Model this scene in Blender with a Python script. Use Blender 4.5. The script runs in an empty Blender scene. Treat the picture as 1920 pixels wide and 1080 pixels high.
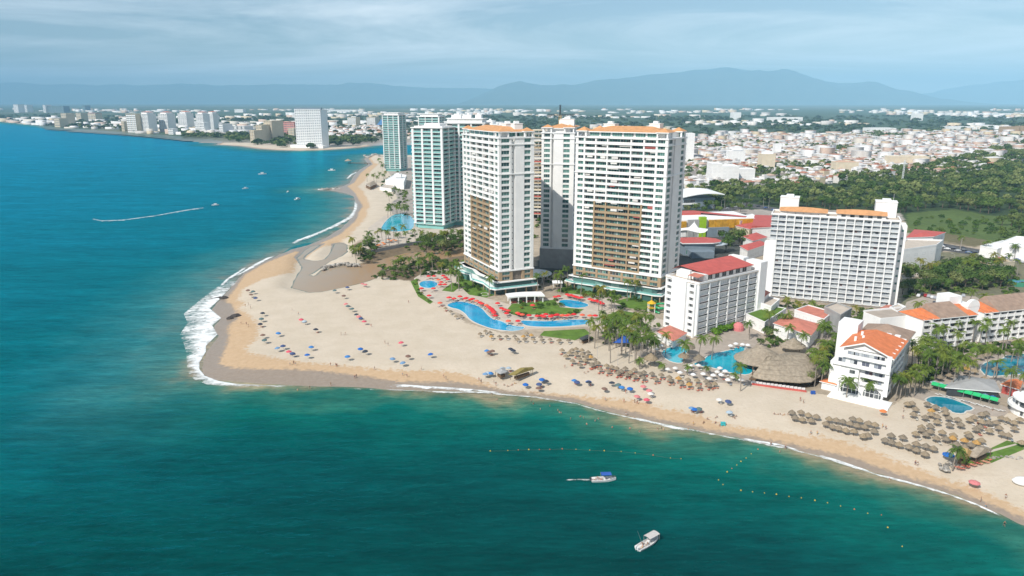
import bpy, bmesh, math, random
import numpy as np
from mathutils import Vector, Matrix

R = math.radians
rnd = random.Random(7)
scene = bpy.context.scene
COL = scene.collection

# ------------------------------------------------------------------ camera
EYE, FOC, HOR = 105.0, 1333.0, 190.0          # eye height (m), focal length and horizon row of the 1920 px photograph
TH = math.atan((540 - HOR) / FOC)
cam_d = bpy.data.cameras.new('camera')
cam_d.sensor_width = 36.0
cam_d.lens = 36.0 * FOC / 1920.0
cam_d.clip_start = 1.0
cam_d.clip_end = 90000.0
cam = bpy.data.objects.new('camera', cam_d)
cam.location = (0, 0, EYE)
cam.rotation_euler = (math.pi / 2 - TH, 0, 0)
COL.objects.link(cam)
scene.camera = cam

# ------------------------------------------------------------------ sun and sky
SUN_EL = R(43)
SUN_H = Vector((0.67, 0.74, 0)).normalized()   # way the shadows fall
sun_d = bpy.data.lights.new('sun', 'SUN')
sun_d.energy = 5.0
sun_d.angle = R(0.53)
sun_d.color = (1.0, 0.955, 0.89)
sun = bpy.data.objects.new('sun', sun_d)
sun.location = (-300, -300, 500)
ld = Vector((SUN_H.x * math.cos(SUN_EL), SUN_H.y * math.cos(SUN_EL), -math.sin(SUN_EL)))
sun.rotation_euler = ld.to_track_quat('-Z', 'Y').to_euler()
COL.objects.link(sun)

world = bpy.data.worlds.new('World')
scene.world = world
world.use_nodes = True
wn, wl = world.node_tree.nodes, world.node_tree.links
wn.clear()
w_out = wn.new('ShaderNodeOutputWorld')
w_bg = wn.new('ShaderNodeBackground')
w_bg.inputs['Strength'].default_value = 0.102
w_sky = wn.new('ShaderNodeTexSky')
w_sky.sky_type = 'NISHITA'
w_sky.sun_disc = False
w_sky.sun_elevation = SUN_EL
w_sky.sun_rotation = math.atan2(-SUN_H.x, -SUN_H.y)
w_sky.altitude = 0
w_sky.air_density = 1.0
w_sky.dust_density = 0.6
w_sky.ozone_density = 1.6
# thin high cirrus, laid on a flat layer overhead
w_tc = wn.new('ShaderNodeTexCoord')
w_sep = wn.new('ShaderNodeSeparateXYZ')
wl.new(w_tc.outputs['Generated'], w_sep.inputs[0])
w_z = wn.new('ShaderNodeMath'); w_z.operation = 'ADD'; w_z.inputs[1].default_value = 0.06
wl.new(w_sep.outputs['Z'], w_z.inputs[0])
w_zm = wn.new('ShaderNodeMath'); w_zm.operation = 'MAXIMUM'; w_zm.inputs[1].default_value = 0.04
wl.new(w_z.outputs[0], w_zm.inputs[0])
w_dv = wn.new('ShaderNodeVectorMath'); w_dv.operation = 'DIVIDE'
wl.new(w_tc.outputs['Generated'], w_dv.inputs[0])
w_cx = wn.new('ShaderNodeCombineXYZ')
for k in ('X', 'Y', 'Z'):
    wl.new(w_zm.outputs[0], w_cx.inputs[k])
wl.new(w_cx.outputs[0], w_dv.inputs[1])
w_map = wn.new('ShaderNodeMapping')
w_map.inputs['Rotation'].default_value = (0, 0, R(-12))
w_map.inputs['Scale'].default_value = (0.16, 0.30, 0.0)
w_map.inputs['Location'].default_value = (3.4, 1.7, 0)
wl.new(w_dv.outputs[0], w_map.inputs['Vector'])
w_n = wn.new('ShaderNodeTexNoise')
w_n.inputs['Scale'].default_value = 1.0
w_n.inputs['Detail'].default_value = 7.0
w_n.inputs['Roughness'].default_value = 0.62
w_n.inputs['Distortion'].default_value = 1.1
wl.new(w_map.outputs[0], w_n.inputs['Vector'])
w_rm = wn.new('ShaderNodeMapRange')
w_rm.inputs['From Min'].default_value = 0.42
w_rm.inputs['From Max'].default_value = 0.68
w_rm.inputs['To Min'].default_value = 0.0
w_rm.inputs['To Max'].default_value = 0.8
wl.new(w_n.outputs['Fac'], w_rm.inputs['Value'])
w_mx = wn.new('ShaderNodeMix'); w_mx.data_type = 'RGBA'
wl.new(w_rm.outputs[0], w_mx.inputs['Factor'])
wl.new(w_sky.outputs[0], w_mx.inputs['A'])
w_mx.inputs['B'].default_value = (12.5, 12.9, 13.1, 1)
wl.new(w_mx.outputs['Result'], w_bg.inputs['Color'])
wl.new(w_bg.outputs[0], w_out.inputs['Surface'])

scene.view_settings.view_transform = 'Standard'
scene.view_settings.look = 'None'
scene.view_settings.exposure = 0.05
scene.view_settings.gamma = 1.0
scene.view_settings.use_curve_mapping = False
scene.render.engine = 'CYCLES'
scene.cycles.use_denoising = True
scene.cycles.max_bounces = 6
scene.cycles.diffuse_bounces = 3
scene.cycles.glossy_bounces = 3
scene.cycles.transmission_bounces = 4
scene.cycles.transparent_max_bounces = 12
scene.cycles.volume_bounces = 1
scene.cycles.caustics_reflective = False
scene.cycles.caustics_refractive = False

# ------------------------------------------------------------------ helpers
CT, ST = math.cos(TH), math.sin(TH)
SEA = -2.0

def gp(px, py, z=0.0):
    """Point of the level plane z that the surveyed photo point (px, py) shows."""
    x, y = (px - 960) / FOC, -(py - 540) / FOC
    d = (x, CT + y * ST, -ST + y * CT)
    t = (z - EYE) / d[2]
    return (d[0] * t, d[1] * t)

def top_at(px, py, X, Y):
    """Height above (X, Y) that the photo row py shows."""
    y = -(py - 540) / FOC
    return EYE + (-ST + y * CT) * Y / (CT + y * ST)

def link(o, parent=None):
    COL.objects.link(o)
    if parent is not None:
        o.parent = parent
    return o

def empty(name, loc, rz=0.0, label=None, cat=None, group=None):
    o = bpy.data.objects.new(name, None)
    o.location = loc
    o.rotation_euler = (0, 0, rz)
    o.empty_display_size = 0.5
    COL.objects.link(o)
    tag(o, label, cat, group)
    return o

def tag(o, label=None, cat=None, group=None, kind=None):
    if label: o['label'] = label
    if cat: o['category'] = cat
    if group: o['group'] = group
    if kind: o['kind'] = kind
    return o

def ob(name, me, parent=None, loc=(0, 0, 0), rz=0.0, scale=None):
    o = bpy.data.objects.new(name, me)
    o.location = loc
    if rz: o.rotation_euler = (0, 0, rz)
    if scale: o.scale = scale
    return link(o, parent)

class MB:
    """Collects boxes, prisms, tubes and lathes into one mesh."""
    def __init__(s):
        s.v, s.f, s.m = [], [], []
    def add(s, vs, fs, m=0):
        b = len(s.v)
        s.v += [tuple(v) for v in vs]
        s.f += [tuple(b + i for i in f) for f in fs]
        s.m += [m] * len(fs)
        return s
    def box(s, x0, y0, z0, x1, y1, z1, m=0, bottom=True):
        vs = [(x0, y0, z0), (x1, y0, z0), (x1, y1, z0), (x0, y1, z0), (x0, y0, z1), (x1, y0, z1), (x1, y1, z1), (x0, y1, z1)]
        fs = [(4, 5, 6, 7), (0, 1, 5, 4), (1, 2, 6, 5), (2, 3, 7, 6), (3, 0, 4, 7)]
        if bottom: fs.append((3, 2, 1, 0))
        return s.add(vs, fs, m)
    def prism(s, poly, z0, z1, m=0, mt=None, top_scale=1.0, bottom=True):
        n = len(poly)
        a = sum(poly[i][0] * poly[(i + 1) % n][1] - poly[(i + 1) % n][0] * poly[i][1] for i in range(n))
        if a < 0: poly = poly[::-1]
        cx, cy = sum(p[0] for p in poly) / n, sum(p[1] for p in poly) / n
        vs = [(p[0], p[1], z0) for p in poly] + [(cx + (p[0] - cx) * top_scale, cy + (p[1] - cy) * top_scale, z1) for p in poly]
        s.add(vs, [(i, (i + 1) % n, n + (i + 1) % n, n + i) for i in range(n)], m)
        b = len(s.v) - 2 * n
        s.f.append(tuple(b + n + i for i in range(n))); s.m.append(m if mt is None else mt)
        if bottom:
            s.f.append(tuple(b + n - 1 - i for i in range(n))); s.m.append(m)
        return s
    def tube(s, p0, p1, r0, r1=None, n=6, m=0, cap=True):
        r1 = r0 if r1 is None else r1
        p0, p1 = Vector(p0), Vector(p1)
        d = (p1 - p0).normalized()
        a = d.orthogonal().normalized(); b = d.cross(a)
        vs = []
        for p, r in ((p0, r0), (p1, r1)):
            for i in range(n):
                t = 2 * math.pi * i / n
                vs.append(tuple(p + a * (r * math.cos(t)) + b * (r * math.sin(t))))
        fs = [(i, (i + 1) % n, n + (i + 1) % n, n + i) for i in range(n)]
        if cap: fs += [tuple(n + i for i in range(n)), tuple(n - 1 - i for i in range(n))]
        return s.add(vs, fs, m)
    def lathe(s, prof, n=12, c=(0, 0), m=0, sx=1.0, sy=1.0):
        vs, fs = [], []
        k = len(prof)
        for i in range(n):
            t = 2 * math.pi * i / n
            for r, z in prof:
                vs.append((c[0] + r * math.cos(t) * sx, c[1] + r * math.sin(t) * sy, z))
        for i in range(n):
            j = (i + 1) % n
            for q in range(k - 1):
                fs.append((i * k + q, j * k + q, j * k + q + 1, i * k + q + 1))
        return s.add(vs, fs, m)
    def mesh(s, name, mats, smooth=False):
        me = bpy.data.meshes.new(name)
        me.from_pydata(s.v, [], s.f)
        for m in (mats if isinstance(mats, (list, tuple)) else [mats]):
            me.materials.append(m)
        me.polygons.foreach_set('material_index', s.m)
        if smooth: me.polygons.foreach_set('use_smooth', [True] * len(s.f))
        me.update()
        return me
    def build(s, name, mats, parent=None, loc=(0, 0, 0), rz=0.0, smooth=False):
        return ob(name, s.mesh(name, mats, smooth), parent, loc, rz)

def np_mesh(name, V, F, mats, cols=None, midx=None, cname='tint', smooth=False):
    """Mesh from numpy vertices and quads/tris (F: n x k), optional colour per face corner."""
    me = bpy.data.meshes.new(name)
    V = np.asarray(V, dtype=np.float32); F = np.asarray(F, dtype=np.int32)
    n, k = F.shape
    me.vertices.add(len(V)); me.vertices.foreach_set('co', V.ravel())
    me.loops.add(n * k); me.loops.foreach_set('vertex_index', F.ravel())
    me.polygons.add(n)
    me.polygons.foreach_set('loop_start', np.arange(0, n * k, k, dtype=np.int32))
    me.polygons.foreach_set('loop_total', np.full(n, k, dtype=np.int32))
    for m in mats: me.materials.append(m)
    if midx is not None: me.polygons.foreach_set('material_index', np.asarray(midx, dtype=np.int32))
    if smooth: me.polygons.foreach_set('use_smooth', np.ones(n, dtype=bool))
    me.update(calc_edges=True)
    if cols is not None:
        a = me.attributes.new(cname, 'FLOAT_COLOR', 'POINT')
        c = np.ones((len(V), 4), dtype=np.float32); c[:, :3] = cols
        a.data.foreach_set('color', c.ravel())
    return me

# ------------------------------------------------------------------ materials
class NT:
    def __init__(s, name):
        s.mat = bpy.data.materials.new(name)
        s.mat.use_nodes = True
        s.n, s.l = s.mat.node_tree.nodes, s.mat.node_tree.links
        s.bsdf = s.n['Principled BSDF']
        s.out = s.n['Material Output']
    def node(s, t, **kw):
        nd = s.n.new(t)
        for k, v in kw.items(): setattr(nd, k, v)
        return nd
    def set(s, sock, val):
        if hasattr(val, 'is_output') or isinstance(val, bpy.types.NodeSocket): s.l.new(val, sock)
        elif isinstance(val, (tuple, list)) and len(val) == 3 and sock.type == 'RGBA': sock.default_value = (*val, 1)
        else: sock.default_value = val
    def pos(s):
        return s.node('ShaderNodeNewGeometry').outputs['Position']
    def objco(s):
        return s.node('ShaderNodeTexCoord').outputs['Object']
    def orand(s):
        return s.node('ShaderNodeObjectInfo').outputs['Random']
    def noise(s, vec, scale, detail=3.0, rough=0.55, dist=0.0, stretch=None, rot=0.0):
        if stretch or rot:
            mp = s.node('ShaderNodeMapping')
            mp.inputs['Rotation'].default_value = (0, 0, rot)
            mp.inputs['Scale'].default_value = stretch or (1, 1, 1)
            s.l.new(vec, mp.inputs['Vector']); vec = mp.outputs[0]
        nd = s.node('ShaderNodeTexNoise')
        s.l.new(vec, nd.inputs['Vector'])
        nd.inputs['Scale'].default_value = scale
        nd.inputs['Detail'].default_value = detail
        nd.inputs['Roughness'].default_value = rough
        nd.inputs['Distortion'].default_value = dist
        return nd.outputs['Fac']
    def mr(s, v, a, b, c=0.0, d=1.0, smooth=False):
        nd = s.node('ShaderNodeMapRange')
        if smooth: nd.interpolation_type = 'SMOOTHSTEP'
        s.set(nd.inputs['Value'], v)
        nd.inputs['From Min'].default_value = a; nd.inputs['From Max'].default_value = b
        nd.inputs['To Min'].default_value = c; nd.inputs['To Max'].default_value = d
        return nd.outputs[0]
    def math(s, op, a, b=0.0, c=None):
        nd = s.node('ShaderNodeMath', operation=op)
        s.set(nd.inputs[0], a); s.set(nd.inputs[1], b)
        if c is not None: s.set(nd.inputs[2], c)
        return nd.outputs[0]
    def mix(s, f, a, b, mode='MIX'):
        nd = s.node('ShaderNodeMix', data_type='RGBA', blend_type=mode)
        s.set(nd.inputs[0], f); s.set(nd.inputs[6], a); s.set(nd.inputs[7], b)
        return nd.outputs[2]
    def ramp(s, v, stops, const=False):
        nd = s.node('ShaderNodeValToRGB')
        nd.color_ramp.interpolation = 'CONSTANT' if const else 'LINEAR'
        e = nd.color_ramp.elements
        while len(e) < len(stops): e.new(0.5)
        for i, (p, c) in enumerate(stops):
            e[i].position = p; e[i].color = (*c, 1)
        s.l.new(v, nd.inputs[0])
        return nd.outputs[0]
    def attr(s, name, col=False):
        nd = s.node('ShaderNodeAttribute', attribute_name=name)
        return nd.outputs['Color' if col else 'Fac']
    def bump(s, h, strength=0.3, dist=0.05):
        nd = s.node('ShaderNodeBump')
        nd.inputs['Strength'].default_value = strength
        nd.inputs['Distance'].default_value = dist
        s.l.new(h, nd.inputs['Height'])
        s.l.new(nd.outputs[0], s.bsdf.inputs['Normal'])
    def done(s, col=None, rough=None, spec=None):
        if col is not None: s.set(s.bsdf.inputs['Base Color'], col)
        if rough is not None: s.set(s.bsdf.inputs['Roughness'], rough)
        if spec is not None: s.set(s.bsdf.inputs['Specular IOR Level'], spec)
        return s.mat

def surf(name, col, rough=0.75, var=0.12, scale=0.35, orand=0.0, spec=0.25, bump=0.0, bscale=2.0, streak=0.0):
    """Plain weathered surface: colour, slow blotches, optional rain streaks and per-object variation."""
    t = NT(name)
    p = t.pos()
    c = t.mix(t.mr(t.noise(p, scale, 4), 0.3, 0.7, 0, 1), tuple(x * (1 - var) for x in col), tuple(min(1, x * (1 + var * 0.6)) for x in col))
    if streak:
        st = t.noise(p, 1.0, 3, stretch=(1.3, 1.3, 0.06))
        c = t.mix(t.mr(st, 0.52, 0.75, 0, streak), c, tuple(x * 0.55 for x in col))
    if orand:
        c = t.mix(t.orand(), c, tuple(x * (1 - orand) for x in col))
    if bump:
        t.bump(t.noise(p, bscale, 3), bump, 0.1)
    return t.done(c, rough, spec)

def tinted(name, rough=0.8, var=0.15, scale=0.5, spec=0.2):
    """Surface whose own colour is stored per vertex (attribute tint)."""
    t = NT(name)
    n = t.mr(t.noise(t.pos(), scale, 3), 0.3, 0.7, 1 - var, 1 + var * 0.5)
    c = t.mix(1.0, t.attr('tint', True), n, 'MULTIPLY')
    return t.done(c, rough, spec)

def objcol(name, stops, rough=0.7, var=0.1, const=True, spec=0.25, scale=1.0):
    """One of several colours per object, picked by the object's random number."""
    t = NT(name)
    c = t.ramp(t.orand(), stops, const)
    c = t.mix(1.0, c, t.mr(t.noise(t.pos(), scale, 3), 0.3, 0.7, 1 - var, 1 + var * .5), 'MULTIPLY')
    return t.done(c, rough, spec)

def window_glass(name, stops, cell=1.3, spec=0.5, rough=0.12):
    """Glazing seen from outside: each leaf shows dark room, curtain or tinted glass."""
    t = NT(name)
    sx = t.node('ShaderNodeSeparateXYZ'); t.l.new(t.objco(), sx.inputs[0])
    cx = t.math('FLOOR', t.math('DIVIDE', sx.outputs[0], cell))
    w = t.node('ShaderNodeTexWhiteNoise', noise_dimensions='2D')
    cb = t.node('ShaderNodeCombineXYZ')
    t.l.new(cx, cb.inputs[0]); t.l.new(t.math('MULTIPLY', t.orand(), 97.0), cb.inputs[1])
    t.l.new(cb.outputs[0], w.inputs['Vector'])
    mixv = t.math('ADD', t.math('MULTIPLY', w.outputs['Value'], 0.55), t.math('MULTIPLY', t.orand(), 0.45))
    c = t.ramp(mixv, stops, True)
    return t.done(c, rough, spec)

M = {}
M['white'] = surf('white_render', (0.83, 0.82, 0.79), 0.7, 0.06, 0.2, streak=0.10)
M['white2'] = surf('white_paint', (0.82, 0.82, 0.80), 0.6, 0.05, 0.3)
M['glassR'] = surf('glass_railing', (0.58, 0.62, 0.64), 0.2, 0.1, 0.3, orand=0.3, spec=0.5)
M['coping'] = surf('pool_coping', (0.60, 0.57, 0.51), 0.7, 0.1, 0.4)
M['pale'] = surf('pale_railing', (0.56, 0.62, 0.66), 0.35, 0.06, 0.3, spec=0.4)
M['brown'] = surf('tan_render', (0.38, 0.28, 0.175), 0.75, 0.10, 0.3)
M['stone'] = surf('brown_stone', (0.21, 0.175, 0.14), 0.75, 0.22, 0.7)
M['cream'] = surf('cream_render', (0.66, 0.57, 0.42), 0.75, 0.09, 0.2)
M['pink'] = surf('pink_render', (0.62, 0.27, 0.23), 0.75, 0.10, 0.2)
M['grey'] = surf('grey_concrete', (0.36, 0.36, 0.35), 0.8, 0.15, 0.3)
M['dark'] = surf('dark_metal', (0.05, 0.055, 0.06), 0.5, 0.1, 0.5)
M['frame'] = surf('window_frame', (0.55, 0.57, 0.57), 0.5, 0.05, 1.0)
M['aqua'] = surf('aqua_glass_railing', (0.25, 0.56, 0.52), 0.18, 0.08, 0.25, orand=0.22, spec=0.5)
M['roofO'] = surf('orange_tile', (0.60, 0.31, 0.14), 0.75, 0.18, 0.5, bump=0.3, bscale=3)
M['roofR'] = surf('red_roof', (0.50, 0.105, 0.085), 0.65, 0.16, 0.35)
M['roofOr'] = surf('bright_orange_tile', (0.66, 0.20, 0.075), 0.7, 0.16, 0.5, bump=0.3, bscale=3)
M['roofB'] = surf('weathered_tile', (0.33, 0.235, 0.175), 0.85, 0.22, 0.5, bump=0.3, bscale=3)
M['mauve'] = surf('coral_roof', (0.55, 0.20, 0.14), 0.7, 0.2, 0.4)
M['thatch'] = surf('palm_thatch', (0.34, 0.285, 0.215), 0.95, 0.28, 0.9, bump=0.7, bscale=4, spec=0.05)
M['thatchP'] = objcol('parasol_thatch', [(0, (0.27, 0.215, 0.15)), (0.35, (0.23, 0.19, 0.14)), (0.7, (0.30, 0.235, 0.155)), (0.95, (0.44, 0.26, 0.09))], 0.95, 0.25, spec=0.05, scale=2.0)
M['wood'] = surf('timber', (0.17, 0.11, 0.065), 0.85, 0.2, 0.8)
M['paving'] = surf('pale_paving', (0.52, 0.45, 0.37), 0.8, 0.12, 0.25)
M['plaza'] = surf('plaza_paving', (0.40, 0.34, 0.28), 0.85, 0.15, 0.3)
M['asphalt'] = surf('asphalt', (0.10, 0.10, 0.10), 0.9, 0.2, 0.3)
M['lawn'] = surf('lawn', (0.115, 0.20, 0.035), 0.95, 0.30, 0.25, spec=0.1, bump=0.5, bscale=1.5)
M['rock'] = objcol('rock', [(0, (0.34, 0.31, 0.27)), (0.4, (0.24, 0.22, 0.19)), (0.7, (0.45, 0.42, 0.37))], 0.9, 0.25)
M['rockD'] = surf('dark_rock', (0.06, 0.05, 0.045), 0.7, 0.3, 1.0)
GREENS = [(0, (0.026, 0.040, 0.042)), (0.22, (0.06, 0.135, 0.115)), (0.40, (0.10, 0.22, 0.185)), (0.58, (0.035, 0.06, 0.065)), (0.70, (0.20, 0.28, 0.24)), (0.83, (0.12, 0.095, 0.08)), (0.93, (0.46, 0.45, 0.42))]
M['glass'] = window_glass('balcony_glazing', GREENS, 1.25)
M['glassT'] = window_glass('teal_glazing', [(0, (0.04, 0.09, 0.09)), (0.25, (0.09, 0.20, 0.175)), (0.5, (0.14, 0.27, 0.235)), (0.75, (0.06, 0.13, 0.12)), (0.9, (0.20, 0.22, 0.20))], 5.0)
M['glassE'] = window_glass('aqua_tower_glazing', [(0, (0.025, 0.055, 0.065)), (0.3, (0.13, 0.30, 0.28)), (0.52, (0.22, 0.42, 0.38)), (0.72, (0.05, 0.11, 0.12)), (0.82, (0.30, 0.46, 0.42))], 4.0)
M['glassH'] = window_glass('hotel_glazing', [(0, (0.05, 0.06, 0.075)), (0.20, (0.36, 0.39, 0.41)), (0.42, (0.52, 0.54, 0.54)), (0.62, (0.28, 0.31, 0.35)), (0.76, (0.12, 0.13, 0.17)), (0.88, (0.17, 0.10, 0.10)), (0.93, (0.6, 0.6, 0.58))], 1.4)
M['glassS'] = window_glass('small_hotel_glazing', [(0, (0.035, 0.04, 0.045)), (0.35, (0.07, 0.08, 0.085)), (0.6, (0.13, 0.14, 0.14)), (0.8, (0.05, 0.05, 0.05)), (0.92, (0.22, 0.22, 0.2))], 1.2)
M['cloth'] = objcol('awning_cloth', [(0, (0.72, 0.70, 0.66)), (0.6, (0.62, 0.60, 0.57)), (0.85, (0.40, 0.12, 0.10))], 0.9)

# ------------------------------------------------------------------ coast survey
SHORE = [(2100, 1060), (1920, 988), (1905, 981), (1855, 957), (1799, 932), (1730, 912), (1647, 890), (1602, 876), (1535, 855), (1480, 841), (1400, 825), (1330, 812), (1290, 804), (1235, 793),
         (1180, 782), (1130, 771), (1080, 756), (1005, 744), (955, 740), (917, 736), (880, 734), (850, 735), (765, 731), (682, 728), (606, 725), (520, 723), (438, 717), (395, 712), (375, 700), (377, 682), (388, 655),
         (408, 632), (398, 615), (411, 599), (395, 580), (414, 561), (436, 531), (457, 510), (485, 496), (514, 482), (545, 468), (575, 460), (610, 446), (640, 428), (660, 405), (668, 385), (662, 368), (645, 362), (606, 355), (640, 350),
         (655, 343), (662, 330), (674, 318), (690, 309), (682, 298), (690, 292), (708, 290), (740, 291), (800, 291), (840, 287), (800, 272), (740, 268), (715, 270), (690, 275), (650, 279), (620, 281), (560, 283), (520, 282), (480, 279),
         (455, 275), (430, 273), (402, 272), (412, 268), (400, 264), (350, 259), (300, 254), (260, 251), (200, 247), (150, 243), (110, 240), (60, 235), (0, 229)]
WET = [(2100, 1045), (1920, 972), (1855, 943), (1799, 921), (1730, 902), (1647, 876), (1602, 860), (1535, 842), (1480, 829), (1400, 815), (1330, 804), (1290, 795), (1235, 783), (1180, 771), (1130, 761), (1080, 746), (1005, 737), (955, 732), (917, 727),
       (880, 722), (845, 718), (763, 716), (682, 707), (601, 699), (520, 697), (438, 693), (412, 684), (414, 675), (425, 656), (430, 629), (427, 610), (446, 599), (446, 586), (425, 564), (436, 545), (457, 515), (482, 501), (520, 484), (560, 470), (600, 457), (640, 440),
       (665, 415), (680, 388), (668, 364), (650, 350), (665, 342), (676, 325), (692, 312), (720, 300), (840, 292)]
DRY = [(2100, 1015), (1919, 950), (1883, 933), (1827, 907), (1772, 894), (1730, 878), (1691, 864), (1647, 847), (1591, 827), (1535, 814), (1480, 805), (1405, 797), (1355, 791), (1305, 774), (1255, 762), (1205, 752), (1155, 744), (1080, 736), (1042, 731), (967, 728),
       (936, 724), (905, 714), (880, 706), (850, 699), (790, 692), (709, 690), (628, 684), (560, 680), (506, 670), (471, 664), (465, 653), (482, 632), (487, 615), (471, 594), (452, 580), (457, 567), (449, 558), (455, 540), (482, 526), (520, 518), (552, 508), (560, 490), (590, 468), (655, 445),
       (680, 415), (694, 388), (684, 362), (672, 350), (684, 338), (694, 322), (712, 306), (840, 296)]
LAGOON = [[(584, 461), (602, 459), (594, 464), (572, 480), (570, 486), (592, 490), (610, 486), (620, 472), (627, 457), (640, 455), (652, 460), (651, 472), (641, 480), (622, 489), (606, 500), (590, 510), (579, 516), (590, 519), (604, 505), (640, 499), (671, 495), (715, 486), (760, 474), (820, 470), (880, 466),
           (880, 478), (800, 490), (752, 498), (712, 510), (706, 522), (682, 530), (650, 538), (606, 547), (579, 549), (546, 540), (552, 524), (567, 502), (556, 484), (570, 470)]]
INLAND = [(720, 296), (725, 320), (742, 338), (738, 350), (745, 372), (728, 385), (738, 408), (712, 420), (706, 438), (655, 458), (662, 478), (690, 494), (708, 512), (720, 520), (772, 528), (782, 545), (812, 566), (842, 580), (872, 605), (945, 626), (1030, 634), (1080, 638), (1100, 640), (1180, 652), (1215, 676), (1330, 702), (1500, 732), (1560, 742),
          (1660, 762), (1690, 752), (1712, 728), (1760, 738), (1840, 770), (1875, 768), (1960, 800), (2300, 860)]
far_r = [(220, 110), (420, 15), (1200, -300), (45000, -6000), (45000, 45000), (-45000, 45000)]
far_l = [(-45000, 22000), (-11000, 9500), (-4600, 5200)]

def world(pl, z): return [gp(x, y, z) for x, y in pl]
P_shore = world(SHORE, SEA) + far_l[::-1] + far_r[::-1]
far_in = [(2500, 4500), (45000, 45000), (45000, -5900), (1250, -250), (440, 60)]
P_wet = world(WET, SEA + .3) + far_in
P_dry = world(DRY, -0.4) + far_in
P_lag = [world(l, SEA) for l in LAGOON]
P_inl = world(INLAND, 0) + [(45000, 300), (45000, 45000), (-45000, 45000), (-45000, 24000), (-4500, 5600), (-2300, 3500), (-1600, 2450), (-1000, 1990), (-700, 1900), (-560, 1800), (-430, 1780), (-300, 1830), (-200, 1800), (-120, 1700), (-60, 1500)]

def inpoly(X, Y, poly):
    c = np.zeros(X.shape, bool)
    n = len(poly)
    for i in range(n):
        (x0, y0), (x1, y1) = poly[i], poly[i - 1]
        if y0 == y1: continue
        k = ((y0 > Y) != (y1 > Y)) & (X < (x1 - x0) * (Y - y0) / (y1 - y0) + x0)
        c ^= k
    return c

def sdf(X, Y, poly):
    """Signed distance to a polygon, positive inside."""
    d = np.full(X.shape, 1e9)
    n = len(poly)
    for i in range(n):
        (x0, y0), (x1, y1) = poly[i], poly[i - 1]
        dx, dy = x1 - x0, y1 - y0
        L = dx * dx + dy * dy + 1e-9
        t = np.clip(((X - x0) * dx + (Y - y0) * dy) / L, 0, 1)
        d = np.minimum(d, (X - x0 - t * dx) ** 2 + (Y - y0 - t * dy) ** 2)
    return np.where(inpoly(X, Y, poly), 1, -1) * np.sqrt(d)

def axis(a, b, step, lo, hi, g=1.035):
    c = list(np.arange(a, b + 0.1, step))
    s, v, right = step, c[-1], []
    while v < hi:
        s *= g; v = min(v + s, hi); right.append(v)
    s, v, left = step, c[0], []
    while v > lo:
        s *= g; v = max(v - s, lo); left.append(v)
    return np.array(left[::-1] + c + right)

ax = axis(-330, 400, 3.0, -44000, 44000)
ay = axis(140, 640, 3.0, -3000, 44000)
GX, GY = np.meshgrid(ax, ay)
nx, ny = len(ax), len(ay)

def vnoise(X, Y, s, seed=0):
    """Smooth value noise in numpy."""
    X = X / s + seed * 17.3; Y = Y / s - seed * 9.1
    xi, yi = np.floor(X).astype(int), np.floor(Y).astype(int)
    xf, yf = X - xi, Y - yi
    xf, yf = xf * xf * (3 - 2 * xf), yf * yf * (3 - 2 * yf)
    def h(a, b):
        v = np.sin(a * 127.1 + b * 311.7 + seed * 74.7) * 43758.5453
        return v - np.floor(v)
    return (h(xi, yi) * (1 - xf) + h(xi + 1, yi) * xf) * (1 - yf) + (h(xi, yi + 1) * (1 - xf) + h(xi + 1, yi + 1) * xf) * yf

wob = (vnoise(GX, GY, 9, 1) - .5) * 2.2 + (vnoise(GX, GY, 26, 2) - .5) * 3.0
near = np.clip(1 - (np.hypot(GX, GY - 350) - 500) / 300, 0, 1)
SD = sdf(GX, GY, P_shore) + wob * 0.35 * near
SW = sdf(GX, GY, P_wet) + wob * 0.6 * near
SR = sdf(GX, GY, P_dry) + wob * 1.0 * near
_fs = GY > 1250
SW = np.where(_fs, SD - 9, SW); SR = np.where(_fs, SD - 13, SR)
SLG = np.maximum.reduce([sdf(GX, GY, l) for l in P_lag]) + wob * 0.2
SI = sdf(GX, GY, P_inl)

def smooth(t):
    t = np.clip(t, 0, 1); return t * t * (3 - 2 * t)

beach_w = np.where(GY < 900, 26.0, 30.0)
Zl = SEA + 2.0 * smooth(np.maximum(SD, 0) / beach_w) ** 0.8
Zl = np.where(SD < 0, SEA + np.maximum(SD * 0.09, -5), Zl)
Zg = np.where(SLG < 0, SEA + 2.0 * smooth(-SLG / 9.0), SEA - np.minimum(SLG * 0.15, 1.2))
Zl = np.minimum(Zl, Zg)
Zl = np.where(SI > 0, np.where(SLG > -9, Zl, np.maximum(Zl, 0.0 * Zl)), Zl)
Zl = Zl + near * np.where((Zl > -0.3) & (SI < 0), (vnoise(GX, GY, 7, 5) - .5) * 0.16, 0)

# what the ground itself is: resort paving, garden soil, forest floor, grass, town dust, far plain
def inpx(pl): return inpoly(GX, GY, world(pl, 0))
tint = np.zeros(GX.shape + (3,))
tint[:] = (0.40, 0.33, 0.245)
g1 = vnoise(GX, GY, 60, 3); g2 = vnoise(GX, GY, 22, 4); g3 = vnoise(GX, GY, 400, 6); g4 = vnoise(GX, GY, 1500, 8)
def lay(mask, col, amt=1.0):
    global tint
    k = (mask * amt)[..., None]
    tint = tint * (1 - k) + np.array(col) * k
far = smooth((np.hypot(GX, GY) - 1900) / 500)
lay((GY > 640) & (GY <= 1e9), (0.36, 0.32, 0.275))
lay(smooth((g1 - .5) * 5) * ((GY > 900) & (GX > 100)), (0.06, 0.10, 0.04), .75)
lay(far, (0.055, 0.095, 0.05))
lay(far * smooth((g3 * .6 + g4 * .6 - .66) * 6), (0.20, 0.20, 0.14), .6)
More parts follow.
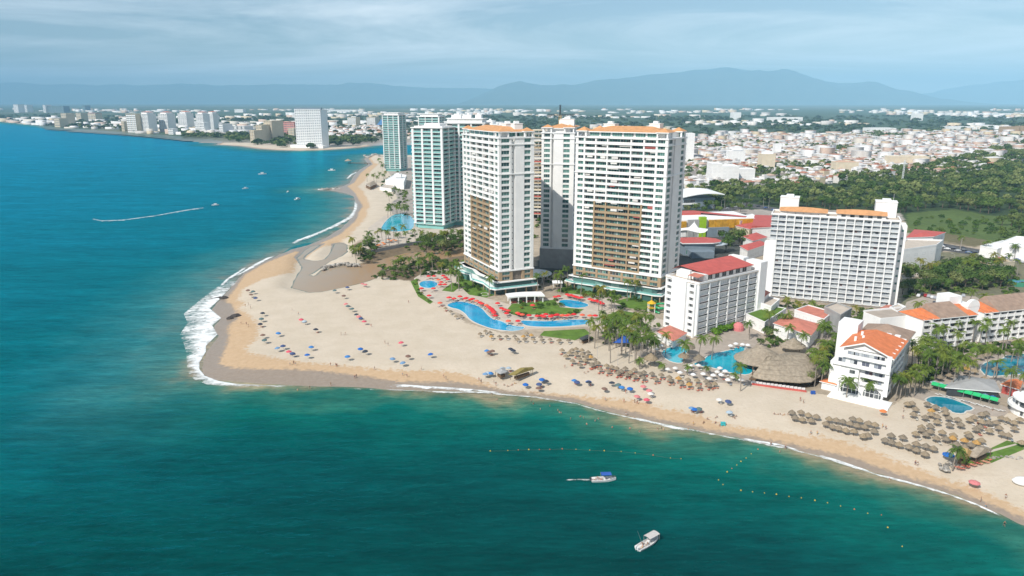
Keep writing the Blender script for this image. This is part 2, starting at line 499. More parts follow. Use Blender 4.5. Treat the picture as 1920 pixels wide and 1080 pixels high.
fo = inpx([(1270, 350), (1330, 352), (1440, 338), (1560, 338), (1700, 322), (1800, 300), (1920, 262), (2300, 250), (2400, 445), (1920, 440), (1800, 452), (1710, 448), (1690, 400), (1600, 395), (1400, 392), (1270, 400)])
lay(fo, (0.035, 0.062, 0.02))
lay(inpx([(1700, 400), (1790, 392), (1860, 405), (1960, 404), (2200, 420), (2200, 470), (1920, 446), (1830, 462), (1760, 450), (1700, 436)]), (0.085, 0.13, 0.03))
lay(inpx([(1700, 428), (1790, 440), (1860, 452), (1830, 464), (1740, 452)]), (0.17, 0.135, 0.075), .8)
lay(inpx([(1010, 300), (1010, 420), (1090, 420), (1090, 300)]), (0.05, 0.08, 0.03))
gr = inpx([(655, 458), (690, 494), (720, 520), (772, 528), (870, 520), (880, 470), (880, 440), (820, 436), (740, 440)])
lay(gr, (0.17, 0.125, 0.075))
lay(inpx([(1020, 470), (1000, 505), (1090, 520), (1300, 505), (1420, 470), (1400, 400), (1290, 400)]), (0.075, 0.08, 0.07))  # dark court paving, its colour lowered further to deepen the shadow between the towers
lay(inpx([(1690, 480), (1720, 470), (1960, 480), (2100, 560), (1960, 590), (1690, 590)]), (0.13, 0.135, 0.075), .85)
tint *= (0.88 + 0.24 * g2)[..., None]

def sheet(name, Z, keep, attrs, mats):
    idx = np.arange(nx * ny).reshape(ny, nx)
    q = np.stack([idx[:-1, :-1], idx[:-1, 1:], idx[1:, 1:], idx[1:, :-1]], -1)
    kq = keep[:-1, :-1] | keep[1:, 1:] | keep[:-1, 1:] | keep[1:, :-1]
    F = q[kq]
    used = np.zeros(nx * ny, bool); used[F.ravel()] = True
    new = np.cumsum(used) - 1
    V = np.stack([GX.ravel(), GY.ravel(), np.broadcast_to(Z, GX.shape).ravel()], -1)[used]
    me = np_mesh(name, V, new[F], mats, attrs.pop('tint').reshape(-1, 3)[used] if 'tint' in attrs else None, smooth=True)
    for k, a in attrs.items():
        at = me.attributes.new(k, 'FLOAT', 'POINT')
        at.data.foreach_set('value', a.ravel()[used].astype(np.float32))
    return ob(name, me)

# --- ground
t = NT('ground_surface')
p = t.pos()
n1 = t.noise(p, 0.09, 5, 0.6); n2 = t.noise(p, 0.6, 4, 0.6); n3 = t.noise(p, 2.2, 3)
dry = t.mix(t.mr(n1, .35, .7), (0.535, 0.455, 0.345), (0.60, 0.515, 0.405))
dry = t.mix(t.mr(n2, .52, .72, 0, .5), dry, (0.50, 0.41, 0.305))
trk = t.noise(p, .5, 5, .7, 1.5, stretch=(.25, 1.0, 1), rot=R(20))
dry = t.mix(t.mr(trk, .58, .66, 0, .30), dry, (0.44, 0.36, 0.265))
foot = t.node('ShaderNodeTexVoronoi'); t.l.new(p, foot.inputs['Vector']); foot.inputs['Scale'].default_value = .8
dry = t.mix(t.mr(foot.outputs['Distance'], .12, .3, .28, 0), dry, (0.42, 0.34, 0.25))
tan_ = t.mix(t.mr(n2, .3, .7), (0.47, 0.325, 0.19), (0.54, 0.385, 0.24))
wetc = t.mix(t.mr(n2, .3, .7), (0.27, 0.21, 0.155), (0.32, 0.255, 0.195))
kd = t.mr(t.math('ADD', t.attr('dry'), t.mr(n2, .3, .7, -2.5, 2.5)), -1.2, 1.2)
kw = t.mr(t.math('ADD', t.attr('wet'), t.mr(n2, .3, .7, -1.2, 1.2)), -1.0, 1.0)
sand = t.mix(kw, wetc, t.mix(kd, tan_, dry))
own = t.mix(1.0, t.attr('tint', True), t.mr(t.noise(p, .25, 5, .65), .3, .7, .72, 1.2), 'MULTIPLY')
kb = t.mr(t.math('ADD', t.attr('inland'), t.mr(n2, .3, .7, -1.5, 1.5)), -0.6, 0.6)
t.bump(t.math('ADD', t.math('MULTIPLY', n2, 1.0), t.math('MULTIPLY', n3, .4)), 0.55, 0.25)
M['ground'] = t.done(t.mix(kb, sand, own), t.mr(kw, 0, 1, 0.32, 0.95), 0.3)
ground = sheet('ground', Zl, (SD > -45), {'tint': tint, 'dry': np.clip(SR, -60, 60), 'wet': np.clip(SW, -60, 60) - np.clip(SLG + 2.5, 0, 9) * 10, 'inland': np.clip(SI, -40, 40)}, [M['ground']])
tag(ground, 'pale sandy cape and green coastal plain stretching to the mountains', None, None, 'structure')

# --- sea
t = NT('sea_water')
p = t.pos()
sep = t.node('ShaderNodeSeparateXYZ'); t.l.new(p, sep.inputs[0])
s_ = t.math('ADD', t.attr('out'), t.mr(t.noise(p, .035, 4, .6), .3, .7, -9, 9))
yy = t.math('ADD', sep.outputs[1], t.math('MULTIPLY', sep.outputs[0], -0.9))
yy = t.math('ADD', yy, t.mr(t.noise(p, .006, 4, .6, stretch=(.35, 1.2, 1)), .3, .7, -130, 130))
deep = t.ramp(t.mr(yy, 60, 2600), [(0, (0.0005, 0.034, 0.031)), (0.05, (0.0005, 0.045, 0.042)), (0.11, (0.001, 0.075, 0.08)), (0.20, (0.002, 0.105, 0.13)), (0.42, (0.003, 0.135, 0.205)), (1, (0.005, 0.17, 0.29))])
shal = t.ramp(t.mr(s_, -2, 72), [(0, (0.27, 0.225, 0.14)), (0.05, (0.14, 0.17, 0.10)), (0.13, (0.03, 0.13, 0.088)), (0.30, (0.002, 0.098, 0.076)), (0.6, (0.0005, 0.07, 0.06)), (1, (0.0005, 0.045, 0.045))])
wsh = t.ramp(t.mr(s_, -2, 72), [(0, (0.25, 0.21, 0.16)), (0.16, (0.09, 0.175, 0.16)), (0.45, (0.03, 0.145, 0.15)), (1, (0.004, 0.115, 0.135))])
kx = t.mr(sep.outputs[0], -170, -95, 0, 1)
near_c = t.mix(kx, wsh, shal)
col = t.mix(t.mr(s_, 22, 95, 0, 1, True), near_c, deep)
band = t.noise(p, .05, 5, .62, stretch=(.25, 1.0, 1), rot=R(14))
col = t.mix(1.0, col, t.mr(band, .3, .7, .80, 1.2), 'MULTIPLY')
bnd2 = t.noise(p, .32, 4, .6, .3, stretch=(.22, 1.0, 1), rot=R(17))
col = t.mix(1.0, col, t.mr(bnd2, .3, .72, .80, 1.32), 'MULTIPLY')  # light and dark of the wave faces put into the water colour
bnd3 = t.noise(p, .9, 3, .6, .3, stretch=(.25, 1.0, 1), rot=R(12))
col = t.mix(1.0, col, t.mr(bnd3, .3, .75, .88, 1.25), 'MULTIPLY')  # finer ripple shading, likewise in the colour
lagc = t.mix(t.mr(t.attr('lag'), 14, 24), (0.24, 0.165, 0.10), (0.20, 0.155, 0.115))
col = t.mix(t.mr(t.attr('lag'), -1, 1), col, t.mix(t.mr(sep.outputs[0], -135, -88), t.mix(t.mr(t.noise(p, .05, 3), .35, .65), (0.42, 0.325, 0.24), (0.40, 0.33, 0.26)), (0.37, 0.235, 0.13)))
w1 = t.noise(p, .22, 4, .55, 0.3, stretch=(.45, 1.0, 1), rot=R(18))
w2 = t.noise(p, .85, 3, .55, 0.2, stretch=(.5, 1.0, 1), rot=R(-8))
w3 = t.noise(p, .06, 3, .5, 0.2, stretch=(.3, 1.0, 1), rot=R(12))
h = t.math('ADD', t.math('MULTIPLY', w1, 1.0), t.math('ADD', t.math('MULTIPLY', w2, .32), t.math('MULTIPLY', w3, 1.6)))
t.bump(t.math('MULTIPLY', h, t.mr(t.attr('lag'), -2, 0, 1, .03)), 1.0, 1.5)
nb = t.bsdf.inputs['Normal'].links[0].from_socket
df = t.node('ShaderNodeBsdfDiffuse'); t.l.new(col, df.inputs['Color'])
gl = t.node('ShaderNodeBsdfGlossy'); gl.inputs['Color'].default_value = (0.02, 0.58, 0.66, 1); gl.inputs['Roughness'].default_value = .14; t.l.new(nb, gl.inputs['Normal'])
fr = t.node('ShaderNodeFresnel'); fr.inputs['IOR'].default_value = 1.33; t.l.new(nb, fr.inputs['Normal'])
mxs = t.node('ShaderNodeMixShader'); t.l.new(t.math('MULTIPLY', fr.outputs[0], .62), mxs.inputs[0]); t.l.new(df.outputs[0], mxs.inputs[1]); t.l.new(gl.outputs[0], mxs.inputs[2])
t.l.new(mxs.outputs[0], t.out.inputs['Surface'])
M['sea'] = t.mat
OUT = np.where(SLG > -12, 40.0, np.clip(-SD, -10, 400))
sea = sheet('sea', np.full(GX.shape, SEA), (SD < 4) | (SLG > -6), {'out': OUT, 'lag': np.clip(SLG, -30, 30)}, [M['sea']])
tag(sea, 'teal bay water with small wind waves round the cape', None, None, 'structure')

# --- mountains behind the plain
def mountain(name, label, ridge, Y, depth, seed, foot):
    xs = np.linspace(ridge[0][0], ridge[-1][0], 320)
    ry = np.interp(xs, [a for a, b in ridge], [b for a, b in ridge])
    K = 26
    V = []
    dep = Y * CT
    for j in range(K):
        v = j / (K - 1)
        prof = math.sin(math.pi * min(1, v * 1.0)) ** 0.8
        for i, x in enumerate(xs):
            yw = Y + (v - .5) * depth
            X = (x - 960) / FOC * (Y * CT + 20)
            top = max(20, top_at(x, ry[i], 0, Y))
            jag = 1 + .06 * (float(vnoise(np.array([X]), np.array([0.0]), 1000, seed + 5)[0]) - .5) + .05 * (float(vnoise(np.array([X]), np.array([0.0]), 380, seed + 6)[0]) - .5)
            r = float(vnoise(np.array([X]), np.array([yw]), 1800, seed)[0]) - .5
            r2 = float(vnoise(np.array([X]), np.array([yw]), 650, seed + 3)[0]) - .5
            z = top * jag * prof * (1 + (0.55 * r + .3 * r2) * (1 - math.exp(-((v - .5) * 6) ** 2)))
            V.append((X, yw, z - 3))
    n = len(xs)
    F = [(j * n + i, j * n + i + 1, (j + 1) * n + i + 1, (j + 1) * n + i) for j in range(K - 1) for i in range(n - 1)]
    me = np_mesh(name, V, F, [M['hill']], smooth=True)
    return tag(ob(name, me), label, None, None, 'structure')
t = NT('wooded_hill')
p = t.pos()
c = t.mix(t.mr(t.noise(p, .002, 5, .6), .3, .7), (0.035, 0.06, 0.025), (0.085, 0.10, 0.05))
M['hill'] = t.done(c, 0.95, 0.05)
mountain('mountain_range', 'broad hazy mountain with a rounded summit beyond the plain', [(860, 196), (900, 178), (935, 163), (975, 155), (1010, 159), (1060, 161), (1100, 156), (1140, 151), (1180, 145), (1215, 139), (1245, 139), (1270, 136), (1300, 131), (1318, 132), (1340, 127), (1362, 128), (1385, 132), (1412, 137), (1440, 134), (1465, 139), (1500, 147), (1545, 153), (1590, 157), (1640, 168), (1690, 180), (1740, 190), (1790, 197)], 31000, 9000, 3, 0)
mountain('mountain_ridge', 'long low hazy ridge behind the far hotels', [(-600, 165), (-300, 158), (0, 157), (40, 154), (90, 159), (140, 157), (200, 160), (330, 158), (390, 162), (430, 160), (560, 158), (640, 158), (690, 155), (720, 158), (760, 163), (860, 166), (960, 168), (1050, 180), (1120, 196)], 38000, 8000, 9, 0)
mountain('mountain_slope', 'faint far slope at the edge of the plain', [(1640, 197), (1720, 178), (1800, 166), (1860, 156), (1920, 150), (2000, 146), (2150, 140), (2400, 150), (2700, 190)], 38000, 8000, 14, 0)

# ------------------------------------------------------------------ air
hz = MB().box(-44500, -3400, -9, 44500, 44500, 1500).build('haze', [bpy.data.materials.new('haze_air')])
hm = hz.data.materials[0]
hm.use_nodes = True
hm.node_tree.nodes.clear()
h_o = hm.node_tree.nodes.new('ShaderNodeOutputMaterial')
h_v = hm.node_tree.nodes.new('ShaderNodeVolumePrincipled')
h_v.inputs['Density'].default_value = 0.6e-4
h_v.inputs['Color'].default_value = (0.36, 0.64, 0.86, 1)
h_v.inputs['Anisotropy'].default_value = -0.35
hm.node_tree.links.new(h_v.outputs[0], h_o.inputs['Volume'])
tag(hz, 'blue sea haze lying over the bay and plain', None, None, 'stuff')

# ------------------------------------------------------------------ facade kit
_cache = {}
def cached(key, fn):
    if key not in _cache: _cache[key] = fn()
    return _cache[key]

def window_mesh(w, h, glass, frame='frame', bars=None):
    """A glazed opening: pane set behind a frame with upright bars; front plane y = 0."""
    def mk():
        b = MB()
        t_ = 0.09
        b.add([(0, .07, 0), (w, .07, 0), (w, .07, h), (0, .07, h)], [(0, 1, 2, 3)], 0)
        b.box(0, 0, 0, t_, .12, h, 1); b.box(w - t_, 0, 0, w, .12, h, 1)
        b.box(t_, 0, h - t_, w - t_, .12, h, 1); b.box(t_, 0, 0, w - t_, .12, t_, 1)
        n = bars if bars is not None else max(0, round(w / 1.6) - 1)
        for i in range(n):
            x = w * (i + 1) / (n + 1)
            b.box(x - .045, .01, t_, x + .045, .1, h - t_, 1)
        return b.mesh('window', [M[glass], M[frame]])
    return cached(('w', round(w, 2), round(h, 2), glass, frame, bars), mk)

def balcony_mesh(w, d, ph, wall, rail, slab=0.28, cap=True):
    """Balcony: floor slab, front parapet or railing and a top rail; front plane y = 0, floor at z = 0."""
    def mk():
        b = MB()
        b.box(0, 0, -slab, w, d, 0, 0)
        return b.mesh('balcony', [M[wall]])
    return cached(('b', round(w, 2), d, wall, slab), mk)

def railing_mesh(w, ph, wall, rail):
    def mk():
        b = MB()
        b.box(0, .03, 0, w, .13, ph, 1); b.box(0, -.03, ph, w, .19, ph + .09, 0)
        return b.mesh('railing', [M[wall], M[rail]])
    return cached(('rl', round(w, 2), ph, wall, rail), mk)

def balcony(w, d, ph, wall, rail, parent, loc, rz=0.0):
    o = ob('balcony', balcony_mesh(w, d, ph, wall, rail), parent, loc, rz)
    ob('railing', railing_mesh(w, ph, wall, rail), o)
    return o

def spandrel_mesh(w, d, h, wall):
    return cached(('s', round(w, 2), d, round(h, 2), wall), lambda: MB().box(0, 0, 0, w, d, h).mesh('spandrel', [M[wall]]))

def pier_mesh(w, d, h, wall):
    return cached(('p', round(w, 2), d, round(h, 2), wall), lambda: MB().box(0, 0, 0, w, d, h).mesh('pier', [M[wall]]))

def blind_mesh(w, h):
    return cached(('bl', round(w, 2), round(h, 2)), lambda: MB().box(0, 0, 0, w, .05, h).mesh('blind', [M['cloth']]))

FACES = {'F': 0.0, 'R': math.pi / 2, 'B': math.pi, 'L': -math.pi / 2}
class Face:
    """One side of a building in its local frame: s runs along the side, d goes into the building."""
    def __init__(s, root, side, L, W, off=(0, 0)):
        s.root, s.rz = root, FACES[side]
        o = {'F': (0, 0), 'R': (L, 0), 'B': (L, W), 'L': (0, W)}[side]
        s.o = (o[0] + off[0], o[1] + off[1])
        s.len = L if side in 'FB' else W
    def put(s, name, me, t, d, z):
        c, q = math.cos(s.rz), math.sin(s.rz)
        return ob(name, me, s.root, (s.o[0] + c * t - q * d, s.o[1] + q * t + c * d, z), s.rz)

def facade(face, bays, z0, nf, fh, rec=1.5, glass='glass', wall='white', rail='white', ph=0.95, sill=0.95, head=0.45, alt=None, blinds=0.0, wrec=0.35, skip=None, rails=None, seed=1, pout=.12):
    """bays: (width, kind) along the side; kind b = balcony, w = window in wall, s = solid pier, r = empty recess, n = nothing.
    alt(i, k) -> (wall, rail) colours of bay i on floor k where they differ."""
    r = random.Random(seed)
    x = 0.0
    scale = face.len / sum(b[0] for b in bays)
    for i, (w, kind) in enumerate(bays):
        w *= scale
        if kind == 's':
            runs, k0 = [], 0
            cols = [(alt(i, k) or (wall, rail))[0] if alt else wall for k in range(nf)]
            for k in range(1, nf + 1):
                if k == nf or cols[k] != cols[k0]:
                    face.put('pier', pier_mesh(w, rec + pout, (k - k0) * fh, cols[k0]), x, -pout, z0 + k0 * fh); k0 = k
        elif kind in 'bw':
            for k in range(nf):
                if skip and skip(i, k): continue
                wl_, rl_ = (alt(i, k) if alt else None) or (wall, rail)
                z = z0 + k * fh
                if kind == 'b':
                    bo = face.put('balcony', balcony_mesh(w, rec, ph, wl_, rl_), x, 0, z)
                    ob('railing', railing_mesh(w, ph, wl_, rl_), bo)
                    face.put('window', window_mesh(w - .3, fh - .75, glass), x + .15, rec - .15, z + .02)
                    face.put('lintel', spandrel_mesh(w, .3, .42, wl_), x, rec - .2, z + fh - .72)
                    if blinds and r.random() < blinds:
                        hh = r.choice((.7, 1.1, 1.5)); f = r.choice((.5, .6, 1.0)); ww = (w - .2) * f
                        ob('blind', blind_mesh(ww, hh), bo, (.1 + r.random() * (w - .2 - ww), .2, fh - .3 - hh))
                else:
                    face.put('spandrel', spandrel_mesh(w, rec, sill + head, wl_), x, 0, z - head)
                    face.put('window', window_mesh(w, fh - sill - head, glass), x, wrec, z + sill)
            if kind == 'w':
                face.put('spandrel', spandrel_mesh(w, rec, head, (alt(i, nf - 1) if alt and alt(i, nf - 1) else (wall, rail))[0]), x, 0, z0 + nf * fh - head)
        x += w

def hip_roof(root, x0, y0, x1, y1, z, h, mat, over=0.8, name='roof', ridge=None):
    """Hipped tile roof over a rectangle with a thick white eave."""
    x0 -= over; y0 -= over; x1 += over; y1 += over
    b = MB()
    b.box(x0, y0, z - .45, x1, y1, z, 1)
    w, d = x1 - x0, y1 - y0
    k = (min(w, d) / 2) if ridge is None else ridge
    if w >= d: ra, rb = (x0 + k, (y0 + y1) / 2, z + h), (x1 - k, (y0 + y1) / 2, z + h)
    else: ra, rb = ((x0 + x1) / 2, y0 + k, z + h), ((x0 + x1) / 2, y1 - k, z + h)
    e = .004
    vs = [(x0, y0, z + e), (x1, y0, z + e), (x1, y1, z + e), (x0, y1, z + e), ra, rb]
    fs = [(0, 1, 5, 4), (1, 2, 5), (2, 3, 4, 5), (3, 0, 4)] if w >= d else [(0, 1, 4), (1, 2, 5, 4), (2, 3, 5), (3, 0, 4, 5)]
    b.add(vs, fs, 0)
    return b.build(name, [M[mat], M['white2']], root)

def frame_u(u):
    l = math.hypot(*u); return math.atan2(u[1] / l, u[0] / l)

def block(root, name, x0, y0, z0, x1, y1, z1, mat):
    return MB().box(x0, y0, z0, x1, y1, z1).build(name, [M[mat]], root)

def band(root, L, W, z, h, out, mat='white2', name='cornice'):
    """Cornice ring round a rectangular tower."""
    b = MB()
    b.box(-out, -out, z, L + out, .3, z + h); b.box(-out, W - .3, z, L + out, W + out, z + h)
    b.box(-out, .3, z, .3, W - .3, z + h); b.box(L - .3, .3, z, L + out, W - .3, z + h)
    return b.build(name, [M[mat]], root)

def machine_room(root, x, y, z, w, d, h, mat='white2'):
    b = MB()
    b.box(x, y, z, x + w, y + d, z + h)
    b.box(x - .2, y - .2, z + h, x + w + .2, y + d + .2, z + h + .3)
    b.box(x + w * .3, y + d * .2, z + h + .3, x + w * .7, y + d * .7, z + h + 1.5)
    return b.build('machine_room', [M[mat]], root)

def roof_tank(root, x, y, z, r=.9, h=1.6):
    return MB().lathe([(0, z), (r, z), (r, z + h), (r * .5, z + h + .35), (0, z + h + .4)], 10, (x, y)).build('water_tank', [M['grey']], root)

# ------------------------------------------------------------------ the two big white and tan towers
def beige(bays_in, kmax):
    return lambda i, k: ('brown', 'brown') if (i in bays_in and k < kmax) else None

def podium(root, poly1, poly2, z1, z2, zt):
    """Terraced podium: glazed storeys under two wide white terrace slabs."""
    def inset(poly, a):
        cx = sum(p[0] for p in poly) / len(poly); cy = sum(p[1] for p in poly) / len(poly)
        out = []
        for x, y in poly:
            l = math.hypot(x - cx, y - cy); out.append((x - (x - cx) / l * a, y - (y - cy) / l * a))
        return out
    MB().prism(inset(poly1, 4.2), 0, z1, 0).build('podium_glazing', [M['glassT']], root)
    MB().prism(poly1, z1, z1 + .55, 0).build('terrace_slab', [M['white2']], root)
    b = MB()
    n = len(poly1)
    pp = inset(poly1, .7)
    for i in range(n):
        a, c = pp[i], pp[(i + 1) % n]
        b.add([(a[0], a[1], z1 + .55), (c[0], c[1], z1 + .55), (c[0], c[1], z1 + 1.45), (a[0], a[1], z1 + 1.45)], [(0, 1, 2, 3)])
    b.build('terrace_railing', [M['aqua']], root)
    q = inset(poly1, 1.6)
    for i in range(n):
        a, c = q[i], q[(i + 1) % n]
        m = max(1, int(math.hypot(c[0] - a[0], c[1] - a[1]) / 6))
        for j in range(m):
            x, y = a[0] + (c[0] - a[0]) * j / m, a[1] + (c[1] - a[1]) * j / m
            block(root, 'column', x - .3, y - .3, 0, x + .3, y + .3, z1, 'brown')
    MB().prism(inset(poly2, 3.0), z1 + .55, z2, 0).build('podium_glazing', [M['glassT']], root)
    MB().prism(poly2, z2, z2 + .5, 0).build('terrace_slab', [M['white2']], root)
    MB().prism(inset(poly2, 2.6), z2 + .5, zt, 0).build('podium_wall', [M['stone']], root)

def small_ports(root, face_x, ys, z0, nf, fh, s=.45, name='vent_window'):
    """Column of tiny bathroom windows on an end wall, too small to pick apart."""
    b = MB()
    for y in ys:
        for k in range(nf):
            z = z0 + k * fh + 1.5
            b.box(face_x, y, z, face_x + .06, y + s, z + s)
    o = b.build(name, [M['dark']], root)
    o['kind'] = 'stuff'

# tower on the beach: long side to the sea, end wall to the pools
TZ0, TFH, TNF = 13.6, 3.15, 23
uT = (0.42, -0.907)
T1 = empty('apartment_tower', (-29.7, 434.5, 0), frame_u(uT), 'white beach tower with tan sea front and orange roof beside the curving pool', 'apartment tower', 'white and tan apartment towers')
L, W = 54.0, 21.0
top = TZ0 + TNF * TFH
block(T1, 'wall', 1.5, 1.5, 8, L - 1.5, W - 1.5, top + .4, 'white')
facade(Face(T1, 'F', L, W), [(1.3, 's'), (3.6, 'w'), (1.0, 's'), (4.6, 'w'), (1.0, 's'), (7.6, 'b'), (.7, 's'), (7.6, 'b'), (.7, 's'), (7.6, 'b'), (.9, 's'), (5.6, 'b'), (1.1, 's'), (3.6, 'w'), (1.5, 's')],
       TZ0, TNF, TFH, glass='glass', alt=beige({4, 5, 6, 7, 8, 9, 10}, 12), blinds=.12, seed=3)
facade(Face(T1, 'R', L, W), [(1.2, 's'), (4.6, 'w'), (1.1, 's'), (2.0, 'r'), (5.2, 's'), (3.6, 'w'), (1.9, 's')], TZ0, TNF, TFH, glass='glassT', sill=.75, head=.35)
facade(Face(T1, 'B', L, W), [(1.5, 's'), (3.6, 'w'), (1, 's'), (7, 'b'), (1, 's'), (7, 'b'), (7, 'b'), (1, 's'), (7, 'b'), (1, 's'), (3.6, 'w'), (1.5, 's')], TZ0, TNF, TFH, glass='glass', seed=5)
facade(Face(T1, 'L', L, W), [(1.9, 's'), (3.6, 'w'), (10, 's'), (3.6, 'w'), (1.9, 's')], TZ0, TNF, TFH, glass='glassT')
small_ports(T1, L - 1.5, [8.4], TZ0, TNF, TFH)
small_ports(T1, L, [10.6], TZ0, TNF, TFH)
for k in (17, 22): band(T1, L, W, TZ0 + k * TFH - .5, .5, .5)
band(T1, L, W, TZ0 - .7, .7, .45)
band(T1, L, W, top - .3, .7, .5)
# stone base storeys
block(T1, 'base_wall', .8, .8, 7.2, L - .8, W - .8, TZ0 - .7, 'stone')
facade(Face(T1, 'R', L, W), [(1.6, 's'), (4.6, 'w'), (1.6, 's'), (5.6, 'n'), (1.6, 's'), (3.6, 'w'), (1.7, 's')], 7.2, 2, 2.85, rec=.8, glass='glassT', wall='brown', wrec=.3, sill=.7, head=.3)
facade(Face(T1, 'F', L, W), [(1.6, 's'), (4, 'w'), (1.6, 's'), (5, 'w'), (1, 's'), (6, 'w'), (1, 's'), (6, 'w'), (1, 's'), (6, 'w'), (1, 's'), (6, 'w'), (1, 's'), (4, 'w'), (1.6, 's')], 7.2, 2, 2.85, rec=.8, glass='glass', wall='brown', wrec=.3)
podium(T1, [(-4, -6), (8, -7), (18, -4), (30, -8), (42, -5), (54, -6), (57.5, -4), (57.5, 23), (48, 24), (-3, 24)], [(-2, -3), (8, -4), (18, -2), (30, -4.5), (42, -2.5), (54, -3), (56, -1.8), (56, 22), (48, 23), (-2, 23)], 3.6, 7.0, 7.2)
# crown: loggias under hipped orange roofs
block(T1, 'penthouse_wall', 3.0, 3.0, top + .4, L - 3, W - 3, top + 3.1, 'white')
for (x0, y0, x1, y1) in ((0.3, .3, 5.2, 5.2), (L - 6.2, .3, L - .3, 6.2), (L - 5.6, W - 5.6, L - .3, W - .3), (.3, W - 5, 5.2, W - .3)):
    for cx, cy in ((x0, y0), (x1 - .8, y0), (x0, y1 - .8), (x1 - .8, y1 - .8)):
        block(T1, 'loggia_post', cx, cy, top + .4, cx + .8, cy + .8, top + 3.0, 'white2')
    hip_roof(T1, x0, y0, x1, y1, top + 3.4, 1.9, 'roofO', .5)
for i in range(6):
    T1w = window_mesh(6.0, 2.2, 'glassT')
    Face(T1, 'F', L, W).put('window', T1w, 6 + i * 7.0, 2.85, top + .6)
for i in range(2):
    Face(T1, 'R', L, W).put('window', window_mesh(4.0, 2.2, 'glass'), 7 + i * 5, 2.85, top + .6)
hip_roof(T1, 3.0, 2.0, L - 3.0, W - 2.0, top + 3.1, 2.6, 'roofO', .9)
machine_room(T1, 33, 11, top + 3.2, 6, 5, 3.6); machine_room(T1, 43, 12, top + 3.2, 5, 5, 3.9); machine_room(T1, 22, 13, top + 3.2, 5, 4, 2.4)

# sister tower, broad side to the camera
uC = (0.829, -0.559)
C2 = empty('apartment_tower', (35.6, 402.4, 0), frame_u(uC), 'broad white apartment tower with tan lower balconies and orange roof, behind the small red-roofed hotel', 'apartment tower', 'white and tan apartment towers')
L, W = 53.8, 25.7
block(C2, 'wall', 1.5, 1.5, 8, L - 1.5, W - 1.5, top + .4, 'white')
cb = [(1.2, 's'), (3.7, 'w'), (1.0, 's'), (6.0, 'b'), (.9, 's'), (6.3, 'b'), (.7, 's'), (6.6, 'b'), (6.6, 'b'), (.7, 's'), (6.6, 'b'), (.9, 's'), (6.2, 'b'), (1.1, 's'), (4.2, 'w'), (1.3, 's')]
facade(Face(C2, 'F', L, W), cb, TZ0, TNF, TFH, glass='glass', alt=beige({4, 5, 6, 7, 8, 9, 10, 11}, 12), blinds=.13, seed=11)
facade(Face(C2, 'R', L, W), [(1.3, 's'), (5.0, 'w'), (1.1, 's'), (2.2, 'r'), (8.4, 's'), (4.4, 'w'), (2.2, 's')], TZ0, TNF, TFH, glass='glassT', sill=.75, head=.35)
facade(Face(C2, 'L', L, W), [(1.9, 's'), (3.6, 'w'), (12, 's'), (3.6, 'w'), (1.9, 's')], TZ0, TNF, TFH, glass='glassT')
facade(Face(C2, 'B', L, W), [(1.5, 's'), (7, 'b'), (1, 's'), (7, 'b'), (7, 'b'), (1, 's'), (7, 'b'), (1.5, 's')], TZ0, TNF, TFH, glass='glass', seed=6)
small_ports(C2, L, [11.0], TZ0, TNF, TFH)
for k in (17, 22): band(C2, L, W, TZ0 + k * TFH - .5, .5, .5)
band(C2, L, W, TZ0 - .7, .7, .45); band(C2, L, W, top - .3, .7, .5)
block(C2, 'base_wall', .8, .8, 7.2, L - .8, W - .8, TZ0 - .7, 'stone')
facade(Face(C2, 'F', L, W), [(1.6, 's'), (4, 'w'), (1.6, 's'), (6, 'w'), (1.2, 's'), (6, 'w'), (1.2, 's'), (6, 'w'), (1.2, 's'), (6, 'w'), (1.2, 's'), (6, 'w'), (1.6, 's'), (4, 'w'), (1.6, 's')], 7.2, 2, 2.85, rec=.8, glass='glass', wall='brown', wrec=.3, sill=.6)
facade(Face(C2, 'R', L, W), [(1.8, 's'), (5, 'w'), (1.6, 's'), (9, 'n'), (1.6, 's'), (4.4, 'w'), (2, 's')], 7.2, 2, 2.85, rec=.8, glass='glassT', wall='brown', wrec=.3)
podium(C2, [(-4, -3), (2, -5), (14, -4.5), (27, -7), (40, -5), (53, -5.5), (57, -4), (57, 28), (-4, 28)], [(-2, -2), (4, -3), (14, -2.5), (27, -4), (40, -2.8), (53, -3), (55.5, -2), (55.5, 27), (-2, 27)], 3.6, 7.0, 7.2)
block(C2, 'penthouse_wall', 3.0, 3.0, top + .4, L - 3, W - 3, top + 3.1, 'white')
for (x0, y0, x1, y1) in ((0.3, .3, 6.2, 6.2), (L - 6.6, .3, L - .3, 6.6), (L - 6.2, W - 6.2, L - .3, W - .3), (.3, W - 5, 5.2, W - .3)):
    for cx, cy in ((x0, y0), (x1 - .8, y0), (x0, y1 - .8), (x1 - .8, y1 - .8)):
        block(C2, 'loggia_post', cx, cy, top + .4, cx + .8, cy + .8, top + 3.0, 'white2')
    hip_roof(C2, x0, y0, x1, y1, top + 3.4, 2.1, 'roofO', .5)
for i in range(6):
    Face(C2, 'F', L, W).put('window', window_mesh(5.8, 2.2, 'glassT'), 7 + i * 6.8, 2.85, top + .6)
hip_roof(C2, 4.5, 2.4, L - 4.0, W - 2.0, top + 3.1, 2.8, 'roofO', .9)
machine_room(C2, 9, 15, top + 3.2, 7, 5, 3.4); machine_room(C2, 37, 14, top + 3.2, 6, 5, 4.0)

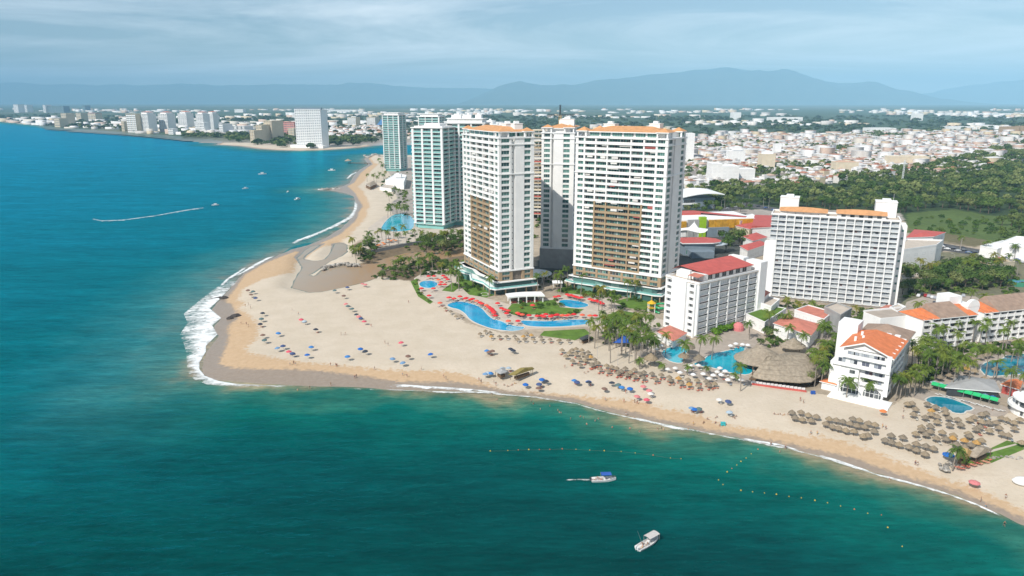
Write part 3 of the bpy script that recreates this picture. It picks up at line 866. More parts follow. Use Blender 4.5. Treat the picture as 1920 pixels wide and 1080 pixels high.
# third tower of the group, partly hidden, lower half in shade
u3 = (0.98, -0.2)
T3 = empty('apartment_tower', (18.6, 452.5, 0), frame_u(u3), 'white apartment tower half in shadow, glimpsed between its two larger neighbours', 'apartment tower', 'white and tan apartment towers')
L, W = 20.4, 44.0
block(T3, 'wall', 1.5, 1.5, 0, L - 1.5, W - 1.5, top + .4, 'white')
facade(Face(T3, 'F', L, W), [(1.0, 's'), (4.2, 'w'), (1.0, 's'), (1.4, 'r'), (6.0, 's'), (4.0, 'w'), (2.8, 's')], TZ0, TNF, TFH, glass='glassT', sill=.75, head=.35)
facade(Face(T3, 'R', L, W), [(1.5, 's'), (4, 'w'), (1, 's'), (7, 'b'), (7, 'b'), (1, 's'), (7, 'b'), (1.5, 's')], TZ0, TNF, TFH, glass='glass', seed=8)
facade(Face(T3, 'L', L, W), [(1.5, 's'), (7, 'b'), (7, 'b'), (1, 's'), (7, 'b'), (1, 's'), (4, 'w'), (1.5, 's')], TZ0, TNF, TFH, glass='glass', seed=9)
small_ports(T3, 0, [], TZ0, 1, TFH)
for k in (17, 22): band(T3, L, W, TZ0 + k * TFH - .5, .5, .5)
band(T3, L, W, TZ0 - .7, .7, .5); band(T3, L, W, top - .3, .7, .5)
block(T3, 'base_wall', -.6, -.6, 0, L + .6, W, TZ0 - .7, 'grey')
block(T3, 'penthouse_wall', 3.0, 3.0, top + .4, L - 3, W - 3, top + 2.9, 'white')
for (x0, y0, x1, y1) in ((0.3, .3, 6.2, 6.2), (L - 6.6, .3, L - .3, 6.6)):
    for cx, cy in ((x0, y0), (x1 - .8, y0), (x0, y1 - .8), (x1 - .8, y1 - .8)):
        block(T3, 'loggia_post', cx, cy, top + .4, cx + .8, cy + .8, top + 3.0, 'white2')
    hip_roof(T3, x0, y0, x1, y1, top + 3.4, 1.7, 'roofO', .5)
hip_roof(T3, 2.0, 2.4, L - 2.0, W - 2.0, top + 2.9, 2.4, 'roofO', .9)
machine_room(T3, 9, 16, top + 3.6, 9, 6, 4.2); machine_room(T3, 7, 26, top + 3.2, 7, 6, 3.6)
# round entrance canopy in the shaded court
ro = empty('entrance_canopy', (*gp(1005, 511, 5), 0), 0, 'round pale entrance canopy in the shade between the towers', 'canopy')
MB().lathe([(0, 5.3), (9, 5.0), (9.6, 4.7), (9.6, 4.3), (0, 4.3)], 28).build('canopy', [M['pale']], ro)
for a in range(6):
    x, y = 7 * math.cos(a * math.pi / 3), 7 * math.sin(a * math.pi / 3)
    MB().tube((x, y, 0), (x, y, 4.35), .25, n=8).build('column', [M['white2']], ro)

# unfinished tower of bare floor slabs, seen in the gap
x0, y0 = 17.0, 652.0
U = empty('unfinished_tower', (x0, y0, 0), R(-8), 'unfinished tower of bare floor slabs seen in the gap beside the shaded tower', 'construction site')
for k in range(25):
    b = MB(); b.box(0, 0, 0, 26, 22, .5)
    me = cached('slab_u', lambda: b.mesh('floor_slab', [M['cream']]))
    ob('floor_slab', me, U, (0, 0, 4 + k * 3.15))
block(U, 'core', 8, 8, 0, 20, 18, 82, 'grey')
for i in range(5):
    for j in (0.5, 20.7):
        block(U, 'column', .4 + i * 6.1, j, 0, 1.2 + i * 6.1, j + .8, 80, 'grey')
for k in range(0, 24):
    if rnd.random() < .8:
        face_ = Face(U, 'F', 26, 22)
        me = cached(('u', k % 5), lambda: MB().box(0, 0, 0, 24, .15, 1.2).mesh('net', [M[('roofR', 'cloth', 'cream', 'grey', 'brown')[k % 5]]]))
        ob('safety_net', me, U, (1, .1, 4.5 + k * 3.15))
CR = empty('tower_crane', (44, 668, 0), R(15), 'yellow tower crane rising above the unfinished tower', 'crane')
def lattice(b, p0, p1, s, n):
    p0, p1 = Vector(p0), Vector(p1)
    d = (p1 - p0).normalized()
    a = d.orthogonal().normalized() * s; c = d.cross(a).normalized() * s
    cs = [a + c, a - c, -a - c, -a + c]
    for q in cs: b.tube(p0 + q, p1 + q, .16, n=4)
    for i in range(n):
        for k in range(4):
            u0 = p0 + (p1 - p0) * (i / n); u1 = p0 + (p1 - p0) * ((i + 1) / n)
            b.tube(u0 + cs[k], u1 + cs[(k + 1) % 4], .09, n=3, cap=False)
M['yellow'] = surf('crane_yellow', (0.55, 0.33, 0.03), 0.5, 0.15, 1.0)
b = MB(); lattice(b, (0, 0, 0), (0, 0, 93), .9, 30); b.build('mast', [M['yellow']], CR)
b = MB(); lattice(b, (-12, 0, 93), (14, 0, 93), .6, 10); b.build('jib', [M['dark']], CR)
b = MB(); lattice(b, (0, 0, 93.8), (0, 0, 102), .5, 4); b.build('apex', [M['dark']], CR)
block(CR, 'counterweight', -12, -.8, 90.8, -9, .8, 92.8, 'grey')
MB().tube((0, 0, 101.8), (13, 0, 94), .06, n=3).tube((0, 0, 101.8), (-11, 0, 94), .06, n=3).build('stay', [M['dark']], CR)

# ------------------------------------------------------------------ aqua glass towers
def aqua_tower(loc, u, L, W, nf, fh, bays, rbays, label, crown=True, group='aqua glass towers', z0=4.0, deep=True, side='R', blank=False):
    t_ = empty('glass_tower', (*loc, 0), frame_u(u), label, 'glass tower', group)
    topz = z0 + nf * fh
    block(t_, 'wall', 1.8, 1.8, 0, L - 1.8, W - 1.8, topz, 'aqua')
    facade(Face(t_, 'F', L, W), bays, z0, nf, fh, rec=1.8, glass='glassE', wall='white2', rail='aqua', ph=1.1)
    facade(Face(t_, 'R', L, W), rbays, z0, nf, fh, rec=1.8, glass='glassE', wall='white2', rail='aqua', ph=1.1)
    if deep:
        facade(Face(t_, 'L', L, W), rbays[::-1], z0, nf, fh, rec=1.8, glass='glassE', wall='white2', rail='aqua', ph=1.1)
    block(t_, 'roof_slab', -.8, -.8, topz, L + .8, W + .8, topz + .7, 'white2')
    if crown:
        block(t_, 'crown', 2.5, 2, topz + .7, L - 2.5, W - 2, topz + 3.6, 'white')
        block(t_, 'roof_slab', 1.2, .8, topz + 3.6, L - 1.2, W - .8, topz + 4.1, 'white2')
    return t_, topz
E1, z_ = aqua_tower((-83.5, 604), (0.93, -0.37), 28.5, 24, 24, 3.32, [(1.4, 's'), (7, 'b'), (1.5, 's'), (7, 'b'), (1.5, 's'), (7, 'b'), (1.4, 's')], [(1.4, 's'), (9, 'b'), (1.0, 's'), (9, 'b'), (1.4, 's')], 'aqua glass tower with white balcony edges standing above the oval pool', crown=False)
block(E1, 'roof_terrace', 1.5, 2, z_ + .7, 27, 22, z_ + 1.6, 'white')
block(E1, 'roof_house', 8, 8, z_ + 1.6, 22, 20, z_ + 3.6, 'white2')
# rounded balcony bay on its sea side
for k in range(24):
    me = cached('bay_e', lambda: (lambda b: (b.lathe([(0, -.3), (4.2, -.3), (4.2, 0), (0, 0)], 20), b.lathe([(4.1, 0), (4.1, 1.1)], 20, m=1), b)[-1])(MB()).mesh('curved_balcony', [M['white2'], M['aqua']]))
    ob('curved_balcony', me, E1, (0, 6.5, 4 + k * 3.32))
MB().lathe([(2.6, 0), (2.6, 4 + 24 * 3.32)], 16, (0, 6.5)).build('glazing', [M['glassE']], E1)
# its set-back wing, mostly in the shadow of the front block
E2, z_ = aqua_tower((-56.5, 617), (0.98, -0.2), 34, 20, 25, 3.32, [(1.2, 's'), (8, 'b'), (1.3, 's'), (8, 'b'), (1.0, 's'), (8, 'b'), (1.2, 's')], [(1.4, 's'), (8, 'b'), (1.4, 's')], 'aqua glass wing set back beside the tall aqua tower, largely in shade', deep=False)
for i in range(3): machine_room(E2, 6 + i * 9, 9, z_ + 4.1, 5, 5, 2.6)
F1, z_ = aqua_tower((-199, 1118), (0.96, -0.28), 28, 26, 24, 3.35, [(1, 's'), (8, 'b'), (.8, 's'), (8, 'b'), (.8, 's'), (8, 'b'), (1, 's')], [(1, 's'), (11, 'b'), (1, 's'), (11, 'b'), (1, 's')], 'slender pale aqua tower farthest along the beach, standing by the sea channel', deep=False)
G1, z_ = aqua_tower((-130, 1010), (0.97, -0.24), 31, 22, 24, 3.35, [(1, 's'), (9, 'b'), (.8, 's'), (9, 'b'), (.8, 's'), (9, 'b'), (1, 's')], [(1, 's'), (9, 'b'), (1, 's'), (9, 'b'), (1, 's')], 'pale aqua tower whose top shows behind the tall aqua tower', deep=False)
G2, z_ = aqua_tower((-74, 800), (0.97, -0.24), 28, 22, 24, 3.3, [(1, 's'), (8, 'b'), (.8, 's'), (8, 'b'), (1, 's')], [(1, 's'), (9, 'b'), (1, 's'), (9, 'b'), (1, 's')], 'white-crowned tower top peeping over the aqua wing', deep=False)
machine_room(G2, 6, 6, z_ + 4.1, 8, 8, 3); machine_room(G2, 17, 8, z_ + 4.1, 5, 5, 2.2)
G3, z_ = aqua_tower((-46, 700), (0.98, -0.2), 32, 20, 24, 3.3, [(1, 's'), (9, 'b'), (.8, 's'), (9, 'b'), (.8, 's'), (9, 'b'), (1, 's')], [(1, 's'), (9, 'b'), (1, 's')], 'aqua tower top with white roof rooms beyond the beach tower', deep=False, crown=False)
for i in range(3): machine_room(G3, 5 + i * 8, 8, z_ + .7, 5, 5, 3.2)

# ------------------------------------------------------------------ buildings from a surveyed outline
def offset(poly, a):
    """Outline grown by a (shrunk if negative)."""
    n = len(poly)
    ar = sum(poly[i][0] * poly[(i + 1) % n][1] - poly[(i + 1) % n][0] * poly[i][1] for i in range(n))
    if ar < 0: poly = poly[::-1]
    out = []
    for i in range(n):
        p0, p1, p2 = Vector(poly[i - 1]), Vector(poly[i]), Vector(poly[(i + 1) % n])
        d1, d2 = (p1 - p0).normalized(), (p2 - p1).normalized()
        n1, n2 = Vector((d1.y, -d1.x)), Vector((d2.y, -d2.x))
        m = (n1 + n2)
        m = m / max(.35, m.length_squared / 2) if m.length > 1e-4 else n1
        out.append((p1.x + m.x * a, p1.y + m.y * a))
    return out

def outline_building(name, label, cat, poly, h, floors=2, wall='white', roof='grey', group=None, glass='glassS', style='flat', rise=2.0, ww=1.8, gap=3.6, parapet=.7, over=.6, win=True, base=0.0):
    """Building raised from its ground outline: wall, roof, parapet and one window object per opening on every side."""
    cx = sum(p[0] for p in poly) / len(poly); cy = sum(p[1] for p in poly) / len(poly)
    root = empty(name, (cx, cy, base), 0, label, cat, group)
    pl = [(x - cx, y - cy) for x, y in poly]
    n = len(pl)
    if sum(pl[i][0] * pl[(i + 1) % n][1] - pl[(i + 1) % n][0] * pl[i][1] for i in range(n)) < 0: pl = pl[::-1]
    MB().prism(pl, 0, h).build('wall', [M[wall]], root)
    if style == 'flat':
        MB().prism(offset(pl, -.35), h, h + .12).build('roof', [M[roof]], root)
        if parapet:
            b = MB(); o1, o2 = offset(pl, .12), offset(pl, -.3)
            for i in range(n):
                j = (i + 1) % n
                vs = [(*o1[i], h - .1), (*o1[j], h - .1), (*o2[j], h - .1), (*o2[i], h - .1), (*o1[i], h + parapet), (*o1[j], h + parapet), (*o2[j], h + parapet), (*o2[i], h + parapet)]
                b.add(vs, [(4, 5, 6, 7), (0, 1, 5, 4), (2, 3, 7, 6)])
            b.build('parapet', [M['white2' if wall in ('white', 'white2') else wall]], root)
    else:
        o = offset(pl, over)
        b = MB()
        b.prism(o, h, h + .3, 1)
        if style == 'hip' and n == 4:
            e = [Vector(p) for p in o]
            if (e[1] - e[0]).length < (e[2] - e[1]).length: e = e[1:] + e[:1]
            w = (e[2] - e[1]).length / 2 / max(.1, (e[1] - e[0]).length)
            w = min(w, .45)
            m0, m1 = (e[0] + e[3]) / 2, (e[1] + e[2]) / 2
            ra, rb = m0.lerp(m1, w), m1.lerp(m0, w)
            z = h + .304
            b.add([(*e[0], z), (*e[1], z), (*e[2], z), (*e[3], z), (*ra, z + rise), (*rb, z + rise)], [(0, 1, 5, 4), (1, 2, 5), (2, 3, 4, 5), (3, 0, 4)], 0)
        elif style == 'shed' and n == 4:
            z = h + .304
            b.add([(*o[0], z), (*o[1], z), (*o[2], z + rise), (*o[3], z + rise)], [(0, 1, 2, 3), (1, 2, 1), ], 0) if False else b.add([(*o[0], z), (*o[1], z), (*o[2], z + rise), (*o[3], z + rise), (*o[2], z), (*o[3], z)], [(0, 1, 2, 3), (1, 4, 2), (0, 3, 5), (4, 5, 3, 2)], 0)
        else:
            c = (0, 0, h + .304 + rise)
            b.add([(*p, h + .304) for p in o] + [c], [(i, (i + 1) % n, n) for i in range(n)], 0)
        b.build('roof', [M[roof], M['white2']], root)
    if win:
        fh = h / floors
        for i in range(n):
            a, c = Vector(pl[i]), Vector(pl[(i + 1) % n])
            l = (c - a).length
            if l < 4: continue
            nrm = Vector((c.y - a.y, a.x - c.x)).normalized()
            # only sides that face the open, viewed side of the town are glazed in detail
            if nrm.y > .75: continue
            k = max(1, int((l - 1) / gap))
            rz = math.atan2(c.y - a.y, c.x - a.x)
            for f in range(floors):
                for j in range(k):
                    t_ = (j + .5) / k
                    q = a.lerp(c, t_) - (c - a).normalized() * ww / 2 + nrm * .05
                    ob('window', window_mesh(ww, min(1.5, fh * .5), glass), root, (q.x, q.y, f * fh + fh * .3), rz)
    return root

def px_building(name, label, cat, pxs, h, **kw):
    return outline_building(name, label, cat, [gp(x, y, h) for x, y in pxs], h, **kw)

# ------------------------------------------------------------------ small hotel with a red roof
HO = empty('hotel', (72.6, 325.3, 0), frame_u((0.60, -0.80)), 'small white hotel with red roof and blank end wall beside the turquoise pool', 'hotel')
L, W = 19.5, 44.5
hz_ = 25.0
block(HO, 'wall', .2, .9, 0, L - .9, W, hz_, 'white')
gb = []
for i in range(6): gb += [(.8, 's'), (6.4, 'b')]
gb.append((.8, 's'))
facade(Face(HO, 'R', L, W), gb, .6, 8, 3.05, rec=1.0, glass='glassS', wall='white2', rail='glassS', ph=.75)
Fh = Face(HO, 'F', L, W)
facade(Fh, [(1.0, 's'), (2.6, 'w'), (.8, 's'), (8.6, 's'), (1.2, 's'), (2.8, 'w'), (2.5, 's')], .6, 8, 3.05, rec=.9, glass='glassS', wall='white2', sill=.9, head=.6, wrec=.5)
block(HO, 'end_wall', 4.6, -1.2, 0, 13.0, 0, hz_ + .4, 'white2')
block(HO, 'corner_fin', L - 1.9, -1.2, 0, L - .9, 0, hz_ + .2, 'white2')
block(HO, 'roof_deck', -.3, -.2, hz_, L + .2, W, hz_ + .3, 'paving')
band(HO, L, W, hz_ + .3, .8, .15, 'white2', 'parapet')
# penthouse with a long mono-pitch red roof
block(HO, 'penthouse_wall', 5, 6, hz_ + .3, L - 2.6, W - 2.5, hz_ + 3.3, 'white')
b = MB()
z0 = hz_ + 3.35
b.add([(4.2, 5, z0 + 2.3), (L - 1.6, 9, z0), (L - 1.6, W - 2, z0), (4.2, W - 2, z0 + 2.3), (4.2, 5, z0 + 2.0), (L - 1.6, 9, z0 - .3), (L - 1.6, W - 2, z0 - .3), (4.2, W - 2, z0 + 2.0)],
      [(0, 1, 2, 3), (4, 7, 6, 5), (0, 4, 5, 1), (1, 5, 6, 2), (2, 6, 7, 3), (3, 7, 4, 0)])
b.build('roof', [M['roofR']], HO)
b = MB(); b.add([(.4, 3, z0 + .2), (4.2, 3, z0 + 2.3), (4.2, W - 2, z0 + 2.28), (.4, W - 2, z0 + .2)], [(0, 1, 2, 3)]); b.build('roof', [M['roofR']], HO)
b = MB(); b.add([(L - 8, 1.2, z0 - .5), (L - 1.8, 1.2, z0 - .5), (L - 1.8, 6, z0 + .1), (L - 8, 6, z0 + .1)], [(0, 1, 2, 3)]); b.build('porch_roof', [M['mauve']], HO)
for i in range(4): block(HO, 'post', L - 7.8 + i * 1.9, 1.3, hz_ + .3, L - 7.6 + i * 1.9, 1.5, z0 - .52, 'dark')
for i in range(6): Face(HO, 'R', L, W).put('window', window_mesh(3.2, 2.2, 'glassS'), 9 + i * 5.2, 2.5, hz_ + .6)
block(HO, 'gable_wall', 2, 4.8, hz_ + .3, 10, 6, hz_ + 4.2, 'white2')
block(HO, 'stair_tower', L - 7.5, W, 0, L + 1.0, W + 5.5, hz_ + 4.6, 'white2')
block(HO, 'stair_tower', 1.5, W, 0, L - 9, W + 4, hz_ + 5.2, 'white')

# ------------------------------------------------------------------ broad white hotel
WH = empty('hotel', (139.6, 379.6, 0), frame_u((0.915, -0.403)), 'broad white hotel slab with seventeen rows of balconies and two roof towers', 'hotel')
L, W = 61.5, 15.0
wf, wz = 2.62, 1.6
block(WH, 'wall', .4, 1.3, 0, L - .3, W, wz + 17 * wf, 'white')
wb = [(3.4, 'b'), (.4, 's')]
for i in range(14): wb += [(3.58, 'b'), (.55, 's')]
facade(Face(WH, 'F', L, W), wb, wz, 17, wf, rec=1.3, glass='glassH', wall='white2', rail='glassR', ph=.85, pout=.35, skip=lambda i, k: i == 0 and k < 12)
block(WH, 'stair_wall', .1, .25, 0, 3.3, 1.3, wz + 12 * wf - .3, 'white2')
block(WH, 'stair_wall', -2.5, 2.0, 0, .4, 9, wz + 11 * wf, 'white')
block(WH, 'end_wall', L - .3, 0, 0, L + .3, W, wz + 17 * wf + .5, 'white2')
rt = wz + 17 * wf
band(WH, L, W, rt, .95, .2, 'white2', 'parapet')
block(WH, 'roof_deck', .3, .3, rt, L - .3, W - .3, rt + .25, 'paving')
b = MB()
def arched(root, x0, x1, y0, y1, z, h, n=6):
    b = MB()
    for i in range(n):
        xa, xb = x0 + (x1 - x0) * i / n, x0 + (x1 - x0) * (i + 1) / n
        b.box(xa + .1, y0 + 1.0, z, xb - .1, y1, z + h, 0)
    b.build('penthouse_wall', [M['white']], root)['kind'] = 'stuff'
    b = MB()
    m = 14
    for i in range(m):
        xa, xb = x0 - .5 + (x1 - x0 + 1) * i / m, x0 - .5 + (x1 - x0 + 1) * (i + 1) / m
        ea = .6 * math.sin(math.pi * i / m); eb = .6 * math.sin(math.pi * (i + 1) / m)
        b.add([(xa, y0 - ea, z + h), (xb, y0 - eb, z + h), (xb, (y0 + y1) / 2 + 1, z + h + 1.5 + eb), (xa, (y0 + y1) / 2 + 1, z + h + 1.5 + ea), (xb, y1 + .6, z + h), (xa, y1 + .6, z + h)], [(0, 1, 2, 3), (3, 2, 4, 5)])
    b.add([(x0 - .5, y0, z + h), (x0 - .5, (y0 + y1) / 2 + 1, z + h + 1.5), (x0 - .5, y1 + .6, z + h)], [(0, 1, 2)])
    b.add([(x1 + .5, y0, z + h), (x1 + .5, (y0 + y1) / 2 + 1, z + h + 1.5), (x1 + .5, y1 + .6, z + h)], [(2, 1, 0)])
    b.build('roof', [M['roofO']], root)
arched(WH, 4, 27, 2.5, 10, rt + .25, 1.7)
arched(WH, 32, 55, 2.5, 10, rt + .25, 1.9)
for i in range(5):
    Face(WH, 'F', L, W).put('window', window_mesh(2.2, 1.5, 'glassS'), 34 + i * 4.2, 3.35, rt + .35)
machine_room(WH, 3, 12, rt - 3, 9.5, 8, 11.0); machine_room(WH, 50, 12, rt - 3, 10, 9, 11.0)
block(WH, 'annex_wall', L + .3, 8, 0, L + 4.0, W + 5, rt - 3, 'white')
for k in range(9):
    Face(WH, 'F', L, W).put('window', window_mesh(1.2, 1.2, 'glassT'), L + 1.6, 7.9, 8 + k * 4)
MB().tube((58, 14, rt + 8), (58, 14, rt + 12.5), .08, .04, 5).build('aerial', [M['white2']], WH)

# ------------------------------------------------------------------ orange-roofed beach hotel
JO = empty('hotel', (121.0, 246.6, 0), frame_u((0.785, -0.62)), 'white gabled beach hotel with bright orange tiled roof beside the thatched restaurant', 'hotel')
L, W = 16.6, 25.5
block(JO, 'wall', .4, 1.6, 0, L - 1.4, W, 17.6, 'white')
ff = Face(JO, 'F', L, W)
# arched ground floor
for i, x in enumerate((1.0, 8.6)):
    b = MB(); n = 10
    pts = [(x, 0)] + [(x + 3.0 - 3.0 * math.cos(math.pi * j / n), 2.0 + 1.9 * math.sin(math.pi * j / n)) for j in range(n + 1)] + [(x + 6.0, 0)]
    b.v = [(p[0], 1.52, p[1]) for p in pts]; b.f = [tuple(range(len(pts)))]; b.m = [0]
    b.build('arched_window', [M['glassS']], JO)
    for j in range(4): block(JO, 'mullion', x + .7 + j * 1.5, 1.38, 0, x + .85 + j * 1.5, 1.5, 3.2, 'white2')
    block(JO, 'mullion', x + .2, 1.36, 2.1, x + 5.8, 1.5, 2.25, 'white2')
block(JO, 'terrace', -1.5, -6.5, 0, L + 2.0, 1.6, .5, 'white2')
block(JO, 'side_wing', -3.4, .2, 0, .4, W - 6, 11.8, 'white')
block(JO, 'side_wing', .4, .4, 4.6, 6.6, 1.6, 11.2, 'white2')
for z in (5.6, 8.4):
    ff.put('window', window_mesh(2.0, 1.5, 'glassS'), 3.4, .3, z)
    Face(JO, 'L', L, W, (-3.4, 0)).put('window', window_mesh(1.8, 1.4, 'glassS'), W - 3, -.06, z)
for k, (z, x0, dep) in enumerate(((5.2, 7.0, .2), (8.2, 7.0, .2), (11.4, -2.5, -.6), (14.5, .4, .3))):
    w_ = L - x0
    balcony(w_, 1.6 - dep, 1.0, 'white2', 'white2', JO, (x0, dep, z))
    for j in range(2 if x0 > 5 else 4):
        ff.put('window', window_mesh(2.6, 2.0, 'glassH'), x0 + 1.4 + j * (w_ - 3) / (2 if x0 > 5 else 4), 1.5, z + .05)
facade(Face(JO, 'R', L, W), [(.6, 's'), (4, 'b'), (.4, 's'), (4, 'b'), (.4, 's'), (4, 'b'), (.4, 's'), (4, 'b'), (.4, 's'), (4, 'b'), (.6, 's')], 2.4, 5, 3.05, rec=1.4, glass='glassS', wall='white2', rail='white2', ph=.95)
b = MB()
x0, x1, xm, y0, y1, z, h = -1.0, L + .8, 7.2, .2, W + .3, 17.6, 3.4
b.add([(x0, y0, z), (x1, y0, z - .6), (x1, y1, z - .6), (x0, y1, z), (xm, y0, z + h), (xm, y1 - 6, z + h), ], [(0, 4, 5, 3), (1, 2, 5, 4), (2, 3, 5)], 0)
b.add([(x0, y0, z - .5), (x1, y0, z - 1.1), (xm, y0, z + h - .5), (x0, y0, z), (x1, y0, z - .6), (xm, y0, z + h)], [(0, 2, 5, 3), (2, 1, 4, 5)], 1)
b.add([(x1, y0, z - 1.1), (x1, y1, z - 1.1), (x1, y1, z - .6), (x1, y0, z - .6)], [(0, 1, 2, 3)], 1)
b.build('roof', [M['roofOr'], M['white2']], JO)
b = MB(); b.add([(x0 + .8, 1.6, 17.4), (L - 1.4, 1.6, 17.0), (xm, 1.6, z + h - .5)], [(0, 1, 2)]); b.build('gable_wall', [M['white']], JO)
for j in range(3): ff.put('window', window_mesh(2.0, 1.5, 'glassH'), 3.8 + j * 3.4, 1.5, 15.0)
for x, y in ((2.5, 6), (4.5, 9), (3, 14)): MB().box(x, y, z, x + .8, y + .8, z + 3.2).build('roof_vent', [M['white2']], JO)
# rear half: white stair block and weathered hip roof
block(JO, 'rear_wall', -1, W, 0, L - 1.2, W + 19, 15.6, 'white')
block(JO, 'stair_tower', -6.5, W - 6, 0, .6, W + 2.5, 21.5, 'white2')
hip_roof(JO, 0, W + 2.5, L - .6, W + 18, 15.8, 3.6, 'roofB', .9)
hip_roof(JO, 4, W - .6, L - 4, W + 4, 16.2, 2.0, 'roofOr', .5)
for i in range(3): block(JO, 'dormer', 6.5 + i * 3.1, W - 1.4, 15.6, 8.4 + i * 3.1, W + .6, 18.6, 'white2')
facade(Face(JO, 'R', L - 1.2, 19, (0, W)), [(.6, 's'), (4, 'b'), (.4, 's'), (4, 'b'), (.4, 's'), (4, 'b'), (.6, 's')], 2.2, 4, 3.05, rec=1.2, glass='glassS', wall='white2', rail='white2')

# ------------------------------------------------------------------ low balconied hotel wings among the palms
def low_wing(loc, L, label, roofs):
    t_ = empty('hotel_wing', (*loc, 0), frame_u((0.96, 0.28)), label, 'hotel wing', 'low hotel wings among the palms')
    W = 13.0
    block(t_, 'wall', 0, 1.6, 0, L, W, 14.2, 'white')
    n = max(2, round(L / 4.6))
    by = [(.5, 's')]
    for i in range(n): by += [(4.2, 'b'), (.4, 's')]
    facade(Face(t_, 'F', L, W), by, .4, 5, 2.8, rec=1.6, glass='glassS', wall='white', rail='white2', ph=1.0)
    for k in range(5):
        for i in range(n):
            x = .7 + (L - .9) * i / n
            b = cached('swoop', lambda: MB().add([(0, 0, 0), (.9, 0, 0), (0, 0, 1.9), (0, .25, 0), (.9, .25, 0), (0, .25, 1.9)], [(0, 1, 2), (5, 4, 3), (1, 4, 5, 2)]).mesh('privacy_fin', [M['white2']]))
            ob('privacy_fin', b, t_, (x, .15, .4 + k * 2.8 + .9))
    for (x0, x1, h, mat) in roofs:
        b = MB(); z = 14.25
        b.add([(x0, -.5, z), (x1, -.5, z), (x1 - 1.2, 9.0, z + h), (x0 + 1.2, 9.0, z + h), (x1, W + .4, z), (x0, W + .4, z)], [(0, 1, 2, 3), (1, 4, 2), (5, 0, 3), (3, 2, 4, 5)], 0)
        b.add([(x0, -.5, z - .35), (x1, -.5, z - .35), (x1, -.5, z), (x0, -.5, z)], [(0, 1, 2, 3)], 1)
        b.build('roof', [M[mat], M['white2']], t_)
    return t_, W
k1, W = low_wing((176.6, 291.6), 29.5, 'white low hotel wing with weathered tile roof, behind the orange-roofed hotel', [(-.4, 3.6, 2.0, 'roofOr'), (4.4, 9, 2.3, 'roofOr'), (8.6, 24.2, 4.2, 'roofB'), (24.0, 29.8, 2.6, 'roofOr')])
block(k1, 'stair_tower', 24, 10, 0, 31, 17, 20, 'white2')
block(k1, 'rear_wall', -14, 9, 0, 9, 19, 13.5, 'white'); block(k1, 'rear_roof', -13.5, 9.4, 13.5, 8.6, 18.6, 13.7, 'plaza')
block(k1, 'parapet', -14.1, 18.7, 13.5, 9, 19.1, 14.4, 'white2')
k2, W = low_wing((209.6, 302.2), 58.0, 'long white hotel wing with grey-brown roof running beyond the palms', [(-.4, 3.2, 2.0, 'roofOr'), (4.2, 8.4, 2.3, 'roofOr'), (8.0, 52.0, 4.6, 'roofB'), (51.8, 58.4, 2.6, 'roofOr')])
block(k2, 'stair_tower', -6.5, 3, 0, .2, 12, 16.5, 'white2')
b = MB(); n = 9
b.v = [(-6.6, 2.9, 16.5)] + [(-3.2 - 3.4 * math.cos(math.pi * j / n), 2.9, 16.5 + 3.2 * math.sin(math.pi * j / n)) for j in range(n + 1)] + [(.2, 2.9, 16.5)]
m_ = len(b.v); b.v += [(x, 4.5, z) for x, y, z in b.v]
b.f = [tuple(range(m_)), tuple(range(2 * m_ - 1, m_ - 1, -1))] + [(i, m_ + i, m_ + i + 1, i + 1) for i in range(m_ - 1)]; b.m = [0] * len(b.f)
b.build('shaped_gable', [M['white2']], k2)

# ------------------------------------------------------------------ low buildings between the hotels
M['turf_roof'] = M['lawn']
px_building('pavilion', 'low white pavilion with a lawn on its roof beside the small hotel', 'pavilion', [(1399, 589), (1446, 574), (1474, 579), (1434, 605)], 5.5, floors=1, wall='white', roof='lawn', parapet=.4, ww=2.6)
px_building('restaurant', 'coral-roofed low restaurant with striped awning below the broad hotel', 'restaurant', [(1452, 607), (1476, 593), (1536, 609), (1519, 629)], 6.0, floors=1, wall='white', roof='mauve', style='hip', rise=1.6, ww=2.4)
px_building('lobby_block', 'white lobby block with coral roof panels in front of the broad hotel', 'building', [(1490, 582), (1515, 573), (1562, 586), (1545, 600)], 8.5, floors=2, wall='white', roof='mauve', parapet=.5, ww=2.0)
px_building('service_block', 'grey and white service block with blank walls beside the lobby', 'building', [(1546, 577), (1568, 569), (1597, 580), (1576, 593)], 11.0, floors=2, wall='grey', roof='paving', parapet=.8, win=False)
px_building('lobby_block', 'white stepped lobby annex at the foot of the broad hotel', 'building', [(1413, 566), (1432, 556), (1462, 563), (1446, 577)], 8.0, floors=2, wall='white', roof='paving', parapet=.8)
px_building('tiled_kiosk', 'small kiosk with terracotta hip roof against the small hotel tower', 'kiosk', [(1416, 551), (1428, 544), (1442, 549), (1432, 557)], 10.5, floors=2, wall='white', roof='mauve', style='hip', rise=1.4, win=False)
px_building('tiled_pavilion', 'terracotta-roofed pavilion at the foot of the small hotel', 'pavilion', [(1232, 622), (1256, 612), (1286, 625), (1262, 640)], 3.4, floors=1, wall='white', roof='mauve', style='hip', rise=1.8)
px_building('tiled_house', 'small white house with terracotta roof behind the orange-roofed hotel', 'house', [(1645, 583), (1662, 574), (1684, 580), (1668, 592)], 12.0, floors=3, wall='white', roof='mauve', style='hip', rise=1.6)
px_building('stair_block', 'plain white stair block beside the low hotel wing', 'building', [(1668, 578), (1684, 571), (1698, 577), (1683, 586)], 13.5, floors=3, wall='white2', roof='paving', win=False)

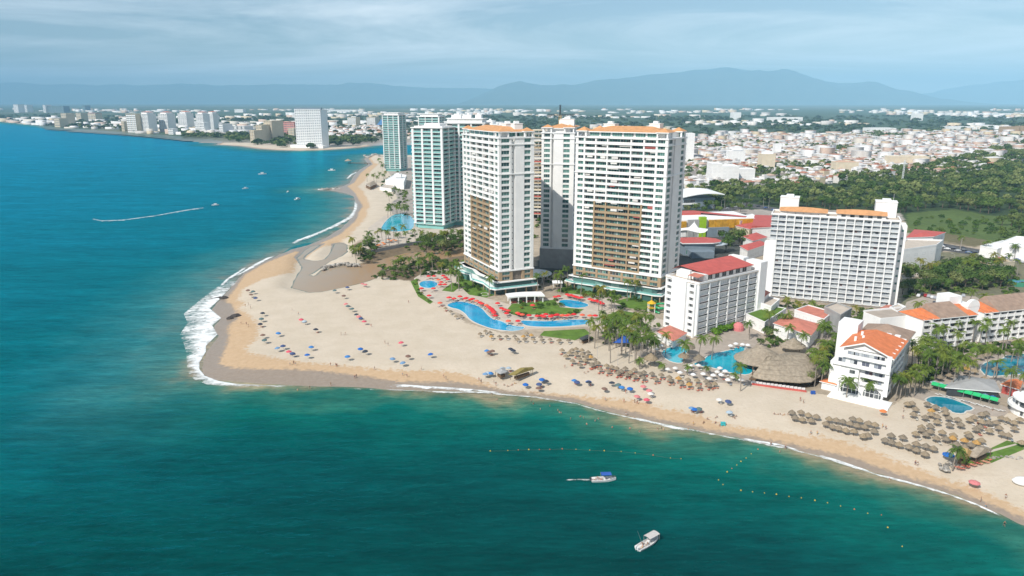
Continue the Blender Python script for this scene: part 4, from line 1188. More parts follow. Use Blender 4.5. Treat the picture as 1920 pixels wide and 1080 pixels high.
# building behind the broad hotel, on the avenue
px_building('office_block', 'white office block with red roof trim beyond the broad hotel', 'office', [(1680, 472), (1756, 461), (1768, 452), (1700, 450)], 13.0, floors=2, wall='white', roof='paving', parapet=1.0, ww=3.2, gap=8)
px_building('red_roof_hall', 'long hall with red and tan roofs behind the white office block', 'hall', [(1700, 446), (1750, 444), (1772, 436), (1716, 431)], 11.0, floors=2, wall='white', roof='roofR', style='hip', rise=2.0)
px_building('shop_hall', 'long white shop hall beside the avenue and the field', 'shop', [(1838, 462), (1880, 452), (1905, 455), (1870, 468)], 7.0, floors=1, wall='white', roof='white2', parapet=.6, gap=6)
px_building('shop_hall', 'white hall with curved roof edge farthest along the avenue', 'shop', [(1868, 458), (1905, 444), (2010, 452), (1960, 470)], 9.0, floors=2, wall='white', roof='white2', parapet=.6, gap=6)
px_building('walkway_roof', 'long tan covered walkway among palms beside the car park', 'walkway', [(1690, 517), (1900, 486), (1903, 491), (1692, 524)], 4.0, floors=1, wall='cream', roof='paving', parapet=.3, win=False)
px_building('gatehouse', 'tan gatehouse with deep canopy by the palms', 'gatehouse', [(1833, 493), (1880, 486), (1895, 492), (1846, 500)], 6.0, floors=1, wall='cream', roof='brown', parapet=.8, ww=3)

# ------------------------------------------------------------------ shopping centre
M['gold'] = surf('gold_panel', (0.55, 0.29, 0.02), 0.45, 0.35, 0.45, spec=0.5)
M['lime'] = surf('lime_panel', (0.30, 0.50, 0.02), 0.5, 0.06, 0.5)
M['slate'] = surf('slate_panel', (0.20, 0.25, 0.29), 0.6, 0.12, 0.4)
MA = empty('shopping_centre', (*gp(1275, 447, 0), 0), frame_u((0.985, 0.17)), 'shopping centre with red roof edge, gold panels and lime green pylon', 'shopping centre')
block(MA, 'wall', 0, 6, 0, 66, 44, 13.5, 'white2')
block(MA, 'grey_wall', 8, 3.5, 0, 17, 6, 13.8, 'grey')
b = MB(); b.box(-.6, 30, 13.5, 30, 44.5, 15.0); b.build('roof', [M['roofR']], MA)
b = MB(); b.add([(30, 44.5, 15), (30, 30, 15), (60, 10, 13.6), (64, 16, 13.6)], [(0, 1, 2, 3)]); b.build('roof', [M['roofR']], MA)
for i in range(3): block(MA, 'gold_panel', -8 + i * 5, 4.6, 5.5, -3.2 + i * 5, 6, 12.6, 'gold')
for i in range(7): block(MA, 'gold_panel', 26 + i * 5.4, 4.2 - (i % 2) * .5, 6.5 + (i % 3) * .4, 31.2 + i * 5.4, 6, 13.2, 'gold')
block(MA, 'pylon', 17.2, 2.5, 0, 22.6, 6, 16.0, 'lime')
block(MA, 'entrance_block', 24, 1.5, 0, 42, 4.2, 7.4, 'slate')
ob('window', window_mesh(6, 5.2, 'glassS'), MA, (32, 1.4, .6))
for i in range(3): ob('window', window_mesh(4, 4, 'glassS'), MA, (46 + i * 6, 5.9, .8))
px_building('shopping_wing', 'tan shopping wing with red roof next to the broad hotel', 'shop', [(1380, 424), (1412, 414), (1432, 419), (1405, 430)], 9.0, floors=2, wall='cream', roof='roofR', style='hip', rise=1.2)
px_building('shopping_wing', 'shopping wing with tall red roof touching the broad hotel', 'shop', [(1411, 428), (1416, 408), (1452, 405), (1448, 426)], 11.0, floors=2, wall='white', roof='roofR', style='shed', rise=2.0)
px_building('shopping_wing', 'white flat-roofed hall behind the gold shopping centre', 'shop', [(1380, 408), (1410, 402), (1420, 408), (1388, 416)], 11.5, floors=2, wall='white', roof='white2')
px_building('shopping_wing', 'small shop with sagging red roof behind the small hotel', 'shop', [(1388, 462), (1425, 452), (1438, 458), (1402, 470)], 7.0, floors=1, wall='white', roof='roofR', style='hip', rise=1.6)
px_building('shopping_wing', 'upper red-roofed shop with white eaves among the mall trees', 'shop', [(1394, 444), (1418, 437), (1438, 445), (1412, 452)], 7.5, floors=1, wall='white', roof='roofR', style='hip', rise=1.3)
RT = empty('mall_rotunda', (*gp(1300, 480, 0), 0), R(6), 'curved mall wing with red roof and pale canopy ring beside the broad apartment tower', 'mall wing')
block(RT, 'wall', -6, 2, 0, 16, 20, 8.4, 'slate')
b = MB(); b.prism([(-8, 1), (14, 0), (20, 3), (23, 8), (22, 16), (16, 22), (-8, 22)], 8.4, 9.1, 1, 0); b.build('roof', [M['roofR'], M['white2']], RT)
b = MB(); b.prism([(16, .5), (22, 2), (27, 6), (28, 11), (25, 15), (21, 14), (22, 9), (19, 4)], 6.6, 7.0); b.build('canopy', [M['pale']], RT)
for i in range(4): ob('window', window_mesh(4.2, 3, 'glassT'), RT, (-5 + i * 5, 1.9, 1.0))
block(RT, 'lower_wall', -4, -8, 0, 12, 2, 4.5, 'slate')
TN = empty('tensile_canopy', (*gp(1297, 452, 0), 0), 0, 'white peaked tensile canopy over the mall entrance', 'canopy')
b = MB(); pk = (1, 0, 15); ring = [(10 * math.cos(a) * 1.2, 6 * math.sin(a), 8.4 + 1.2 * math.cos(3 * a)) for a in [i * math.pi / 8 for i in range(16)]]
mid = [((p[0] * .3 + pk[0] * .7), (p[1] * .3 + pk[1] * .7), 10.6) for p in ring]
b.add(ring + mid + [pk], [(i, (i + 1) % 16, 16 + (i + 1) % 16, 16 + i) for i in range(16)] + [(16 + i, 16 + (i + 1) % 16, 32) for i in range(16)])
b.build('membrane', [M['white2']], TN, smooth=True)
for a in range(4): MB().tube((9 * math.cos(a * 1.57 + .4), 5 * math.sin(a * 1.57 + .4), 0), (9 * math.cos(a * 1.57 + .4), 5 * math.sin(a * 1.57 + .4), 9), .2, n=6).build('mast', [M['white2']], TN)
MB().tube((1, 0, 0), (1, 0, 15.6), .22, n=6).build('mast', [M['white2']], TN)
SB = empty('arena', (*gp(1281, 393, 0), 0), R(12), 'low arena with sweeping white roof behind the shopping centre', 'arena')
block(SB, 'wall', 0, 0, 0, 34, 30, 11, 'slate')
b = MB()
for i in range(10):
    a0, a1 = i / 10, (i + 1) / 10
    zf = lambda a: 13 + 3.5 * math.sin(a * math.pi * .8)
    b.add([(-3 + 44 * a0, -4 - 2 * a0, zf(a0)), (-3 + 44 * a1, -4 - 2 * a1, zf(a1)), (-3 + 44 * a1, 32, zf(a1) + 1), (-3 + 44 * a0, 32, zf(a0) + 1)], [(0, 1, 2, 3)])
    b.add([(-3 + 44 * a0, -4 - 2 * a0, zf(a0) - .8), (-3 + 44 * a1, -4 - 2 * a1, zf(a1) - .8), (-3 + 44 * a1, -4 - 2 * a1, zf(a1)), (-3 + 44 * a0, -4 - 2 * a0, zf(a0))], [(0, 1, 2, 3)])
b.build('roof', [M['white2']], SB)
block(SB, 'balcony', -2, -3, 5.2, 14, 0, 6.4, 'white2'); ob('window', window_mesh(12, 3, 'glassS'), SB, (0, -.1, 6.6))

# ------------------------------------------------------------------ thatched beach restaurant
TR = empty('thatched_restaurant', (*gp(1470, 700, 0), 0), 0, 'big grey palm-thatched beach restaurant with joined conical and hipped roofs', 'restaurant')
ox, oy = TR.location.x, TR.location.y
def rel(px, py, z): x, y = gp(px, py, z); return (x - ox, y - oy, z)
def thatch_roof(eave, ridge, name='thatch_roof', layers=5, par=None):
    """Thatch slope from an eave outline to ridge points (one per eave point), in uneven courses."""
    b = MB(); n = len(eave); r2 = random.Random(n)
    rows = []
    for k in range(layers + 1):
        f = k / layers
        rows.append([tuple(Vector(eave[i]).lerp(Vector(ridge[i]), f)) for i in range(n)])
    for k in range(layers):
        lo = [(x, y, z + .05 + r2.uniform(-.04, .04)) for x, y, z in rows[k]] if k else rows[0]
        for i in range(n):
            j = (i + 1) % n
            b.add([lo[i], lo[j], rows[k + 1][j], rows[k + 1][i]], [(0, 1, 2, 3)])
    b.add([(x, y, z - .35) for x, y, z in eave] + list(eave), [(i, (i + 1) % n, n + (i + 1) % n, n + i) for i in range(n)])
    return b.build(name, [M['thatch']], par)
ev = [rel(*q, 3.2) for q in [(1409, 706), (1432, 711), (1460, 714), (1500, 717), (1522, 715), (1538, 705), (1541, 690), (1532, 676), (1520, 664), (1498, 661), (1475, 660), (1452, 668), (1430, 684)]]
A, B = rel(1438, 668, 10.5), rel(1512, 664, 8.5)
def onr(t_): return tuple(Vector(A).lerp(Vector(B), t_))
thatch_roof(ev, [onr(t_) for t_ in (0, .1, .3, .75, .95, 1, 1, 1, .9, .7, .4, .1, 0)], par=TR)
c1 = rel(1425, 672, 3.0)
ev = [(c1[0] + 10.5 * math.cos(a), c1[1] + 9.5 * math.sin(a), 3.0) for a in [i * math.pi / 9 for i in range(18)]]
thatch_roof(ev, [(c1[0] + .2, c1[1] + .2, 9.0)] * 18, par=TR)
c2 = rel(1487, 648, 3.0)
ev = [(c2[0] + 5.5 * math.cos(a), c2[1] + 4.5 * math.sin(a), 3.0) for a in [i * math.pi / 6 for i in range(12)]]
thatch_roof(ev, [(c2[0], c2[1], 6.6)] * 12, par=TR)
for q in [(1412, 709), (1430, 714), (1450, 717), (1470, 719), (1490, 720), (1510, 720), (1530, 714), (1538, 702), (1408, 690), (1398, 680)]:
    x, y, z = rel(*q, 0); MB().tube((x, y + 1, 0), (x, y + 1, 4.6), .2, n=7).build('post', [M['wood']], TR)
fl = [rel(*q, 0)[:2] for q in [(1404, 712), (1510, 728), (1542, 716), (1540, 690), (1500, 668), (1440, 672)]]
MB().prism(fl, .02, .3).build('deck', [M['wood']], TR)
p0, p1 = rel(1410, 722, 0), rel(1512, 736, 0)
for i in range(14):
    f = i / 14
    x, y = p0[0] + (p1[0] - p0[0]) * f, p0[1] + (p1[1] - p0[1]) * f
    MB().box(x, y + .9, .3, x + 1.3, y + 1.05, 1.3).build('wall_panel', [M['white2']], TR)
b = MB(); b.add([p0, p1, (p1[0], p1[1] + .4, 0), (p0[0], p0[1] + .4, 0), (*p0[:2], .75), (*p1[:2], .75), (p1[0], p1[1] + .4, .75), (p0[0], p0[1] + .4, .75)], [(4, 5, 6, 7), (0, 1, 5, 4), (1, 2, 6, 5), (2, 3, 7, 6), (3, 0, 4, 7)])
b.build('plinth', [M['roofR']], TR)

# ------------------------------------------------------------------ lawns, paths and decks laid over the ground
def zl(px, py, rect, s): return (rect[0] + px / s, rect[1] + py / s)
def patch(name, pxs, z, mat, kind='structure', th=None):
    pl = [gp(x, y, 0) for x, y in pxs]
    cx = sum(p[0] for p in pl) / len(pl); cy = sum(p[1] for p in pl) / len(pl)
    o = MB().prism([(x - cx, y - cy) for x, y in pl], z - (th or .3), z).build(name, [M[mat]], None, (cx, cy, 0))
    o['kind'] = kind
    return o
patch('pool_terrace', [(776, 522), (800, 508), (842, 505), (880, 525), (900, 556), (960, 572), (1090, 548), (1150, 552), (1170, 580), (1245, 600), (1240, 660), (1160, 640), (1100, 612), (985, 618), (940, 622), (888, 606), (866, 590), (830, 575), (800, 560), (780, 545)], .06, 'paving')
patch('garden_lawn', [(770, 528), (782, 522), (788, 548), (812, 566), (806, 570), (784, 556)], .075, 'lawn')
patch('garden_lawn', [(866, 540), (902, 534), (930, 552), (912, 558), (880, 553)], .075, 'lawn')
patch('garden_lawn', [(862, 513), (880, 512), (910, 540), (866, 538), (855, 526)], .085, 'lawn')
patch('garden_lawn', [(828, 545), (848, 530), (866, 535), (850, 548)], .08, 'lawn')
patch('garden_lawn', [(946, 586), (960, 570), (1040, 562), (1050, 576), (1095, 580), (1080, 590), (1020, 588), (970, 592)], .075, 'lawn')
patch('garden_lawn', [(1012, 629), (1020, 621), (1096, 617), (1108, 626), (1078, 638)], .09, 'lawn')
patch('garden_lawn', [(1150, 566), (1180, 558), (1236, 566), (1232, 584), (1180, 578)], .075, 'lawn')
patch('garden_lawn', [(1140, 590), (1162, 582), (1210, 590), (1196, 608), (1130, 606)], .08, 'lawn')
patch('garden_lawn', [(1040, 546), (1060, 536), (1130, 548), (1110, 556)], .075, 'lawn')
patch('garden_lawn', [(1808, 864), (1838, 850), (1888, 826), (1912, 832), (1935, 836), (1860, 868), (1812, 872)], .05, 'lawn')
patch('garden_path', [(1850, 846), (1904, 832), (1908, 834), (1852, 850)], .065, 'paving')
patch('hotel_plaza', [(1232, 640), (1300, 638), (1402, 600), (1440, 622), (1415, 650), (1400, 690), (1408, 722), (1330, 716), (1240, 690), (1190, 664)], .05, 'plaza')
patch('service_yard', [(1400, 600), (1470, 570), (1600, 580), (1720, 610), (1660, 650), (1560, 720), (1540, 670), (1470, 630)], .045, 'plaza')
patch('pool_terrace', [(1700, 742), (1716, 728), (1740, 732), (1800, 740), (1900, 766), (1880, 782), (1830, 778), (1760, 760)], .05, 'plaza')
patch('pool_terrace', [(1710, 700), (1780, 652), (1960, 640), (1990, 740), (1930, 756), (1870, 742), (1740, 716)], .04, 'plaza')
patch('car_park', [(1690, 590), (1700, 566), (1745, 552), (1830, 556), (1850, 572), (1820, 580), (1730, 596)], .05, 'plaza')
patch('car_park', [(1300, 520), (1380, 490), (1430, 500), (1418, 540), (1300, 510)], .05, 'asphalt')
patch('avenue', [(1690, 500), (1740, 470), (1760, 455), (1850, 470), (1960, 492), (1960, 500), (1850, 482), (1770, 470), (1712, 500)], .06, 'asphalt')
patch('avenue', [(1330, 396), (1400, 380), (1470, 392), (1460, 398), (1400, 388), (1345, 402)], .06, 'asphalt')
patch('terrace_walk', [(690, 428), (720, 405), (745, 400), (790, 430), (870, 428), (870, 446), (790, 452), (720, 462), (700, 462), (672, 478), (660, 470), (690, 446)], .06, 'paving')
patch('sand_court', [(1092, 648), (1108, 640), (1168, 640), (1180, 656), (1172, 676), (1140, 684), (1118, 676)], .03, 'sandp') if 'sandp' in M else None

# sports court
TC = empty('sports_court', (*gp(1905, 538, 0), 0), R(-8), 'green fenced sports court with a blue court at the picture edge', 'sports court')
M['courtG'] = surf('court_green', (0.06, 0.26, 0.16), 0.7, .08, .4); M['courtB'] = surf('court_blue', (0.10, 0.28, 0.46), 0.7, .08, .4)
MB().box(0, 0, 0, 36, 20, .06).build('surface', [M['courtG']], TC); MB().box(6, 4, .06, 30, 16, .07).build('court', [M['courtB']], TC)
for i in range(10):
    MB().tube((i * 4, 0, 0), (i * 4, 0, 3.5), .06, n=5).build('fence_post', [M['dark']], TC)
b = MB(); b.box(0, -.02, 0, 36, .02, 2.6); b.build('windscreen', [M['courtG']], TC)

# retaining wall of the river bank
patch_w = [gp(*q, 0) for q in [(688, 512), (706, 484), (726, 474), (772, 464), (800, 458)]]
patch_w = [gp(*q, 0) for q in [(684, 478), (706, 473), (736, 467), (772, 460), (800, 456)]]
RW = empty('retaining_wall', (*patch_w[0], 0), 0, 'grey stone retaining wall along the river bank below the aqua tower pool', 'wall')
for i in range(4):
    a, c = patch_w[i], patch_w[i + 1]
    l = math.hypot(c[0] - a[0], c[1] - a[1]); m = max(1, int(l / 5))
    for j in range(m):
        f0, f1 = j / m, (j + 1) / m
        p0 = (a[0] + (c[0] - a[0]) * f0 - patch_w[0][0], a[1] + (c[1] - a[1]) * f0 - patch_w[0][1]); p1 = (a[0] + (c[0] - a[0]) * f1 - patch_w[0][0], a[1] + (c[1] - a[1]) * f1 - patch_w[0][1])
        b = MB(); b.add([(*p0, -2), (*p1, -2), (p1[0], p1[1] + .8, -2), (p0[0], p0[1] + .8, -2), (*p0, 2.4), (*p1, 2.4), (p1[0], p1[1] + .8, 2.4), (p0[0], p0[1] + .8, 2.4)], [(4, 5, 6, 7), (0, 1, 5, 4), (1, 2, 6, 5), (2, 3, 7, 6), (3, 0, 4, 7)])
        b.build('wall_panel', [M['grey']], RW)

# ------------------------------------------------------------------ pools
def pool_water(name, col, deep):
    t = NT(name)
    p = t.pos()
    n = t.noise(p, .12, 3, .5)
    w = t.node('ShaderNodeTexVoronoi', feature='SMOOTH_F1'); t.l.new(p, w.inputs['Vector']); w.inputs['Scale'].default_value = .9
    c = t.mix(t.mr(n, .35, .65), col, deep)
    t.bump(w.outputs['Distance'], .15, .08)
    return t.done(c, .08, .35)
M['poolA'] = pool_water('pool_water', (0.0, 0.27, 0.50), (0.0, 0.36, 0.60))
M['poolB'] = pool_water('turquoise_pool_water', (0.0, 0.30, 0.42), (0.005, 0.40, 0.50))
M['poolC'] = pool_water('dark_pool_water', (0.0, 0.16, 0.24), (0.005, 0.22, 0.30))
M['shelf'] = pool_water('shallow_pool_water', (0.16, 0.42, 0.55), (0.22, 0.48, 0.60))
def smooth_poly(pl, it=2):
    for _ in range(it):
        out = []
        for i in range(len(pl)):
            a, c = pl[i], pl[(i + 1) % len(pl)]
            out += [(a[0] * .75 + c[0] * .25, a[1] * .75 + c[1] * .25), (a[0] * .25 + c[0] * .75, a[1] * .25 + c[1] * .75)]
        pl = out
    return pl
def pool(label, pxs, mat, z=.12, rim=.5, sm=2, islands=(), shelf=None):
    pl = smooth_poly([gp(x, y, z) for x, y in pxs], sm)
    cx = sum(p[0] for p in pl) / len(pl); cy = sum(p[1] for p in pl) / len(pl)
    r_ = empty('swimming_pool', (cx, cy, 0), 0, label, 'pool')
    q = [(x - cx, y - cy) for x, y in pl]
    MB().prism(q, -.4, z - .05).build('water', [M[mat]], r_)
    b = MB(); o = offset(q, rim); i_ = offset(q, -.02); n = len(q)
    for i in range(n):
        j = (i + 1) % n
        b.add([(*o[i], 0), (*o[j], 0), (*o[i], z + .08), (*o[j], z + .08), (*i_[i], z + .08), (*i_[j], z + .08), (*i_[i], z - .3), (*i_[j], z - .3)], [(0, 1, 3, 2), (2, 3, 5, 4), (4, 5, 7, 6)])
    b.build('coping', [M['coping']], r_)
    if shelf:
        s_ = smooth_poly([gp(x, y, z) for x, y in shelf], 1)
        MB().prism([(x - cx, y - cy) for x, y in s_], z - .2, z - .035).build('shallow_shelf', [M['shelf']], r_)
    return r_
def zz(rect, s, pts): return [(rect[0] + x / s, rect[1] + y / s) for x, y in pts]
RA = (780, 480)
pool('long blue free-form pool curving along the sand below the beach tower', zz(RA, 4, [(225, 365), (290, 345), (345, 340), (400, 352), (460, 372), (505, 402), (532, 440), (575, 472), (640, 488), (690, 512), (750, 528), (815, 530), (805, 548), (740, 563), (660, 558), (580, 548), (500, 522), (440, 497), (398, 470), (370, 430), (320, 398), (260, 388)]), 'poolA', shelf=zz(RA, 4, [(690, 520), (745, 532), (800, 534), (790, 548), (735, 558), (665, 552)]))
pool('straight blue pool running from the free-form pool to the palms', zz(RA, 4, [(785, 482), (880, 487), (1000, 489), (1100, 482), (1180, 477), (1270, 476), (1325, 488), (1290, 508), (1200, 522), (1060, 531), (930, 531), (840, 526), (795, 508)]), 'poolA', sm=1, shelf=zz(RA, 4, [(1050, 488), (1150, 481), (1165, 492), (1060, 500)]))
pool('small blue pool with lawns between the white pavilion and red loungers', zz(RA, 4, [(1065, 340), (1100, 328), (1150, 328), (1210, 336), (1265, 350), (1300, 368), (1270, 385), (1180, 391), (1105, 372)]), 'poolA')
pool('round blue pool with red parasols by the river mouth', zz(RA, 4, [(22, 205), (50, 188), (95, 184), (140, 188), (163, 205), (155, 228), (115, 240), (65, 240), (30, 226)]), 'poolA')
pool('tiny round splash pool on the lawn below the beach tower', zz(RA, 4, [(484, 288), (500, 276), (530, 276), (543, 286), (528, 298), (500, 298)]), 'poolB', rim=.4)
RB = (1080, 560)
pool('round-ended turquoise pool with a swim-up bar beside the palms', zz(RB, 4, [(637, 412), (668, 378), (728, 358), (800, 358), (850, 372), (830, 400), (800, 440), (805, 482), (745, 482), (680, 458)]), 'poolB', sm=1)
pool('large turquoise pool reaching under the thatched restaurant', zz(RB, 4, [(865, 492), (950, 468), (1000, 418), (1080, 402), (1160, 385), (1210, 362), (1282, 356), (1250, 400), (1262, 440), (1330, 500), (1335, 540), (1290, 572), (1200, 562), (1120, 546), (1050, 522), (960, 508)]), 'poolB', sm=1)
RC = (1480, 700)
pool('small blue pool ringed by thatched parasols at the right', zz(RC, 3.6, [(915, 185), (945, 160), (1000, 155), (1080, 166), (1160, 195), (1245, 232), (1225, 250), (1190, 252), (1175, 272), (1105, 266), (1085, 246), (1025, 232), (985, 212)]), 'poolC', sm=1)
pool('dark turquoise pool half hidden among palms before the low wing', [(1836, 690), (1850, 678), (1880, 674), (1890, 664), (1925, 662), (1950, 680), (1930, 700), (1880, 704), (1850, 706)], 'poolC', sm=1)
pool('oval turquoise pool on the terrace of the aqua tower', [(712, 432), (722, 415), (738, 402), (757, 400), (776, 408), (776, 430), (755, 434), (732, 434)], 'poolB', sm=1, shelf=[(757, 402), (776, 410), (775, 428), (760, 430), (754, 416)])

# ------------------------------------------------------------------ surf
def foam_mat(name, lo, hi, scale, dens):
    t = NT(name)
    p = t.pos()
    a = t.attr('edge')
    n = t.noise(p, scale, 6, .68, .6, stretch=(.7, 1, 1))
    n2 = t.noise(p, scale * .3, 3, .5)
    v = t.math('ADD', t.math('ADD', n, t.math('MULTIPLY', n2, .35)), t.math('MULTIPLY', a, dens))
    k = t.mr(v, lo, hi, 0, 1)
    tr = t.node('ShaderNodeBsdfTransparent')
    t.set(t.bsdf.inputs['Base Color'], (.80, .82, .80)); t.bsdf.inputs['Roughness'].default_value = .9
    t.bsdf.inputs['Specular IOR Level'].default_value = .1
    mx = t.node('ShaderNodeMixShader')
    t.l.new(k, mx.inputs[0]); t.l.new(tr.outputs[0], mx.inputs[1]); t.l.new(t.bsdf.outputs[0], mx.inputs[2])
    t.l.new(mx.outputs[0], t.out.inputs['Surface'])
    return t.mat
M['foam'] = foam_mat('surf_foam', .70, 1.02, .30, .42)
M['foamL'] = foam_mat('surf_foam_line', .80, 1.12, .40, .40)
M['wake'] = foam_mat('wake_foam', .88, 1.3, .45, .42)
def ribbon(name, outer, inner, mat, z=SEA + .12, rows=6, sub=4, px=True, ease=None):
    """Sheet of foam between two lines; attribute edge is 0 on its borders and 1 in the middle."""
    def dens(l):
        o = []
        for i in range(len(l) - 1):
            for k in range(sub):
                f = k / sub; o.append((l[i][0] * (1 - f) + l[i + 1][0] * f, l[i][1] * (1 - f) + l[i + 1][1] * f))
        return o + [l[-1]]
    A = [gp(*q, z) for q in dens(outer)] if px else dens(outer)
    B = [gp(*q, z) for q in dens(inner)] if px else dens(inner)
    n = len(A); V, E_ = [], []
    for i in range(n):
        e = min(1, min(i, n - 1 - i) / max(1, n * .12))
        for k in range(rows + 1):
            f = k / rows
            V.append((A[i][0] * (1 - f) + B[i][0] * f, A[i][1] * (1 - f) + B[i][1] * f, z + .25 * math.sin(math.pi * f) * e))
            w = (math.sin(math.pi * f) ** .7 if ease is None else ease(f)) * e
            E_.append(w)
    F = [(i * (rows + 1) + k, (i + 1) * (rows + 1) + k, (i + 1) * (rows + 1) + k + 1, i * (rows + 1) + k + 1) for i in range(n - 1) for k in range(rows)]
    me = np_mesh(name, V, F, [M[mat]], smooth=True)
    a = me.attributes.new('edge', 'FLOAT', 'POINT'); a.data.foreach_set('value', np.array(E_, dtype=np.float32))
    o = ob(name, me); o['kind'] = 'stuff'
    return o
RF, sF = (330, 480), 4.152
inn = zz(RF, sF, [(490, 190), (405, 268), (345, 330), (262, 408), (352, 482), (282, 540), (322, 610), (232, 700), (234, 742), (182, 830), (182, 880), (222, 930), (330, 972), (480, 997), (700, 1006), (960, 1008)])
out = zz(RF, sF, [(440, 170), (330, 230), (240, 300), (130, 390), (60, 450), (90, 520), (30, 610), (60, 680), (80, 750), (85, 830), (90, 900), (140, 960), (240, 1000), (400, 1012), (650, 1022), (960, 1020)])
tag(ribbon('surf', out, inn, 'foam', rows=8, ease=lambda f: (.25 + .75 * f) if f < .97 else .6), 'white breaking surf round the tip of the sandy cape')
tag(ribbon('surf', zz(RF, sF, [(440, 165), (520, 118), (610, 60), (700, 15), (770, -8)]), zz(RF, sF, [(500, 150), (560, 120), (640, 75), (720, 28), (790, 0)]), 'foamL'), 'thin surf line running up the west shore')
tag(ribbon('surf', zz(RF, sF, [(330, 235), (400, 170), (470, 125), (545, 80)]), zz(RF, sF, [(350, 245), (420, 185), (490, 140), (560, 92)]), 'foamL'), 'outer surf line off the west shore')
RN, sN = (540, 280), 3.858
tag(ribbon('surf', zz(RN, sN, [(-10, 690), (60, 655), (130, 628), (220, 595), (310, 555), (385, 515), (440, 480), (470, 435), (478, 395), (465, 362)]), zz(RN, sN, [(10, 700), (80, 672), (155, 645), (245, 608), (335, 568), (420, 528), (475, 495), (503, 440), (508, 398), (488, 360)]), 'foamL'), 'curved surf line in the bay above the river mouth')
tag(ribbon('surf', zz(RN, sN, [(415, 215), (450, 180), (500, 158)]), zz(RN, sN, [(435, 220), (465, 188), (508, 166)]), 'foamL'), 'short surf line near the small pier')
tag(ribbon('surf', zz(RN, sN, [(210, 285), (240, 282), (270, 284)]), zz(RN, sN, [(212, 298), (240, 298), (268, 296)]), 'foamL'), 'patch of surf off the rock groyne')
tag(ribbon('surf', [(1180, 780), (1210, 786), (1250, 797), (1300, 806)], [(1182, 786), (1212, 792), (1252, 803), (1300, 810)], 'foamL'), 'foam line where swimmers stand near the umbrellas')
tag(ribbon('surf', [(1388, 820), (1420, 825), (1460, 832), (1500, 843)], [(1388, 824), (1420, 830), (1460, 837), (1500, 847)], 'foamL'), 'foam line on the beach below the thatched rows')
tag(ribbon('surf', [(1530, 851), (1570, 861), (1606, 874), (1640, 886)], [(1530, 856), (1568, 867), (1604, 879), (1640, 889)], 'foamL'), 'foam line below the first thatched parasols at the right')
tag(ribbon('surf', [(1640, 887), (1700, 902), (1760, 919), (1830, 944), (1890, 972)], [(1640, 890), (1700, 906), (1760, 923), (1830, 948), (1890, 976)], 'foamL'), 'thin foam line along the right end of the beach')
tag(ribbon('surf', [(720, 728), (760, 727), (800, 730), (850, 732), (905, 736), (950, 740)], [(720, 719), (760, 720), (800, 723), (850, 726), (905, 731), (950, 736)], 'foamL'), 'faint foam sheet spreading over the wet south shore')
M['foamT'] = foam_mat('swash_foam', .84, 1.2, .35, .36)
sh = [q for q in SHORE if 600 <= q[0] <= 1906 and q[1] > 700]
tag(ribbon('swash', [(x, y + 3.2) for x, y in sh], [(x, y - .5) for x, y in sh], 'foamT', rows=4, sub=6), 'thin broken line of swash along the south beach')
tag(ribbon('boat_wake', [(164, 408), (190, 413), (230, 412), (290, 404), (350, 393), (402, 385.5)], [(166, 411), (192, 415.5), (230, 414), (290, 406), (350, 395.5), (402, 388.5)], 'wake'), 'long curved wake behind the far speedboat')
tag(ribbon('boat_wake', [(1060, 899), (1085, 898), (1114, 898)], [(1060, 902), (1085, 902), (1114, 904)], 'wake'), 'short wake trailing the blue-canopied boat')

# ------------------------------------------------------------------ vegetation kit
def leaf_mat(name, stops, var=.35, scale=.5):
    t = NT(name)
    c = t.ramp(t.orand(), stops)
    c = t.mix(1.0, c, t.mr(t.noise(t.pos(), scale, 3, .6), .28, .72, 1 - var, 1 + var), 'MULTIPLY')
    t.bsdf.inputs['Specular IOR Level'].default_value = .15
    # thin leaves pass some light
    tr = t.node('ShaderNodeBsdfTranslucent'); t.l.new(c, tr.inputs['Color'])
    mx = t.node('ShaderNodeMixShader'); mx.inputs[0].default_value = .22
    t.set(t.bsdf.inputs['Base Color'], c); t.bsdf.inputs['Roughness'].default_value = .6
    t.l.new(t.bsdf.outputs[0], mx.inputs[1]); t.l.new(tr.outputs[0], mx.inputs[2])
    t.l.new(mx.outputs[0], t.out.inputs['Surface'])
    return t.mat
M['palm'] = leaf_mat('palm_fronds', [(0, (0.085, 0.145, 0.022)), (.45, (0.12, 0.185, 0.026)), (.8, (0.155, 0.20, 0.03)), (1, (0.22, 0.21, 0.035))])
M['leaf'] = leaf_mat('broad_leaves', [(0, (0.050, 0.098, 0.020)), (.4, (0.088, 0.15, 0.030)), (.8, (0.135, 0.185, 0.048)), (1, (0.19, 0.21, 0.075))], .5, .25)
M['shrub'] = leaf_mat('shrub_leaves', [(0, (0.05, 0.105, 0.02)), (.6, (0.085, 0.15, 0.022)), (.9, (0.12, 0.17, 0.03)), (1, (0.22, 0.17, 0.02))], .4, .6)
M['ficus'] = leaf_mat('clipped_leaves', [(0, (0.09, 0.20, 0.015)), (1, (0.13, 0.25, 0.02))], .25, .8)
M['trunk'] = surf('palm_trunk', (0.27, 0.235, 0.195), .9, .2, 1.0)
M['bark'] = surf('bark', (0.12, 0.095, 0.07), .95, .2, 1.0)

